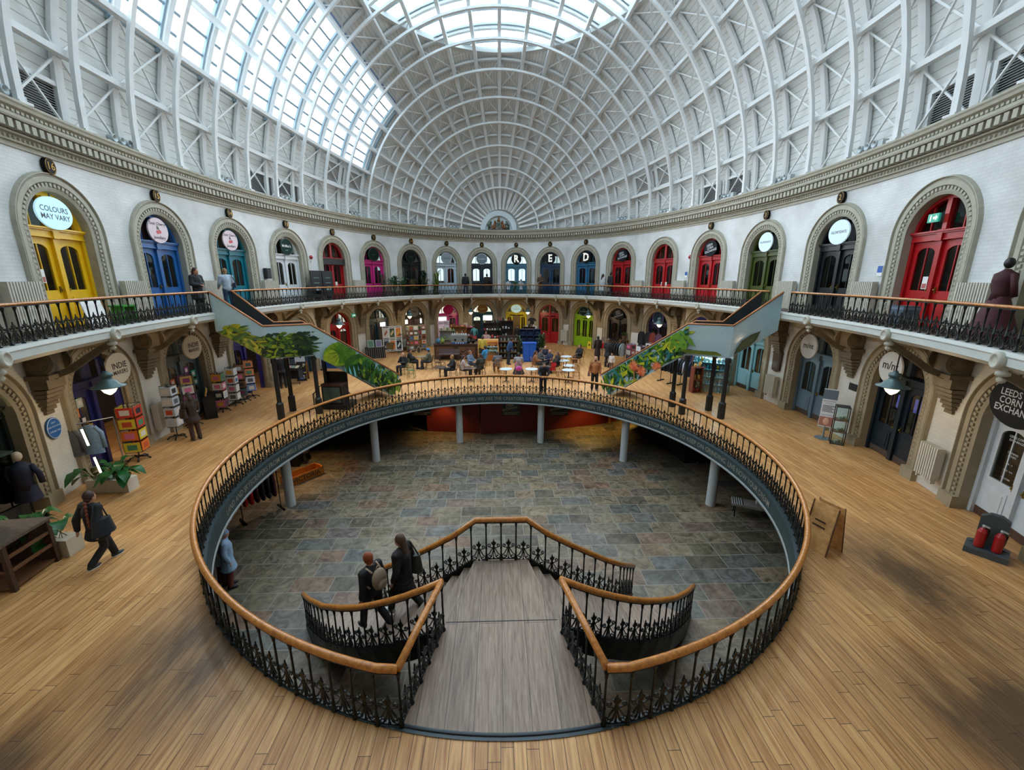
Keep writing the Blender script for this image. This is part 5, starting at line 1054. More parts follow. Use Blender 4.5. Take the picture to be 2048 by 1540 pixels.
# ================================================================ MURAL STAIRS
def mural_stair(sx, label, seed):
    g = (lambda x, y, z: (x, y, z)) if sx < 0 else (lambda x, y, z: (-.12-x, y-.18, z))
    FT = [(-10.33, 15.3, 4.9), (-8.82, 15.61, 3.66), (-7.44, 16.38, 3.65), (-4.86, 19.43, .92)]
    FB = [(-10.33, 15.3, 3.5), (-8.82, 15.61, 2.42), (-7.44, 16.38, 2.4), (-5.2, 19.02, .0)]
    IT = [(-10.38, 16.65, 4.9), (-9.15, 17.0, 3.66), (-8.25, 17.5, 3.65), (-5.8, 20.25, .92)]
    r = root('mural_staircase', g(-8.1, 16.5, 0)); tag(r, label, 'staircase')
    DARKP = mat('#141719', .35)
    def sheet(nm, T, B_, th, m):
        mb = MB(g); rows = []
        for (t, b) in zip(T, B_): rows.append([(t[0], t[1], t[2]-.03), (b[0], b[1], b[2])])
        mb.grid(rows); 
        o = [[(p[0]+th[0], p[1]+th[1], p[2]) for p in q] for q in rows]; mb.grid(o, flip=True)
        mb.grid([[q[0] for q in rows], [q[0] for q in o]]); mb.grid([[q[1] for q in rows], [q[1] for q in o]]); return mb.build(nm, m, r)
    m = bpy.data.materials.get('mural_ground') or bpy.data.materials.new('mural_ground')
    if not m.use_nodes:
        m.use_nodes = True; nt = m.node_tree; b = nt.nodes['Principled BSDF']; tc = NODE(nt, 'ShaderNodeTexCoord'); n = NODE(nt, 'ShaderNodeTexNoise', Scale=.7, Detail=4.); nt.links.new(tc.outputs['Object'], n.inputs['Vector'])
        rp_ = ramp(nt, [(.35, '#8fb0bb'), (.55, '#a9bcc0'), (.7, '#9fb4a8')]); nt.links.new(n.outputs['Fac'], rp_.inputs['Fac']); nt.links.new(rp_.outputs['Color'], b.inputs['Base Color']); b.inputs['Roughness'].default_value = .12
    sheet('mural_panel', FT, FB, (-.03, .05, 0), m)
    IB = [(-10.38, 16.65, 3.6), (-9.15, 17.0, 2.5), (-8.25, 17.5, 2.45), (-6.05, 19.97, .0)]
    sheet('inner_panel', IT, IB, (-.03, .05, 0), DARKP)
    # the camera-side face of the stairwell behind the mural is dark
    for T in (FT, IT):
        mb = MB(g); mb.tube([(p[0], p[1], p[2]) for p in T], .035, 6, up=(0, 0, 1)); mb.build('handrail', mat('#a5683a', .3, .2), r, True)
    lo = [FB[3], (-5.95, 20.0, 0)]
    def flight(A, B_, A2, B2, z0, z1, n):
        for k in range(n):
            t0, t1 = k/n, (k+1)/n; z = z0+(z1-z0)*(k+1)/n if z1 > z0 else z0+(z1-z0)*k/n
            q0 = [Vector(A).lerp(Vector(B_), t) for t in (t0, t1)]; w0 = [Vector(A2).lerp(Vector(B2), t) for t in (t0, t1)]; q = [i.lerp(j, .08) for i, j in zip(q0, w0)]; w_ = [j.lerp(i, .04) for i, j in zip(q0, w0)]
            vs = [(p.x, p.y, z-.17) for p in (q[0], q[1], w_[1], w_[0])]+[(p.x, p.y, z) for p in (q[0], q[1], w_[1], w_[0])]
            mb = MB(g); mb.add(vs, [(3, 2, 1, 0), (4, 5, 6, 7), (0, 1, 5, 4), (1, 2, 6, 5), (2, 3, 7, 6), (3, 0, 4, 7)]); mb.build('tread', mat('#2a2724', .6), r)
    flight(FT[0], FT[1], IT[0], IT[1], GZ+.1, 2.66, 8); flight(FT[2], FB[3], IT[2], (-6.05, 19.97, 0), 2.6, .0+.17, 15)
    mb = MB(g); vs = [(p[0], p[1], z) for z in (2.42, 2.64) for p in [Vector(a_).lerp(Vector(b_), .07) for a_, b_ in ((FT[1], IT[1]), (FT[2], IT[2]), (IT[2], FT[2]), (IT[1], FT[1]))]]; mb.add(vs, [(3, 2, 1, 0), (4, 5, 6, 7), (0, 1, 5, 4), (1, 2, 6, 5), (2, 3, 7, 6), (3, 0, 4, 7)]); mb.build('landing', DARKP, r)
    PO = [(563.6, 837.9), (586.4, 821.4), (640, 826.4)] if sx < 0 else [(1441, 836.8), (1416.4, 820.5), (1362.7, 828)]
    pp = [at(*q)[:2] for q in PO]; pp.append((pp[1][0]+pp[2][0]-pp[0][0], pp[1][1]+pp[2][1]-pp[0][1]))
    for x, y in pp:
        mb = MB(); mb.lathe([(.14, 0), (.14, .62), (.085, .68), (.085, 2.2), (.11, 2.25), (.11, 2.42)], 8, (x, y, 0)); mb.build('post', mat('#15191a', .45), r)
    # painted leaves on the panel
    rnd = random.Random(seed); seg = []
    for a, b, c, d in zip(FT, FT[1:], FB, FB[1:]): seg.append((Vector(a[:2]), Vector(b[:2]), a[2]-.1, b[2]-.1, c[2]+.05, d[2]+.05))
    Ls = [(q[1]-q[0]).length for q in seg]; TOT = sum(Ls)
    def pos(s):
        i = 0
        while i < 2 and s > Ls[i]: s -= Ls[i]; i += 1
        t = min(max(s/Ls[i], 0), 1); q = seg[i]; p = q[0].lerp(q[1], t); d = (q[1]-q[0]).normalized()
        return p, d, q[2]+(q[3]-q[2])*t, (q[4]+(q[5]-q[4])*t if i < 2 else max(.04, 2.42*(1-t/.87)))
    def blob(mb, o, lift):   # outline in (s,z), clipped to the panel
        vs = []
        for s, z in o:
            if s < .02 or s > TOT-.05: return False
            p, d, zt, zb = pos(s)
            if z > zt or z < zb: z = min(max(z, zb), zt)
            vs.append((p.x+d.y*lift, p.y-d.x*lift, z))
        mb.add(vs, [tuple(range(len(vs)))]); return True
    layers = {}
    def L(hx):
        if hx not in layers: layers[hx] = MB(g)
        return layers[hx]
    cnt = [0]
    def leafs(hx, s, z, ln, wd, ang):
        cnt[0] += 1; c, k = math.cos(ang), math.sin(ang); o = []
        for t, w_ in ((0, 0), (.2, .6), (.45, 1), (.75, .7), (1, 0), (.75, -.7), (.45, -1), (.2, -.6)): a, b = t*ln, w_*wd; o.append((s+a*c-b*k, z+a*k+b*c))
        blob(L(hx), o, .008+.00025*cnt[0])
    def disc(hx, s, z, ra, rb): cnt[0] += 1; blob(L(hx), [(s+ra*math.cos(q*PI/10), z+rb*math.sin(q*PI/10)) for q in range(20)], .008+.00025*cnt[0])
    G1 = ['#8f9a1a', '#6f8420', '#39561c', '#1f3a1c', '#b0a820', '#51701f', '#152a1c']
    if sx < 0:
        for k in range(520):
            s = rnd.uniform(.35, 3.05); zt = 4.35-.78*s if s < 1.5 else 3.45-.05*(s-1.5); zb = 3.5-.72*s if s < 1.5 else 2.42; u = rnd.random(); z = zb+.1+(zt-zb-.15)*u*(1 if s > .9 else .75)
            pal = ['#8f9a1a', '#b0a820', '#6f8420', '#a39a24', '#39561c'] if s < 1.5 and rnd.random() < .8 else ['#6f8420', '#51701f', '#1f3a1c', '#152a1c', '#8f9a1a', '#1f3a1c']
            if s > 2.45: pal = ['#1f3a1c', '#152a1c', '#39561c', '#24401f']
            leafs(rnd.choice(pal), s, z, rnd.uniform(.2, .5), rnd.uniform(.03, .08), rnd.choice((rnd.uniform(-2.9, -1.8), rnd.uniform(-1.2, .3))))
        for hx, s, z, ra, rb in (('#6f8f1c', 4.15, 2.35, .72, .5), ('#4f7a20', 4.35, 2.35, .5, .42), ('#8f9f26', 3.75, 2.2, .33, .36), ('#315a22', 5.0, 1.85, .72, .4), ('#4a7a26', 5.15, 1.8, .5, .26), ('#22461c', 4.75, 1.6, .4, .22)): disc(hx, s, z, ra, rb)
        for k in range(14): a = k*PI/7; leafs('#3a5e1a', 4.2, 2.42, .6, .014, a)
        for k in range(9): leafs('#1c4a4a', 4.6+.22*k, .55+.0*k, 1.2-.09*k, .018, 1.75)
        for k in range(10): leafs('#79c3c8', 4.4+.2*k, .9, .9, .05, 1.7)
        for k in range(170): s = rnd.uniform(5.0, 6.95); _, _, zt, zb = pos(s); leafs(rnd.choice(['#1c3c1c', '#0f2a18', '#3c6a26', '#7f9a30', '#285a34', '#1c3c1c']), s, zb+(zt-zb)*rnd.uniform(.0, .55 if s < 6 else .9), rnd.uniform(.25, .6), rnd.uniform(.03, .09), rnd.uniform(.6, 2.6))
    else:
        for k in range(300): s = rnd.uniform(3.2, 6.9); _, _, zt, zb = pos(s); leafs(rnd.choice(['#1c4a22', '#12321c', '#3c6a22', '#7a9a2a', '#9aa828', '#245a3a', '#1c4a22', '#2a6a6a', '#b0b02a']), s, rnd.uniform(zb, zt), rnd.uniform(.25, .65), rnd.uniform(.03, .09), rnd.uniform(.3, 3.))
        for k in range(26): leafs('#5f8a2a', rnd.uniform(3.1, 3.7), rnd.uniform(2.7, 3.5), rnd.uniform(.2, .5), .07, rnd.uniform(-2.6, -.4))
        for s, z in ((4.95, 1.45), (5.35, 1.62), (4.25, 1.75)):
            leafs('#c98a5a', s-.1, z-1., 1., .02, 1.5)
            for k in range(15): leafs(rnd.choice(['#d8784a', '#e08a60', '#c25a3a']), s, z, rnd.uniform(.22, .34), .032, k*2*PI/15)
        leafs('#1d331c', 1.45, 2.55, 1.25, .2, 2.3); leafs('#2a4824', 1.4, 2.6, 1.2, .08, 2.3)
        for k in range(6): leafs('#5f6a24', 1.8+.2*k, 2.5, .5, .07, .25)
    for i, (hx, mb) in enumerate(layers.items()):
        if mb.v: tag(mb.build('painted_leaves', mat(hx, .3, 0, .25, 6), r), None, kind='stuff')
mural_stair(-1, 'left stair from gallery to floor, clad in a jungle mural with giant lotus leaves', 3)
mural_stair(1, 'right stair from gallery to floor, clad in a jungle mural with orange flowers', 5)
# ================================================================ LAMPS, RADIATORS, ROOF SPOTLIGHTS
LAB = {201.2: 'nearest pendant lamp on the left, before the makers sign', 154.8: 'pendant lamp before the red lower door at left', 130.4: 'pendant lamp by the open brown lower shop', 104.2: 'pendant lamp between the pink and dark teal lower shops', 76.8: 'pendant lamp between the yellow and red lower doors', 50.4: 'pendant lamp at the right edge of the lime green door', 25.2: 'pendant lamp before the purple ringed lower shop', -23.: 'nearest pendant lamp on the right, before the black lower door'}
lp0 = None
for th, lab in LAB.items():
    c = wp(th, 1.35, 2.62)
    if lp0 is None:
        r = root('pendant_lamp', c); b = MB(); b.lathe([(.05, .5), (.06, .46), (.13, .44), (.13, .36), (.09, .34), (.12, .28), (.2, .22), (.22, .17), (.34, .12), (.35, .1), (.2, .12), (.18, .16)], 20); b.build('shade', mat('#4f6464', .4, .3), r, True, local=True)
        b = MB(); b.lathe([(.17, .13), (.16, .05), (.11, -.04), (.03, -.1), (.005, -.11)], 16); b.build('bowl', mat('#fff0cf', .4, emit=.9), r, True, local=True); b = MB(); b.tube([(0, 0, .48), (0, 0, 1.08)], .015, 6); b.build('stem', M_IRON, r, local=True); lp0 = r; tag(r, lab, 'lamp', 'pendant lamps under the gallery')
    else: dup(lp0, c, 0., lab)
    lamp('pendant_light', 'POINT', (c[0], c[1], c[2]-.24), 13, (1, .72, .4), .1)
for th in (189.5, 178, 166, 142.8, 117.6, 90.4, 63.4, 37.8, 13, 1, -11): c = wp(th, 1.0, 3.5); lamp('gallery_point', 'POINT', c, 4, (1, .74, .45), .1)  # warm point lights between the pendants, without a fitting
rd0 = {}
def radiator(th, z, label, h=1.2, w_=.95, group='ribbed radiators on the gallery', n0=.06):
    x, y = wnorm(th); rz = math.atan2(y, x)+PI/2; c = wp(th, n0, z); k = (h, w_)
    if k in rd0: return dup(rd0[k], c, rz, label, group)
    r = root('radiator', c, rz); tag(r, label, 'radiator', group); N = int(w_/.075)
    for i in range(N): b = MB(); xx = -w_/2+w_*(i+.5)/N; b.bx(xx-.024, xx+.024, -.2, -.02, .1, h); b.build('rib', mat('#c4bfb1', .4), r, local=True)
    for zz in (.16, h-.08): b = MB(); b.bx(-w_/2, w_/2, -.14, -.08, zz-.03, zz+.03); b.build('header', mat('#c4bfb1', .4), r, local=True)
    for s in (-1, 1): b = MB(); b.bx(s*(w_/2-.06)-.02, s*(w_/2-.06)+.02, -.16, -.06, 0, .1); b.build('foot', mat('#c4bfb1', .4), r, local=True)
    rd0[k] = r; return r
radiator(201.2, GZ+.02, 'gallery radiator left of the yellow upper door'); radiator(189.5, GZ+.02, 'gallery radiator between the yellow and blue upper doors'); radiator(178, GZ+.02, 'gallery radiator behind the blond person at left'); radiator(166.4, GZ+.02, 'gallery radiator left of the white upper door'); radiator(142.8, GZ+.02, 'gallery radiator left of the pink upper door')
radiator(25.2, GZ+.02, 'gallery radiator between the two red upper doors'); radiator(13, GZ+.02, 'gallery radiator between the red and olive green upper doors'); radiator(1, GZ+.02, 'gallery radiator left of the black upper door'); radiator(-11, GZ+.02, 'gallery radiator left of the big red upper door'); radiator(-23, GZ+.02, 'gallery radiator right of the big red upper door'); radiator(37.8, GZ+.02, 'gallery radiator left of the red upper door by the plain fanlight')
radiator(-23, .3, 'lower radiator between the black and the white doors', .95, .62, 'ribbed radiators on the ground floor'); radiator(1, .3, 'lower radiator under the wooden plaque', .95, .62, 'ribbed radiators on the ground floor'); radiator(-34.5, .2, 'lower radiator at the right picture edge', 1.1, .62, 'ribbed radiators on the ground floor'); radiator(189.5, .3, 'lower radiator beside the brown coated person at the spinners', .95, .62, 'ribbed radiators on the ground floor'); radiator(63.4, .25, 'white lower radiator between the red and green doors', 1.0, .6, 'ribbed radiators on the ground floor')
sp0 = None; SP = [(198, 'left above the yellow door'), (187, 'left above the blue door'), (172, 'left below the double louvres'), (160, 'left between fourteen and thirteen'), (152, 'left above the white door'), (142, 'left above the red exit door'), (124, 'left of the coat of arms, second group'), (108, 'immediately left of the coat of arms'), (74, 'immediately right of the coat of arms'), (56, 'right above the blue D door'), (44, 'right above the tilted market sign'), (31, 'right above the plain red door'), (16, 'right below the double louvres'), (5, 'right above the olive green door'), (-8, 'right of disc number two')]
for th, lab in SP:
    q = Vector((0, 15., 5.))-Vector(wp(th, .8, ZC+.3)); lamp('cornice_fill', 'SPOT', wp(th, .8, ZC+.3), 330, (.9, .95, 1), .12, q.to_track_quat('-Z', 'Y').to_euler(), 2.2)  # fill light added in front of each bank to brighten the hall
    x, y = wnorm(th); rz = math.atan2(y, x)+PI/2; c = wp(th, .1, ZC)
    if sp0: dup(sp0, c, rz, 'spotlight bank on the cornice '+lab); continue
    r = root('spotlight_bank', c, rz); tag(r, 'spotlight bank on the cornice '+lab, 'spotlight', 'spotlight banks on the cornice'); b = MB(); b.bx(-.55, .55, -.06, .06, .08, .13); b.build('bar', M_STEEL, r, local=True)
    for k in range(3): b = MB(); b.lathe([(.02, .12), (.09, .1), (.11, -.1), (.09, -.1), (.06, -.02)], 12, (-.35+.3*k, -.02, .22), 'y'); b.build('spot_head', mat('#a9b2b4', .35, .4), r, True, local=True); b = MB(); b.tube([(-.35+.3*k, 0, .1), (-.35+.3*k, 0, .2)], .015, 5); b.build('bracket', M_IRON, r, local=True)
    b = MB(); b.bx(.36, .56, -.08, .1, .0, .28); b.build('ballast', mat('#b9c0c2', .5), r, local=True); sp0 = r
# ================================================================ LEFT SHOPS
CARDC = ['#d9d4c8', '#c9502e', '#e0a93a', '#3a6a9a', '#b9c9d6', '#7a2f52', '#4f8a6a', '#e8e2d8', '#d9739a', '#2a2f3a']
def spinner(label, loc, h=1.75, w_=.34, frame=M_BLACK, cards=None, seed=1, rows=4, cw=.17):
    rnd = random.Random(seed); r = root('card_spinner', loc, rnd.uniform(0, .8)); tag(r, label, 'display stand'); b = MB(); b.tube([(0, 0, .06), (0, 0, h)], .018, 6); b.build('pole', frame, r, local=True)
    for k in range(5): b = MB(); a = k*2*PI/5; b.tube([(0, 0, .1), (.2*math.cos(a), .2*math.sin(a), .09), (.27*math.cos(a), .27*math.sin(a), .02)], .022, 6); b.ball((.27*math.cos(a), .27*math.sin(a), .03), .03, 6, 5); b.build('foot', M_BLACK, r, local=True)
    b = MB(); d = w_/2; z0 = h-rows*.36-.02
    for sx in (-1, 1):
        for sy in (-1, 1): b.bar((sx*d, sy*d, z0), (sx*d, sy*d, h), .012, .012)
    for k in range(rows+1):
        z = z0+.36*k
        for a, c in (((-d, -d), (d, -d)), ((d, -d), (d, d)), ((d, d), (-d, d)), ((-d, d), (-d, -d))): b.bar(a+(z,), c+(z,), .012, .012)
    b.build('wire_frame', frame, r, local=True)
    for k in range(rows):
        for f in range(4):
            b = MB(); z = z0+.36*k+.03; cc = rnd.choice(cards or CARDC); a = f*PI/2; c, s = math.cos(a), math.sin(a); q = [(x*c-(-d-.012)*s, x*s+(-d-.012)*c, zz) for x, zz in ((-cw, z), (cw, z), (cw, z+.29), (-cw, z+.29))]; q2 = [(p[0]+s*.01, p[1]-c*.01, p[2]) for p in q]
            b.add(q+q2, [(0, 1, 2, 3), (7, 6, 5, 4), (0, 4, 5, 1), (1, 5, 6, 2), (2, 6, 7, 3), (3, 7, 4, 0)]); b.mi = 1; q = [(x*c-(-d-.024)*s, x*s+(-d-.024)*c, zz) for x, zz in ((-cw*.6, z+.06), (cw*.6, z+.06), (cw*.6, z+.22), (-cw*.6, z+.22))]; b.add(q, [(0, 1, 2, 3)]); b.build('card', [mat(cc, .5), mat(rnd.choice(CARDC+['#20242a', '#556066']), .5)], r, local=True)
    return r
BW = ['#c8ccd0', '#b9bec2', '#d5d8da']
spinner('tall spinner of black and white prints left of the brown coated person', at(356, 876), 1.9, .3, mat('#26302e', .5), BW, 1)
spinner('wide spinner of colourful prints behind the brown coated person', at(385, 852), 2.0, .4, mat('#33403c', .5), ['#c9b4c9', '#8a4a6a', '#c9c4ba', '#b08a4a'], 2)
spinner('card spinner right of the low book shelf under the grey lower door', at(447, 822), 1.65, .32, M_BLACK, None, 3)
spinner('card spinner of bird prints, third from the mural stair', at(472, 810), 1.7, .3, M_BLACK, ['#d5d8da', '#c9ccc9'], 4)
spinner('card spinner of brown cards, second from the mural stair', at(487, 803), 1.75, .32, M_BLACK, ['#6a4a3a', '#8a5a40', '#3c6a6a'], 5)
spinner('card spinner of blue and pink cards nearest the mural stair', at(502, 795), 1.8, .32, M_BLACK, ['#7a9ac9', '#d9d4e0', '#d98a5a'], 6)
spinner('big spinner of bright cards at the indigo lower doorway', at(280, 918), 1.75, .42, M_DARKWOOD, ['#e0742a', '#d9c43a', '#3c7a6a', '#d9d4c8', '#c9402e'], 7, 4, .2)
a = at(422, 832); r = small('book_shelf', 'low black shelf of books and prints between the left spinners', 'shelf', (a[0]-.1, a[1], 0), (('side', lambda b: b.bx(-.45, -.42, -.2, .2, 0, .9), M_BLACK), ('side', lambda b: b.bx(.42, .45, -.2, .2, 0, .9), M_BLACK), ('shelf', lambda b: b.bx(-.42, .42, -.2, .2, .06, .09), M_BLACK), ('shelf', lambda b: b.bx(-.42, .42, -.2, .2, .45, .48), M_BLACK), ('top', lambda b: b.bx(-.45, .45, -.2, .2, .87, .9), M_BLACK)), rz=-.9)
kx, ky = math.cos(-.9), math.sin(-.9)
for i, (hx, lab, dx, z) in enumerate((('#d9704a', 'orange book on the bottom of the low black shelf', -.2, .09), ('#9aa8b0', 'grey book on the bottom of the low black shelf', .15, .09), ('#b98aa0', 'mauve book on the middle of the low black shelf', -.15, .48), ('#c9b9c0', 'pale book on the middle of the low black shelf', .2, .48), ('#e0a01e', 'yellow book standing on top of the low black shelf', .25, .9), ('#2a5a6a', 'teal book standing on top of the low black shelf', -.1, .9))):
    small('book', lab, 'book', (a[0]-.1+dx*kx, a[1]+dx*ky, z), (('cover', lambda b: b.box((0, -.05, .15), (.22, .03, .3), 0, Matrix.Rotation(-.25, 3, 'X')), mat(hx, .5)), ('pages', lambda b: b.box((0, -.03, .15), (.2, .02, .28), 0, Matrix.Rotation(-.25, 3, 'X')), M_WHITE)), rz=-.9)
# goods shown behind the lights of the lower doors
for i, lst in ((1, (('#d9702a', -.7, 1.75), ('#2a2c30', -.5, 1.5), ('#c9b43a', -.35, 1.2), ('#3a5a8a', -.6, 1.0), ('#7a3030', -.75, 1.3), ('#b9c4b0', -.5, 2.0))), (2, (('#8a3a8a', .3, 1.9), ('#3a2a8a', .35, 1.6), ('#3aa08a', .65, 1.7), ('#c94a4a', .4, 1.3), ('#3a8a7a', .7, 1.35), ('#d9a43a', -.4, 1.25), ('#d95a3a', -.5, 1.6)))):
    b_ = BAYS[i]
    for k, (hx, u, z) in enumerate(lst):
        r = root('poster', b_.f(u, -.24, z)); tag(r, 'small %s poster in the %s lower door light, %s' % ({'#d9702a': 'orange', '#2a2c30': 'black', '#c9b43a': 'yellow', '#3a5a8a': 'blue', '#7a3030': 'maroon', '#b9c4b0': 'pale green', '#8a3a8a': 'purple', '#3a2a8a': 'violet', '#3aa08a': 'mint', '#c94a4a': 'red', '#3a8a7a': 'teal', '#d9a43a': 'gold', '#d95a3a': 'coral'}[hx], 'indigo' if i == 1 else 'grey', 'upper part' if z > 1.55 else 'lower part'), 'poster')
        mb = MB(b_.f); mb.bx(u-.11, u+.11, -.262, -.25, z-.13, z+.13); mb.mi = 1; mb.bx(u-.06, u+.06, -.25, -.246, z-.06, z+.07); mb.build('sheet', [mat(hx, .5), mat('#e0d8c8', .5)], r)
b_ = BAYS[1]; r = root('blue_plaque', wp(201.2, .02, 1.75)); tag(r, 'round blue plaque on the pier left of the indigo lower door', 'plaque'); F = lambda u, n, z: wp(201.2-u/wspeed(201.2), n, z)
mb = MB(F); mb.prism([(.23*math.cos(q*PI/14), 1.75+.27*math.sin(q*PI/14)) for q in range(28)], .02, .05); mb.build('disc', mat('#1a5a9a', .4), r)
mb = MB(F); mb.tube([(.215*math.cos(q*PI/14), .052, 1.75+.25*math.sin(q*PI/14)) for q in range(28)], .008, 4, True); [letters(mb, t, .055, lambda p, c, dz=dz: (p, .054, 1.75+dz+c), .002) for t, dz in (('LEEDS', .14), ('CORN EXCHANGE', .04), ('OPENED 1863', -.08))]; mb.build('lettering', mat('#c9d8e4', .5), r)
# jackets, light tubes, planters, crate shelf, glass case
a = at(196, 962); r = small('clothes_rail', 'chrome garment rail behind the left planter', 'clothes rail', (a[0]-.25, a[1]+.1, 0), (('bar', lambda b: b.tube([(-.6, 0, 1.62), (.6, 0, 1.62)], .016, 6), mat('#9a9c9e', .3, .8)), ('post', lambda b: b.tube([(-.6, 0, 0), (-.6, 0, 1.62)], .016, 6), mat('#9a9c9e', .3, .8)), ('post', lambda b: b.tube([(.6, 0, 0), (.6, 0, 1.62)], .016, 6), mat('#9a9c9e', .3, .8))), rz=.9)
def garment(label, loc, hexc, rz=0., L=.75, w_=.24, cat='garment', group=None, rib=None):
    r = root('hanging_garment', loc, rz); tag(r, label, cat, group); b = MB(); rows = []
    for k in range(8):
        t = k/7; z = -.08-L*t; ww = w_*(.45+.55*min(1, t*4))*(1+.12*t); dd = .05+.03*min(1, t*3); rows.append([(ww*math.cos(q*PI/8), (dd+.012*math.sin(q*3+t*5))*math.sin(q*PI/8), z) for q in range(16)])
    b.grid(rows, closed=True); b.add(rows[-1], [tuple(range(16))]); b.add(rows[0], [tuple(range(16))]); b.build('cloth', mat(hexc, .8, 0, .15, 14), r, True, local=True)
    for sx in (-1, 1): b = MB(); b.tube([(sx*w_*.55, 0, -.13), (sx*w_*1.15, .0, -.3), (sx*w_*1.2, 0, -.3-L*.55)], .05, 7); b.build('sleeve', mat(hexc, .8, 0, .15, 14), r, True, local=True)
    b = MB(); b.tube([(-w_*.7, 0, -.1), (0, 0, -.02), (w_*.7, 0, -.1)], .008, 4); b.tube([(0, 0, -.02), (0, 0, .03), (.02, 0, .05)], .006, 4); b.build('hanger', M_WOOD, r, local=True); return r
garment('grey wool jacket hanging at the front of the left rail', (a[0]-.4, a[1]-.2, 1.62), '#55565a', .35, .75, .2); garment('washed denim jacket hanging behind the grey jacket', (a[0]-.15, a[1]+.12, 1.62), '#7a97b5', .35, .8, .2)
for px, py, z, lab in ((170, 875, 1.75, 'lit tube light above the denim jacket'), (195, 930, .95, 'lit tube light below the denim jacket')):
    x, y, _ = at(px, py, z); r = root('tube_light', (x, y, z)); tag(r, lab, 'lamp'); b = MB(); b.tube([(-.03, .0, .2), (.03, .0, -.2)], .021, 8); b.build('tube', mat('#fff3c8', .4, emit=4), r, local=True); b = MB(); b.tube([(-.03, .035, .2), (.03, .035, -.2)], .02, 6); b.build('holder', M_IRON, r, local=True)
a = at(218, 985); plant('broad leaved plant in a long white trough below the jackets on the left', (a[0], a[1]+.15, 0), .75, .75, 30, '#cfc9bb', '#1f5a26', .13, .6, box=(.52, .16), poth=.34, seed=11)
a = at(105, 1105); plant('broad leaved plant in a cream trough beside the dark crate shelf', (a[0], a[1], 0), .75, .75, 26, '#b9ae98', '#1f5a26', .14, .6, box=(.5, .16), poth=.36, seed=12)
a = at(60, 1150); r = root('crate_shelf', (a[0]-.35, a[1]-.05, 0), .12); tag(r, 'dark rough timber shelf with slatted front at the left edge', 'shelf')
board_box(r, 'top', -.8, .55, -.5, .45, .88, .93, grain('weathered_top', '#3a302a', '#6a5a4c', (4, 12, 4), .5)); board_box(r, 'base', -.75, .5, -.45, .4, .04, .09, M_BROWN); board_box(r, 'back', -.75, .5, .36, .4, .04, .88, M_DARKWOOD)
for x0 in (-.78, .47): board_box(r, 'post', x0, x0+.07, -.47, -.4, 0, .88, M_DARKWOOD); board_box(r, 'post', x0, x0+.07, .36, .43, 0, .88, M_DARKWOOD)
for z in (.36, .62): board_box(r, 'slat', -.75, .5, -.46, -.43, z, z+.06, M_BROWN)
[board_box(r, 'slat', .5, .53, -.4, .36, z, z+.06, M_BROWN) for z in (.36, .62)]
a = at(18, 1075); r = root('glass_case', (a[0]-.75, a[1]+.1, 0)); tag(r, 'dark framed glass case behind the timber shelf at the left edge', 'cabinet')
for sx in (-1, 1):
    for sy in (-1, 1): board_box(r, 'post', sx*.35-.025, sx*.35+.025, sy*.3-.025, sy*.3+.025, 0, 1.7, mat('#2b3a33', .4))
board_box(r, 'top', -.38, .38, -.33, .33, 1.66, 1.72, mat('#2b3a33', .4)); board_box(r, 'base', -.38, .38, -.33, .33, 0, .5, mat('#141a17', .4)); board_box(r, 'glass', -.34, .34, -.3, -.29, .5, 1.66, G_DOOR); board_box(r, 'glass', .33, .34, -.3, .3, .5, 1.66, G_DOOR); board_box(r, 'back', -.34, .34, .28, .3, .5, 1.66, mat('#10150f', .6))
def mannequin(label, loc, rz, top, skirt, head='#1a1a1a', dress=0., hm=1.):
    r = root('mannequin', loc, rz); tag(r, label, 'mannequin'); r.scale = (hm, hm, hm); b = MB(); b.lathe([(.18, 0), (.18, .02), (.02, .03), (.015, .9)], 14); b.build('stand', M_IRON, r, local=True); b = MB(); b.lathe([(.05, 1.5), (.09, 1.46), (.18, 1.4), (.19, 1.25), (.14, 1.05), (.17, .85)], 14); b.build('bodice', mat(top, .7, 0, .15, 10), r, True, local=True)
    b = MB(); n = 22; rows = []
    for k in range(8): t = k/7; rows.append([((.16+.28*t*(1 if dress else .25))*math.cos(q*2*PI/n)*(1+.06*math.sin(q*5)*t), (.14+.26*t*(1 if dress else .25))*math.sin(q*2*PI/n)*(1+.06*math.sin(q*5)*t), .95-(.85 if dress else .35)*t) for q in range(n)])
    b.grid(rows, closed=True); b.build('skirt', mat(skirt, .7, 0, .2, 10), r, True, local=True)
    for sx in (-1, 1): b = MB(); b.tube([(sx*.17, 0, 1.4), (sx*.26, 0, 1.2), (sx*.25, .06, .95)], .055, 7); b.build('sleeve', mat(top, .7), r, True, local=True)
    b = MB(); b.ball((0, 0, 1.62), (.08, .09, .11), 10, 8); b.build('head', mat(head, .4), r, True, local=True); return r
a = at(70, 1050); mannequin('shop figure in a long navy coat by the dark green lower door', (a[0]-.1, a[1], 0), .4, '#12162c', '#12162c', '#b9a890')
b_ = BAYS[0]; small('shop_counter', 'cream shop counter seen through the dark green lower door', 'counter', b_.f(-.2, -1.6, 0), (('body', lambda b: b.bx(-.8, .8, -.3, .3, 0, .95), mat('#cfc5ab', .5)), ('worktop', lambda b: b.bx(-.85, .85, -.35, .35, .95, 1.0), mat('#d8cfb8', .4))), rz=b_.yaw())
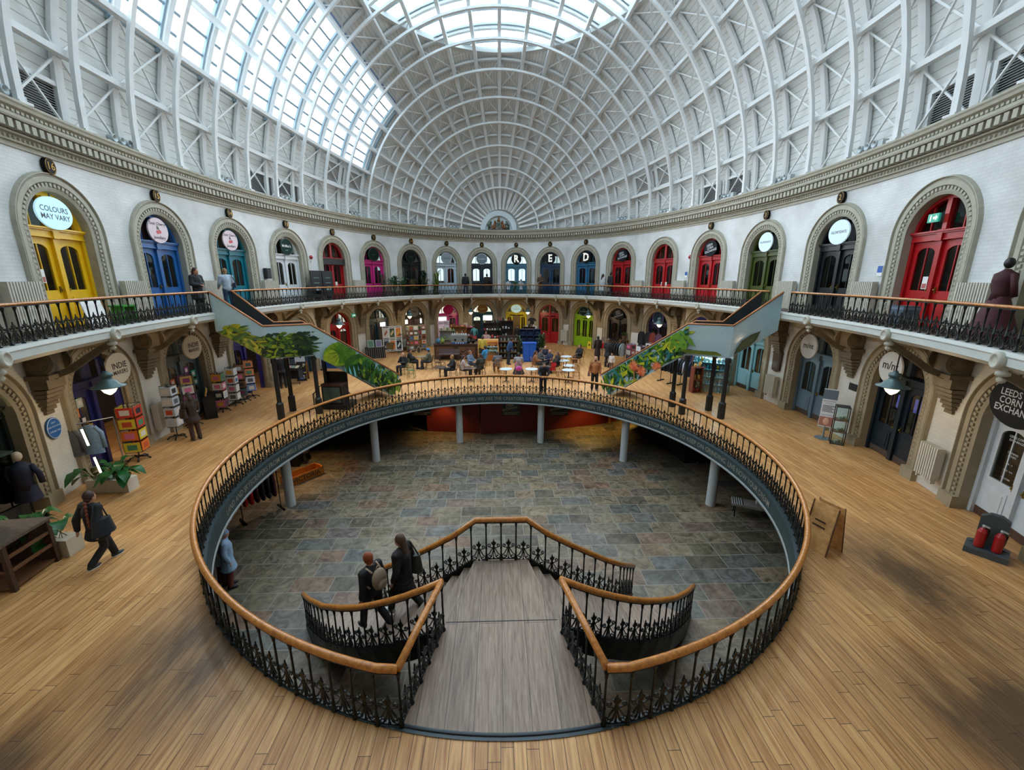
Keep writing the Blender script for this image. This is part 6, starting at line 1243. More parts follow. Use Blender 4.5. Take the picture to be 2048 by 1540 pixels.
# under the left stair
a = at(530, 762); a = (a[0]+.35, a[1], 0); r = small('magazine_table', 'dark slanted table of magazines beside the indigo door under the left stair', 'table', (a[0], a[1], 0), (('top', lambda b: b.box((0, 0, .85), (.9, .6, .04), 0, Matrix.Rotation(.35, 3, 'X')), M_BLACK), ('cloth', lambda b: b.bx(-.42, .42, -.2, .25, .3, .7), mat('#141420', .8)), ('leg', lambda b: b.tube([(-.42, -.25, 0), (-.42, -.25, .75)], .015, 5), M_BLACK), ('leg', lambda b: b.tube([(.42, -.25, 0), (.42, -.25, .75)], .015, 5), M_BLACK)))
for k, (hx, lab) in enumerate((('#b9c9d6', 'pale blue'), ('#c9a0a0', 'pink'), ('#8a9a8a', 'sage'), ('#d0c4a8', 'cream'))): small('magazine', lab+' magazine on the slanted table under the left stair', 'magazine', (a[0]-.3+.2*k, a[1]-.05, .9), (('cover', lambda b: b.box((0, 0, 0), (.17, .26, .012), 0, Matrix.Rotation(.35, 3, 'X')), mat(hx, .4)),))
def aboard(label, loc, rz, hexc, frame, marks, h=1.0, w_=.5):
    r = root('sandwich_board', loc, rz); tag(r, label, 'sign')
    for s in (-1, 1):
        T = Matrix.Rotation(s*.16, 3, 'X'); b = MB(); b.box((0, s*.17, h/2), (w_, .02, h), 0, T); b.build('board', mat(hexc, .6), r, local=True); b = MB()
        for x0 in (-w_/2, w_/2): b.box((x0, s*.17, h/2), (.03, .03, h+.04), 0, T)
        b.box((0, s*.17+s*-.0, h/2), (.01, .01, .01)); b.build('frame', frame, r, local=True)
    rnd = random.Random(3); b = MB(); T = Matrix.Rotation(-.16, 3, 'X')
    for hx in marks:
        b = MB()
        for k in range(7): p = T @ Vector((rnd.uniform(-w_*.36, w_*.36), -.014, rnd.uniform(-h*.4, h*.4))); b.box((p.x, p.y-.17, p.z+h/2), (rnd.uniform(.04, .14), .006, rnd.uniform(.03, .1)), 0, T)
        b.build('chalk_marks', mat(hx, .7), r, local=True)
    return r
aboard('chalk board with blue and yellow drawing under the left stair', at(607, 760), .2, '#1a2024', M_WOOD, ['#3a6ac9', '#d9c43a', '#c9ccd0'])
aboard('white standing banner board with dark writing under the left stair', at(578, 752), .4, '#c9ccd0', M_STEEL, ['#2a2a4a'], 1.5, .45)
a = at(600, 725); small('blue_screen', 'long royal blue screen beyond the left stair posts', 'screen', (a[0]+.5, a[1]-.3, 0), (('panel', lambda b: b.bx(-.8, 1.6, -.02, .02, .1, 1.1), mat('#163f8a', .6)), ('foot', lambda b: b.bx(-.8, -.74, -.2, .2, 0, .1), M_BLACK), ('foot', lambda b: b.bx(1.5, 1.56, -.2, .2, 0, .1), M_BLACK)))
a = at(668, 818); r = root('podium', (a[0], a[1], 0), -.12); tag(r, 'black shoeshine podium with grey green front and little railed steps', 'podium')
board_box(r, 'base', -.65, .65, -.1, .8, 0, .22, M_BLACK); board_box(r, 'body', -.45, .42, -.02, .6, .22, 1.0, M_BLACK); board_box(r, 'front_panel', -.36, .36, -.045, -.02, .3, .95, mat('#3c4f47', .5)); board_box(r, 'seat', -.45, .42, -.05, .62, 1.0, 1.08, M_DARKWOOD); board_box(r, 'seat_back', -.45, .42, .52, .62, 1.08, 1.5, M_BLACK)
for sx in (-1, 1):
    b = MB(); b.tube([(sx*.5, .0, 1.0), (sx*.85, .0, .62)], .02, 6); b.build('handrail', M_BLACK, r, local=True)
    for k in range(3): x0 = sx*(.55+.12*k); b = MB(); b.tube([(x0, 0, .1), (x0, 0, .98-.13*k)], .012, 5); b.build('baluster', M_BLACK, r, local=True)
    b = MB(); b.tube([(sx*.85, 0, 0), (sx*.85, 0, .66)], .025, 6); b.build('post', M_BLACK, r, local=True)
# ================================================================ BACK SHOPS
a = at(752, 700); r = root('print_grid', (a[0]-.1, a[1], 0), .45); tag(r, 'white grid panel of framed art prints before the dark teal door', 'display stand'); W, H = 1.35, 2.0
b = MB()
for k in range(4): b.bx(W*k/3-.02, W*k/3+.02, -.03, .0, .2, H)
for k in range(3): b.bx(0, W, -.03, 0, .2+(H-.2)*k/2-.02, .2+(H-.2)*k/2+.02)
b.build('grid', M_WHITE, r, local=True)
AR = [('#d0c8b8', '#a84a30', 'cream print with red figures'), ('#3c4a26', '#c9b080', 'green landscape print'), ('#d9742a', '#e0b03a', 'orange abstract print'), ('#1c3a4a', '#d0d8dc', 'dark blue cat print'), ('#d9782a', '#2a2018', 'orange fruit print'), ('#15202c', '#d0d4d8', 'white bird print')]
for k, (h1, h2, lab) in enumerate(AR):
    cx, cz = W*((k % 3)+.5)/3, (1.55 if k < 3 else .65); kk, jj = math.cos(.45), math.sin(.45)
    small('framed_print', lab+' on the white grid panel', 'picture', (a[0]-.1+cx*kk, a[1]+cx*jj-.04, cz), (('frame', lambda b: b.bx(-.2, .2, -.03, 0, -.36, .36), M_WHITE), ('picture', lambda b: b.bx(-.17, .17, -.035, -.03, -.32, .32), mat(h1, .5)), ('motif', lambda b: [b.ball((-.06+.06*q, -.035, -.1+.09*q), (.06, .004, .1), 8, 5) for q in range(3)], mat(h2, .5))), None, .45)
a = at(740, 712); r = root('print_rack', (a[0]+.35, a[1]-.3, 0), .35); tag(r, 'black print rack with framed pictures leaning on top', 'display stand'); board_box(r, 'body', -.7, .6, -.2, .3, 0, .75, M_BLACK)
for k in range(9): b = MB(); x0 = -.62+.14*k; b.bx(x0, x0+.012, -.24, -.2, .02, .74); b.build('divider', mat('#a8aaa8', .4), r, local=True)
for k, (hx, lab) in enumerate((('#4a6a52', 'green framed print leaning on the black print rack'), ('#6a5a78', 'mauve framed print leaning on the black print rack'))): small('framed_print', lab, 'picture', (a[0]+.05+.5*k, a[1]-.4+.17*k, .76), (('frame', lambda b: b.box((0, 0, .24), (.42, .03, .5), 0, Matrix.Rotation(-.3, 3, 'X')), mat('#9aa8a0', .4)), ('picture', lambda b: b.box((0, -.02, .24), (.34, .012, .42), 0, Matrix.Rotation(-.3, 3, 'X')), mat(hx, .5))), None, .35)
for k, (px, py, hx, lab) in enumerate(((775, 706, '#8a7a5a', 'folding print rack of brown posters, first right of the grid'), (790, 704, '#5a6a70', 'folding print rack of grey posters, second right of the grid'), (803, 702, '#9fb4b0', 'folding print rack of pale posters, third right of the grid'), (815, 700, '#7fa0a0', 'folding print rack of teal posters beside the card towers'))):
    a = at(px, py); r = root('print_browser', (a[0]+.15, a[1]-.15, 0), .25); tag(r, lab, 'display stand')
    for s in (-1, 1): b = MB(); b.tube([(-.25, s*.3, 0), (-.25, -s*.25, .8)], .015, 5); b.tube([(.25, s*.3, 0), (.25, -s*.25, .8)], .015, 5); b.build('leg', M_WOOD, r, local=True); b = MB(); b.box((0, s*.14, .62), (.46, .03, .62), 0, Matrix.Rotation(-s*.45, 3, 'X')); b.build('poster', mat(hx if s < 0 else '#b0b4b0', .5, 0, .4, 7), r, local=True)
plant('grey leaved potted plant behind the folding print racks', (at(795, 704)[0]+.25, at(795, 704)[1]-.3, 0), 1.5, .45, 50, '#6a6a60', '#5f6f62', .07, .3, seed=8)
for k, (px, py, lab) in enumerate(((822, 704, 'tower of little cards nearest the folding racks at the back left'), (834, 703, 'tower of little cards in the middle at the back left'), (846, 701, 'tower of little cards nearest the seated men at the back left'))): spinner(lab, at(px, py), 2.0, .38, mat('#8a8070', .5), ['#b9ae98', '#8a7458', '#c9c0a8', '#5f5548', '#a04a30'], 20+k, 5, .18)
small('oval_mirror', 'small oval framed portrait leaning on the back left card towers', 'picture', at(838, 708), (('frame', lambda b: b.prism([(.17*math.cos(q*PI/10), .3+.26*math.sin(q*PI/10)) for q in range(20)], -.03, .0), mat('#a8946a', .4)), ('picture', lambda b: b.prism([(.12*math.cos(q*PI/10), .3+.2*math.sin(q*PI/10)) for q in range(20)], -.04, -.03), mat('#3a342c', .4))))
for k, (px, py, h1, lab) in enumerate(((884, 690, '#e0c0cc', 'pink and white boxed goods tower at the left of the pink shop'), (894, 689, '#d9d4d4', 'pale boxed goods tower at the middle of the pink shop'))):
    a = at(px, py); r = root('goods_tower', (a[0], a[1]-.2, 0)); tag(r, lab, 'display stand')
    for q in range(6): b = MB(); b.bx(-.24, .24, -.2, .2, .05+.34*q, .33+.34*q); b.mi = 1; b.bx(-.18, .18, -.21, -.2, .1+.34*q, .26+.34*q); b.build('tray', [mat(h1, .5), mat(['#c24a7a', '#f0e8e8', '#b9a0a8'][q % 3], .5)], r, local=True)
def shelfunit(label, px, py, W, H, hx, n, goods, seed, d=.4, dy=0.):
    rnd = random.Random(seed); a = at(px, py); r = root('shelf_unit', (a[0]-W/2, a[1]+dy, 0)); tag(r, label, 'shelf'); m = mat(hx, .5, 0, .15, 8); board_box(r, 'back', 0, W, d-.03, d, 0, H, m)
    for x0 in (0, W-.04): board_box(r, 'side', x0, x0+.04, 0, d, 0, H, m)
    for k in range(n+1): board_box(r, 'shelf', .04, W-.04, .0, d-.03, H*k/n*.97+.02, H*k/n*.97+.05, m)
    for k in range(n+1):
        zz = H*k/n*.97+.05
        for q in range(int(W/.2)):
            hxx = rnd.choice(goods); x0 = .12+q*(W-.24)/max(1, int(W/.2)-1); s = rnd.uniform(.06, .09); hh = rnd.uniform(.1, min(.26, H/n*.8)); zn = ['bottom', 'second', 'third', 'fourth', 'fifth', 'top'][min(k, 5)]
            small('shop_ware', 'small goods on the %s board of the %s' % (zn, ' '.join(label.split()[:5])), 'goods', (a[0]-W/2+x0, a[1]+dy+d*.45, zz), (('body', lambda b: b.lathe([(s*.8, 0), (s, hh*.3), (s, hh*.7), (s*.5, hh)], 9), mat(hxx, .5)), ('cap', lambda b: b.lathe([(s*.4, hh), (s*.4, hh+.03)], 8), mat('#3a342c', .5))), 'goods on the '+' '.join(label.split()[:5]))
    return r
shelfunit('orange lit back shelf behind the counter left', 915, 700, 1.3, 1.7, '#a06a34', 3, ['#c98a4a', '#8a5a2c', '#b8602a', '#d9b06a'], 31, dy=1.0)
shelfunit('white topped back bar behind the coffee machine', 893, 702, 1.2, 1.45, '#8d9290', 2, ['#7a8a3c', '#c9b98a', '#9a8a6a'], 32, dy=.9)
shelfunit('dark hat shelf before the dark teal shop', 985, 692, 1.5, 1.9, '#2b2320', 3, ['#e0d8cc', '#3a5a5a', '#c94a4a', '#20242c', '#b9a98a'], 33)
shelfunit('dark goods shelf left of the yellow shop', 1012, 690, 1.2, 2.0, '#241d1a', 3, ['#c9d0d4', '#a03a3a', '#1c2028', '#d9c9b0'], 34)
shelfunit('dark goods shelf right of the yellow shop', 1058, 690, 1.0, 1.5, '#3a2c22', 2, ['#c9c4bc', '#7a5a40', '#2a2c30'], 35)
shelfunit('pink heaped shelf right of the pink shop', 935, 692, 1.3, 1.5, '#7a4a3a', 2, ['#e08ab0', '#d9b0c0', '#f0d8e0', '#c05a8a'], 36)
a = at(1001, 690); mannequin('black dressed dummy left of the yellow lower shop', (a[0], a[1]-.2, 0), 0, '#101014', '#101014', '#141414'); a = at(1053, 690); mannequin('pale dressed dummy right of the yellow lower shop', (a[0], a[1]-.1, 0), 0, '#9fb0bc', '#8a98a4', '#c0b8ac', hm=.8); a = at(949, 692); mannequin('dummy in turquoise and red before the dark teal lower shop', (a[0], a[1], 0), 0, '#5a9aa0', '#b03a3a', '#2a2420')
r = root('t_shirt', wp(76.8, .08, 2.0)); tag(r, 'black shirt pinned to the pier between the yellow and red lower doors', 'garment'); F = lambda u, n, z: wp(76.8-u/wspeed(76.8), n, z); mb = MB(F); mb.prism([(-.18, 1.4), (.18, 1.4), (.19, 1.9), (.33, 1.8), (.38, 1.95), (.2, 2.12), (.08, 2.14), (0, 2.09), (-.08, 2.14), (-.2, 2.12), (-.38, 1.95), (-.33, 1.8), (-.19, 1.9)], .06, .1); mb.build('cloth', mat('#15171a', .8), r)
r = root('notice_board', wp(71, .3, .9)); tag(r, 'white standing notice left of the red lower door', 'sign'); F = lambda u, n, z: wp(75.-u/wspeed(75.), n, z); mb = MB(F); mb.bx(-.2, .2, .5, .53, .75, 1.5); mb.build('board', mat('#d0d6dc', .5), r); mb = MB(F); mb.bx(-.02, .02, .5, .53, 0, .75); mb.bx(-.18, .18, .38, .66, 0, .03); mb.build('stand', M_STEEL, r); mb = MB(F); [mb.bx(-.14, .14-.04*(k % 3), .53, .535, 1.4-.08*k, 1.42-.08*k) for k in range(7)]; mb.build('print', mat('#4a5058', .5), r)
r = root('blue_sign', wp(60.5, .04, 1.75)); tag(r, 'round blue mandatory sign above the white radiator', 'sign'); F = lambda u, n, z: wp(62.5-u/wspeed(62.5), n, z); mb = MB(F); mb.prism([(-.1, 1.62), (.1, 1.62), (.1, 1.88), (-.1, 1.88)], .02, .03); mb.build('plate', M_WHITE, r); mb = MB(F); mb.prism([(.08*math.cos(q*PI/10), 1.77+.08*math.sin(q*PI/10)) for q in range(20)], .03, .036); mb.build('disc', mat('#1f5aa8', .4), r)
a = at(1179, 697); r = root('wet_floor_sign', (a[0], a[1], 0), -.2); tag(r, 'yellow wet floor sign in front of the lime green door', 'sign')
for s in (-1, 1):
    b = MB(); T = Matrix.Rotation(s*.2, 3, 'X'); q = [T @ Vector(p) for p in ((-.16, 0, 0), (.16, 0, 0), (.11, 0, .62), (.04, 0, .62), (.04, 0, .56), (-.04, 0, .56), (-.04, 0, .62), (-.11, 0, .62))]
    vs = [(p.x, p.y+s*.13, p.z) for p in q]; vs += [(x_, y_+.014, z_) for x_, y_, z_ in vs]; n = 8; b.add(vs, [tuple(range(n)), tuple(range(2*n-1, n-1, -1))]+[(i, (i+1) % n, (i+1) % n+n, i+n) for i in range(n)]); b.build('leaf', mat('#e0b80e', .4), r, local=True)
b = MB(); b.box((0, -.09, .33), (.1, .01, .14)); b.build('pictogram', M_BLACK, r, local=True)
a = at(1204, 712); small('extinguisher_post', 'red fire point post with sign on the pier right of the green door', 'fire extinguisher', (a[0], a[1], 0), (('post', lambda b: b.tube([(0, 0, 0), (0, 0, .75)], .02, 6), M_IRON), ('cylinder', lambda b: b.lathe([(.07, .55), (.08, .58), (.08, .9), (.04, .96), (.02, 1.02)], 12), mat('#b5121a', .3)), ('plate', lambda b: b.bx(-.1, .1, .02, .03, 1.05, 1.35), mat('#7a6a5a', .5))))
# ================================================================ RIGHT SHOPS
def rail_of(label, loc, rz, L, cols, gl, h=1.5, gw=.2):
    r = root('clothes_rail', loc, rz); tag(r, label, 'clothes rail'); b = MB(); b.tube([(-L/2, 0, h), (L/2, 0, h)], .016, 6); b.build('bar', M_IRON, r, local=True)
    for s in (-1, 1): b = MB(); b.tube([(s*L/2, 0, .03), (s*L/2, 0, h)], .016, 6); b.build('post', M_IRON, r, local=True); b = MB(); b.bx(s*L/2-.03, s*L/2+.03, -.28, .28, 0, .05); b.build('foot', M_IRON, r, local=True)
    n = len(cols)
    for k, hx in enumerate(cols): t = (-.5+(k+.5)/n)*L*.9; garment(gl % ['first', 'second', 'third', 'fourth', 'fifth', 'sixth', 'seventh', 'eighth', 'ninth', 'tenth'][k], (loc[0]+t*math.cos(rz), loc[1]+t*math.sin(rz), loc[2]+h-.03), hx, rz+1.35, .8, gw, group=label)
    return r
rail_of('clothes rail of dark jackets before the black lower shop', at(1230, 728), -.9, 1.3, ['#14161a', '#1a1c20', '#101216', '#22262c', '#181a1c', '#8a98a0'], '%s garment from the left on the rail before the black lower shop')
for k, (px, py, lab) in enumerate(((1260, 728, 'sock tower nearest the dark jackets'), (1280, 733, 'sock tower in the middle, above the right mural'), (1298, 726, 'sock tower farthest from the dark jackets'))): spinner(lab+' at the back right', at(px, py), 1.35, .4, mat('#6a6a70', .5), ['#c9b4bc', '#a04a5a', '#8a9ab4', '#d9d4d4', '#5a4a6a', '#b97a7a'], 40+k, 4, .2)
for k, (px, py, hx, lab) in enumerate(((1283, 672, '#101216', 'black long garment hung left of the purple ringed shop'), (1296, 676, '#14131a', 'black garment hung inside the purple ringed shop'), (1305, 680, '#7a2f22', 'red patterned garment hung in the purple ringed shop'), (1318, 668, '#5a3a50', 'mauve garment hung right in the purple ringed shop'))): x, y, z = onw(px, py, .15, 0); garment(lab, (x, y, 1.95), hx, -.9, 1.1, .2)
a = onw(1247, 690, .3, 0); plant('small green plant on a shelf in the black lower shop', (a[0], a[1], 1.1), .35, .28, 30, '#5a4030', '#3a6a2e', .05, .2, seed=9); small('shelf_stand', 'wooden shelf stand with jars in the black lower shop', 'shelf', (a[0], a[1], 0), (('top', lambda b: b.bx(-.3, .3, -.2, .2, 1.05, 1.1), M_BROWN), ('shelf', lambda b: b.bx(-.28, .28, -.18, .18, .55, .58), M_BROWN), ('leg', lambda b: b.bx(-.3, -.26, -.2, .2, 0, 1.05), M_BROWN), ('leg', lambda b: b.bx(.26, .3, -.2, .2, 0, 1.05), M_BROWN)))
rail_of('clothes rail of navy and striped tops under the right mural stair', at(1362, 772), -1.0, 1.3, ['#1a2430', '#10151c', '#c0c8d0', '#1c2836', '#20242c', '#b0b8c4', '#141a24', '#2a3a50'], '%s top from the front on the navy rail under the right stair')
rail_of('clothes rail of black tops nearest the right mural flight', at(1340, 765), -1.0, 1.2, ['#0f1116', '#15181e', '#1c222a', '#101318', '#2a2c34'], '%s top from the front on the black rail by the right flight')
shelfunit('red and wood shelf behind the right stair posts', 1393, 786, .45, 1.25, '#7a3a2a', 2, ['#b03a2a', '#8a8a8c', '#c9a04a'], 51)
a = at(1458, 790); r = root('jewellery_case', (a[0]-.7, a[1]+.55, 0), -.62); tag(r, 'large glass case of glittering jewellery right of the stair posts', 'display case'); W = 1.7
board_box(r, 'base', -W/2, W/2, -.3, .3, 0, .08, M_PINE); board_box(r, 'back', -W/2, W/2, .28, .3, .08, 1.75, mat('#9fb4b8', .3)); board_box(r, 'top', -W/2, W/2, -.3, .3, 1.75, 1.78, mat('#c0d0d4', .3)); board_box(r, 'glass', -W/2, W/2, -.3, -.29, .08, 1.75, G_CASE); board_box(r, 'glass', W/2-.01, W/2, -.3, .3, .08, 1.75, G_CASE)
for z in (.45, .8, 1.15, 1.48): board_box(r, 'shelf', -W/2+.02, W/2-.02, -.27, .27, z, z+.012, mat('#b9d8dc', .2))
for x0 in (-W/2, W/2-.03): board_box(r, 'post', x0, x0+.03, -.3, -.27, .08, 1.75, M_PINE)
rnd = random.Random(77); jc = ['#d8e4e8', '#9fc4cc', '#e0a01e', '#c0c8cc', '#5a8aa0', '#d9b0b8', '#e8e8e4', '#3aa0b0', '#b9bfc4']; jb = {}
ck, cj = math.cos(-.62), math.sin(-.62)
for zi, z in enumerate((.08, .462, .812, 1.162, 1.492)):
    for k in range(11):
        for row in (0, 1):
            dx = -W/2+.12+k*(W-.24)/10; dy = -.18+.2*row; hx = rnd.choice(jc); loc = (a[0]-.7+dx*ck-dy*cj, a[1]+.55+dx*cj+dy*ck, z); kd = rnd.choice((0, 1)); lab = 'piece of jewellery on the %s tier of the large glass case' % ['floor', 'lowest', 'second', 'third', 'topmost'][zi]
            if (hx, kd) in jb: dup(jb[(hx, kd)], loc, None, lab, 'jewellery on the %s tier' % ['floor', 'lowest', 'second', 'third', 'topmost'][zi])
            else: jb[(hx, kd)] = small('jewellery_stand', lab, 'jewellery', loc, ((('bust', lambda b: b.lathe([(.05, 0), (.03, .03), (.06, .12), (.03, .2), (.015, .22)], 9), mat(hx, .2, .4)),) if kd else (('card', lambda b: b.box((0, 0, .1), (.11, .02, .2), 0, Matrix.Rotation(-.2, 3, 'X')), mat(hx, .25, .3)), ('chain', lambda b: b.tube([(-.03, -.02, .17), (0, -.03, .07), (.03, -.02, .17)], .006, 4), mat('#d8c070', .2, .9)))), 'jewellery on the %s tier' % ['floor', 'lowest', 'second', 'third', 'topmost'][zi])
x, y, z = wp(-2, .4, 0); lamp('case_light', 'POINT', (a[0]-.7, a[1]+.35, 1.7), 60, (.8, .95, 1), .05)
r = root('wooden_plaque', wp(1., .06, 1.95)); tag(r, 'dark carved wooden plaque above a radiator beside the grey blue lower door', 'plaque'); F = lambda u, n, z: wp(1.-u/wspeed(1.), n, z); mb = MB(F); o = [(-.24, 1.5), (0, 1.42), (.24, 1.5), (.27, 2.2), (.33, 2.25), (.25, 2.3), (.18, 2.42), (0, 2.5), (-.18, 2.42), (-.25, 2.3), (-.33, 2.25), (-.27, 2.2)]; mb.prism(o, .02, .09); mb.build('board', M_DARKWOOD, r); mb = MB(F); mb.prism([(-.18, 1.56), (.18, 1.56), (.2, 2.2), (-.2, 2.2)], .09, .1); mb.build('inscription_panel', mat('#4a3a2a', .5), r)
a = at(1645, 876); r = root('info_stand', (a[0], a[1], 0), -.75); tag(r, 'white information stand with a face photo beside the black lower door', 'sign'); b = MB(); b.lathe([(.24, 0), (.24, .015), (.03, .03), (.025, .45)], 20); b.build('base', mat('#7a8a90', .3, .5), r, local=True); board_box(r, 'panel', -.2, .2, -.02, .02, .42, 1.75, mat('#d5dadc', .4)); board_box(r, 'header', -.2, .2, -.024, -.02, 1.4, 1.73, mat('#5f6f7a', .4)); board_box(r, 'picture', -.19, .19, -.024, -.02, .45, .78, mat('#a87060', .5))
b = MB(); b.ball((0, -.022, .62), (.09, .008, .13), 12, 8); b.build('face_picture', mat('#d9a890', .5), r, True, local=True); b = MB(); [letters(b, t, sz, lambda p, c, z=z: (p, -.0255, z+c), .004) for t, sz, z in (('HEALTHYFACE', .05, 1.33), ('skin and facial', .035, 1.26), ('SCAN TO BOOK', .045, .84))]; [b.bx(-.16, .16-.05*(k % 2), -.025, -.022, 1.16-.05*k, 1.18-.05*k) for k in range(5)]; b.build('lettering', mat('#2a2e34', .5), r, local=True)
a = at(1672, 886); r = root('glass_tower', (a[0], a[1], 0), -.6); tag(r, 'narrow black framed glass tower of trinkets beside the information stand', 'display case')
for sx in (-1, 1):
    for sy in (-1, 1): board_box(r, 'post', sx*.18-.012, sx*.18+.012, sy*.18-.012, sy*.18+.012, 0, 1.3, M_BLACK)
for z in (0, .42, .82, 1.28): board_box(r, 'shelf', -.19, .19, -.19, .19, z, z+.02, M_BLACK if z in (0, 1.28) else M_BROWN)
board_box(r, 'glass', -.18, .18, -.185, -.18, .02, 1.28, G_CASE)
for z, zn in ((.02, 'bottom'), (.44, 'middle'), (.84, 'top')):
    for k in range(4): small('trinket', 'small trinket on the %s tier of the narrow glass tower' % zn, 'ornament', (a[0]-.1+.07*k, a[1]-.05+.03*(k % 2), z), (('body', lambda b: b.ball((0, 0, .06), (.035, .035, .06), 8, 6), mat(['#8a9a7a', '#b0b8bc', '#5a6a50', '#c9c0a8'][k], .4)),), 'trinkets on the %s tier' % zn)
b_ = BAYS[18]; r = root('menu_card', b_.f(-1.75, .03, 1.9)); tag(r, 'small black notice on the pier left of the black lower door', 'sign'); mb = MB(b_.f); mb.bx(-1.95, -1.6, .02, .04, 1.72, 1.95); mb.build('board', M_BLACK, r)
b_ = BAYS[18]
for k, (u, z, lab) in enumerate(((-.3, 1.75, 'lit lilac poster in the left light of the black lower door'), (.35, 1.8, 'lit lilac poster in the right light of the black lower door'), (.5, 2.75, 'lit lilac poster in the fanlight of the black lower door'))): r = root('poster', b_.f(u, -.4, z)); tag(r, lab, 'poster'); mb = MB(b_.f); mb.bx(u-.14, u+.14, -.42, -.4, z-.2, z+.2); mb.build('sheet', mat('#6a6ac0', .4, emit=.7), r)
b_ = BAYS[17]; r = root('poster', b_.f(-.4, -.4, 1.6)); tag(r, 'face poster in the left light of the grey blue lower door', 'poster'); mb = MB(b_.f); mb.bx(-.62, -.2, -.42, -.4, 1.0, 2.15); mb.build('sheet', mat('#c3ccd0', .4), r); mb = MB(b_.f); mb.ball((-.45, -.4, 1.7), (.09, .01, .3), 10, 7); mb.build('face_picture', mat('#d8b8a0', .5), r, True)
b_ = BAYS[19]; r = root('opening_notice', b_.f(-.35, -.26, 1.5)); tag(r, 'white lettered opening notice on the glass of the white lower door', 'sign'); mb = MB(b_.f)
for t, dz, sz in (('LEEDS CORN', .55, .07), ('EXCHANGE', .47, .07), ('OPENING', .2, .06), ('HOURS', .13, .06), ('10 - 6', -.05, .06), ('10.30 - 4.30', -.2, .05), ('WELCOME', -.38, .05)): letters(mb, t, sz, lambda p, c, dz=dz: (-.4+p, -.262, 1.5+dz+c), .003)
mb.build('lettering', mat('#c9cfd2', .5), r)
a = at(1983, 1110); r = root('fire_point', (a[0], a[1]+.1, 0), -.95); tag(r, 'grey moulded fire point with two red extinguishers at the right edge', 'fire point'); b = MB(); b.prism([(-.3, 0), (.3, 0), (.3, .12), (.2, .15), (.2, .72), (.08, .8), (-.08, .8), (-.2, .72), (-.2, .15), (-.3, .12)], .0, .14); b.build('back', mat('#3f4648', .5), r, local=True); b = MB(); b.bx(-.3, .3, -.32, .05, 0, .12); b.build('tray', mat('#3f4648', .5), r, local=True)
for sx in (-1, 1): small('fire_extinguisher', '%s red extinguisher on the grey fire point' % ('left' if sx < 0 else 'right'), 'fire extinguisher', (a[0]+sx*.12*math.cos(-.95)-.14*math.sin(.95), a[1]+.1+sx*.12*math.sin(-.95)-.14*math.cos(.95), .12), (('cylinder', lambda b: b.lathe([(.06, 0), (.075, .02), (.075, .34), (.05, .4), (.025, .42)], 14), mat('#9a141a', .3)), ('valve', lambda b: (b.lathe([(.02, .42), (.03, .46), (.02, .48)], 8), b.bx(-.015, .015, -.1, .02, .46, .49)), mat('#b0b4b4', .3, .7)), ('hose', lambda b: b.tube([(0, -.03, .45), (.08, -.05, .38), (.085, -.03, .15)], .012, 6), M_BLACK)))
a = at(1630, 1095); r = root('easel_board', (a[0]+.12, a[1], 0), -1.25); tag(r, 'tan wooden easel board standing outside the well railing on the right', 'sign')
for s in (-1, 1): b = MB(); b.box((0, s*.15, .5), (.5, .018, 1.), 0, Matrix.Rotation(s*.15, 3, 'X')); b.build('board', M_PINE, r, local=True); b = MB(); b.tube([(-.25, s*.24, 0), (-.24, s*.08, 1.)], .016, 5); b.tube([(.25, s*.24, 0), (.24, s*.08, 1.)], .016, 5); b.build('leg', M_BROWN, r, local=True)
b = MB(); T = Matrix.Rotation(-.15, 3, 'X'); [b.box((-.05+.02*k, -.165-.012*k*0+(-.5+.68+.07*k-.2)*.0, .5+.12*k-.1), (.3-.05*k, .012, .03), 0, T) for k in range(3)]; b.build('print', M_DARKWOOD, r, local=True)
# signs beside upper doors, gallery things
for th, z, lab in ((20.4+3.8, 5.62, 'blue safety sign between the two red upper doors'), (-12.0, 5.6, 'blue and white safety sign left of the big red upper door')):
    r = root('safety_sign', wp(th, .03, z)); tag(r, lab, 'sign'); F = lambda u, n, zz, th=th: wp(th-u/wspeed(th), n, zz); mb = MB(F); mb.bx(-.11, .11, .02, .035, z-.16, z+.16); mb.build('plate', M_WHITE, r); mb = MB(F); mb.bx(-.1, .1, .035, .04, z-.05, z+.15); mb.build('pictogram', mat('#1f5aa8', .5), r)
for th, z, lab in ((155.2, 6.55, 'red alarm bell on the wall right of the white upper door'), (20.4+3.2, 6.6, 'red alarm bell between the two red upper doors')):
    r = root('alarm_bell', wp(th, .05, z)); tag(r, lab, 'alarm bell'); F = lambda u, n, zz, th=th: wp(th-u/wspeed(th), n, zz); mb = MB(F); mb.lathe([(.02, .03), (.11, .03), (.11, .07), (.05, .12), (.01, .13)], 14, (0, 0, z), 'y'); mb.build('dome', mat('#a3202c', .3), r, True); mb = MB(F); mb.bx(-.03, .03, .02, .06, z-.28, z-.2); mb.build('box', M_WHITE, r)
for k, (i, u, z, lab) in enumerate(((18, -.28, 5.25, 'pink edged notice on the glass of the big red upper door'), (14, -.15, 5.0, 'white notice left on the plain red upper door'), (14, .2, 5.0, 'cream notice right on the plain red upper door'), (5, .3, 5.0, 'white notice on the red upper exit door'), (1, -.6, 5.4, 'white and red poster in the yellow upper door light'))): b_ = BAYS[i]; r = root('door_notice', b_.f(u, -.25, z)); tag(r, lab, 'sign'); mb = MB(b_.f); mb.bx(u-.09, u+.09, -.262, -.252, z-.17, z+.17); mb.mi = 1; mb.bx(u-.07, u+.07, -.252, -.248, z-.15, z-.02); mb.build('sheet', [M_WHITE, mat('#b9605a', .5)], r)
c = wp(149.5+5, .5, GZ); x, y = wnorm(154.6); r = root('menu_screen', wp(154.8, .5, GZ), math.atan2(y, x)+PI/2); tag(r, 'black double display boards left of the red upper exit door', 'sign')
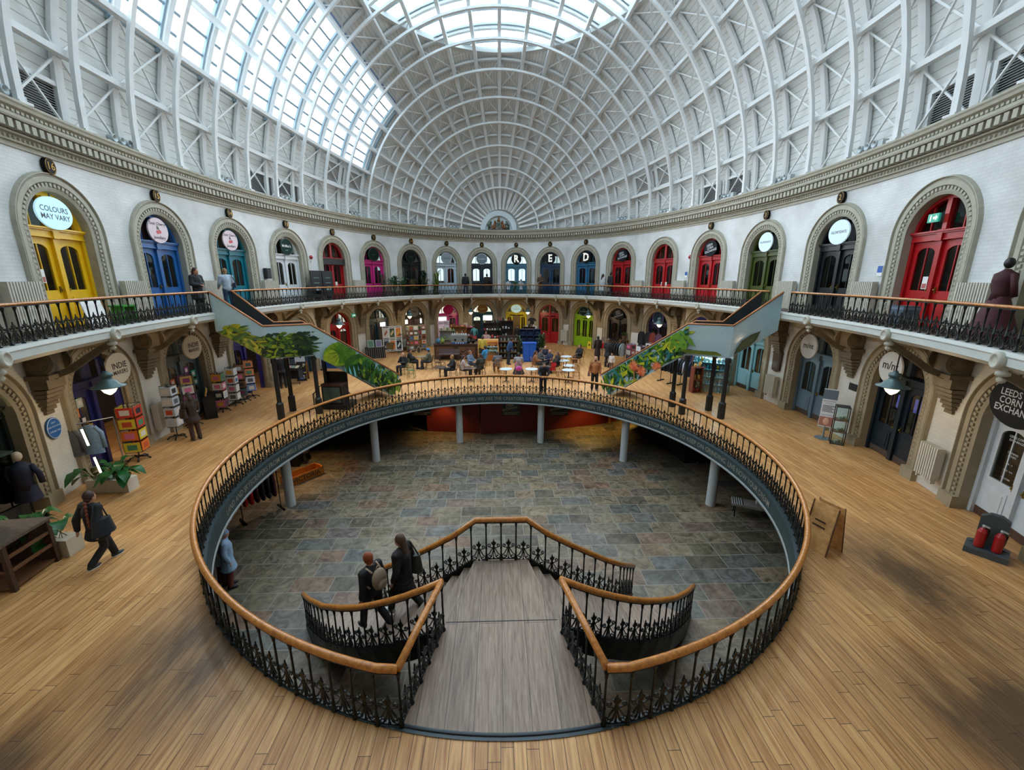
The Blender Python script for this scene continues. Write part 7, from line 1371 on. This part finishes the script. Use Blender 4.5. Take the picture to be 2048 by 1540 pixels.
for k in (-1, 1):
    b = MB(); b.bx(k*.48-.45, k*.48+.45, -.03, .03, .3, 1.75); b.build('board', mat('#15191a', .4), r, local=True); b = MB(); letters(b, 'MR MAN' if k < 0 else 'BARBERS', .12, lambda p, q, k=k: (k*.48+p, -.034, 1.35+q), .004); b.ball((k*.48, -.03, .75), (.25, .006, .12), 14, 6); b.bx(k*.48-.22, k*.48+.22, -.034, -.03, 1.05, 1.09); b.build('print', mat('#6f8a88', .5), r, local=True)
    b = MB(); b.bx(k*.48-.03, k*.48+.03, -.15, .15, 0, .3); b.build('foot', M_BLACK, r, local=True)
small('arm_chair', 'black leather waiting chair by the white upper door', 'chair', wp(158.5, .8, GZ), (('seat', lambda b: b.bx(-.28, .28, -.25, .25, .3, .46), M_BLACK), ('back', lambda b: b.bx(-.28, .28, .18, .28, .46, .95), M_BLACK), ('arm', lambda b: b.bx(-.32, -.26, -.25, .25, .3, .65), M_BLACK), ('arm', lambda b: b.bx(.26, .32, -.25, .25, .3, .65), M_BLACK), ('leg', lambda b: b.lathe([(.2, 0), (.2, .03), (.04, .06), (.04, .3)], 12), M_STEEL)), None, 1.)
for k, (th, n, hh, rr, num, hx, lab) in enumerate(((133, .7, 1.5, .75, 26, '#1c4426', 'banana leaved plant before the pink upper door'), (129.5, .6, 1.3, .5, 22, '#26502c', 'potted plant on a stand right of the pink upper door'), (126.5, .7, 1.2, .5, 24, '#5a4a2a', 'rusty leaved plant left of the black upper door'), (121.5, .5, 1.9, .6, 34, '#16301e', 'dark bushy plant inside the black upper doorway'), (116.6, .6, 1.9, .4, 44, '#6a7f26', 'yellow green tree plant right of the black upper door'), (135.8, .4, 1.5, .35, 20, '#234a2a', 'slim hanging plant left in the pink upper doorway'), (83.6, .7, 1.0, .4, 26, '#4a6a34', 'palm in a crate before the R disc door'), (53.5, .6, .9, .3, 24, '#2a4a34', 'small palm right of the D disc door'), (118.2, .8, .9, .35, 20, '#4a6a34', 'low plant under the yellow green tree plant'))): plant(lab, wp(th, n, GZ), hh, rr, num, '#5a4a3c', hx, .1 if k < 4 else .05, .5, potr=.14, poth=.3, seed=60+k)
for k, (th, hx, lab) in enumerate(((86.5, '#c0c8cc', 'white patterned dummy left of the palm crate on the far gallery'), (81.0, '#b9c2c8', 'white patterned dummy right of the palm crate on the far gallery'))): mannequin(lab, wp(th, .6, GZ), PI, hx, hx, '#3a3a3c', hm=.75)
x, y = wnorm(-29); mannequin('burgundy ball gown on a dummy by the cream upper door at the right edge', wp(-26.5, .45, GZ), math.atan2(y, x)+PI/2, '#3f1018', '#4a1420', '#1a1a1a', 1); mannequin('black gown with orange headdress on a dummy at the right edge', wp(-31.5, .4, GZ), math.atan2(y, x)+PI/2, '#121016', '#141218', '#d9782a', 1, 1.05)
b_ = BAYS[18]; small('flight_case', 'grey wheeled equipment case before the big red upper door', 'case', b_.f(.35, .5, GZ), (('body', lambda b: b.bx(-.25, .25, -.2, .2, .1, .6), mat('#4a5a68', .4)), ('lid', lambda b: b.bx(-.26, .26, -.21, .21, .5, .56), mat('#6a7a88', .4)), ('wheel', lambda b: b.lathe([(.05, -.03), (.05, .03)], 10, (-.18, 0, .06), 'x'), M_BLACK), ('wheel', lambda b: b.lathe([(.05, -.03), (.05, .03)], 10, (.18, 0, .06), 'x'), M_BLACK)), None, b_.yaw())
b_ = BAYS[1]; small('bean_bag', 'green low table in front of the yellow upper door', 'table', b_.f(.75, .55, GZ), (('top', lambda b: b.bx(-.3, .3, -.2, .2, .5, .54), mat('#1f8a2a', .5)), ('leg', lambda b: b.bx(-.26, -.22, -.16, .16, 0, .5), mat('#1f8a2a', .5)), ('leg', lambda b: b.bx(.22, .26, -.16, .16, 0, .5), mat('#1f8a2a', .5))), None, b_.yaw()); small('display_board', 'white easel board low before the yellow upper door', 'sign', b_.f(-.3, .5, GZ), (('board', lambda b: b.box((0, 0, .38), (.7, .03, .7), 0, Matrix.Rotation(-.2, 3, 'X')), M_WHITE), ('leg', lambda b: b.bx(-.02, .02, .0, .3, 0, .05), M_PINE)), None, b_.yaw())
x, y = wnorm(166.4); small('wall_speaker', 'small black box on the wall above the radiator left of the white upper door', 'speaker', wp(166.4, .02, 5.35), (('case', lambda b: b.bx(-.16, .16, -.2, -.02, 0, .5), M_BLACK), ('grille', lambda b: b.bx(-.12, .12, -.21, -.2, .05, .42), mat('#22262a', .6))), None, math.atan2(y, x)+PI/2)
# ================================================================ LOWER FLOOR
RED = mat('#63130d', .6, 0, .12, 1.5); rw = [(855, 862), (960, 866), (962, 868), (1075, 862), (1200, 848), (1232, 841)]; P2 = [at(*q, BZ) for q in rw]
for k, (i, j) in enumerate(((0, 1), (2, 3), (3, 4), (4, 5))):
    A, B_ = P2[i], P2[j]; mb = MB(); mb.sweep([(A[0], A[1], BZ+1.02), (B_[0], B_[1], BZ+1.02)], [(-.03, -1.02), (.03, -1.02), (.03, 1.02), (-.03, 1.02)], (0, 0, 1)); struct(mb.build('partition', RED), 'red partition under the far side of the well')
    mb = MB()
A = at(1218, 846, BZ); mb = MB(); mb.bx(A[0]-.06, A[0]+.06, A[1]-.1, A[1]+.02, BZ, BZ+2.04); struct(mb.build('partition_post', M_WOOD))
for k, (px, lab) in enumerate(((850, 'dark market poster half hidden at the left of the red partitions'), (1022, 'black market poster in the middle of the red partitions'), (1114, 'black market poster right on the red partitions'))):
    py = 860; x, y, _ = at(px, py, BZ); y -= .5; r = root('market_poster', (x, y, BZ+1.05)); tag(r, lab, 'poster'); W = .46
    b = MB(); b.bx(-W, W, -.03, .0, -.05, .72); b.build('board', mat('#0f1113', .4), r, local=True); b = MB()
    for t, dz in (('LEEDS', .58), ('CORN', .45), ('EXCHANGE', .32)): letters(b, t, .15, lambda p, q, dz=dz: (-.08+p*.97-q*.2, -.036, dz+q+p*.22), .012)
    b.bx(-W+.05, W-.05, -.034, -.03, .1, .12); b.bx(-W+.05, W-.2, -.034, -.03, .02, .04); b.build('lettering', mat('#b9a878', .5), r, local=True)
a = at(526, 1030, BZ)
rail_of('clothes rail of red and black robes under the left edge of the well', (a[0], a[1], BZ), .85, 1.2, ['#b3140e', '#b3140e', '#3a0c0c', '#120e10', '#171216', '#3a1418'], '%s robe from the left on the lower floor rail', 1.55, .26)
a = at(618, 960, BZ); r = root('lettered_crate', (a[0]-.3, a[1]+.15, BZ), .95); tag(r, 'orange timber trough with dark letters near the left columns below', 'crate'); b = MB(); b.bx(-.75, .75, -.3, -.26, 0, .34); b.bx(-.75, .75, .26, .3, 0, .34); b.bx(-.75, -.7, -.3, .3, 0, .34); b.bx(.7, .75, -.3, .3, 0, .34); b.bx(-.75, .75, -.3, .3, 0, .04); b.build('box', mat('#a8641c', .5, 0, .2, 5), r, local=True); b = MB(); letters(b, 'VICTORIA', .26, lambda p, q: (p, -.306, .17+q), .02); b.build('lettering', M_DARKWOOD, r, local=True)
a = at(598, 945, BZ); small('plant_bust', 'pale small bust on a dark stand among the lower floor goods', 'ornament', (a[0]-.4, a[1]+.7, BZ), (('stand', lambda b: b.bx(-.15, .15, -.15, .15, 0, 1.0), M_BLACK), ('head', lambda b: b.ball((0, 0, 1.12), (.08, .09, .12), 10, 7), mat('#b9a98a', .5))))
a = at(1500, 1030, BZ); r = root('bench', (a[0]+.15, a[1]-.2, BZ), -.45); tag(r, 'pale plank bench with thin black legs on the lower floor at right', 'bench'); board_box(r, 'seat', -.85, .95, -.25, .25, .42, .5, mat('#8f8880', .6, 0, .15, 5)); board_box(r, 'stripe', -.84, -.5, -.255, .255, .5, .512, mat('#c9c9c4', .6)); 
for k in range(5): board_box(r, 'stripe', -.82+.07*k, -.79+.07*k, -.256, .256, .512, .516, M_DARK)
for x0 in (-.75, .8):
    for y0 in (-.2, .18): board_box(r, 'leg', x0, x0+.03, y0, y0+.03, 0, .42, M_IRON)
small('white_box', 'small white card box standing on the pale bench below', 'box', (a[0]+.18, a[1]-.15, BZ+.5), (('box', lambda b: b.bx(-.12, .12, -.06, .06, 0, .22), mat('#c9c4c0', .5)),), None, -.3)
A, B_, Cc = at(1282, 862, BZ), at(1368, 926, BZ), at(1420, 926, BZ); mb = MB(); pts = [A, B_, Cc, (Cc[0]+.6, A[1]+.4, BZ), (A[0]+.6, A[1]+.6, BZ)]; mb.slab([(p[0], p[1]) for p in pts], BZ, BZ+1.4); struct(mb.build('partition', mat('#14110f', .7)), 'dark boxed in stair on the lower floor')
x, y, _ = at(1395, 922, BZ); small('floor_notice', 'cream notice card on the floor by the dark boxed stair', 'sign', (x, y-.1, BZ), (('card', lambda b: b.box((0, 0, .06), (.3, .2, .02), .2, Matrix.Rotation(.4, 3, 'X')), mat('#b0a080', .5)),))
for px, py, p, c in ((1300, 858, 45, (1, .62, .15)), (1180, 866, 30, (1, .62, .15)), (885, 872, 16, (1, .62, .2)), (620, 945, 18, (1, .6, .25)), (1390, 905, 12, (1, .7, .3)), (540, 1000, 10, (1, .7, .5)), (1020, 862, 9, (1, .5, .3))):
    x, y, _ = at(px, py, BZ); lamp('lower_spot', 'SPOT', (x, y, -.6), p*3.5, c, .05, (0, 0, 0), 1.9)
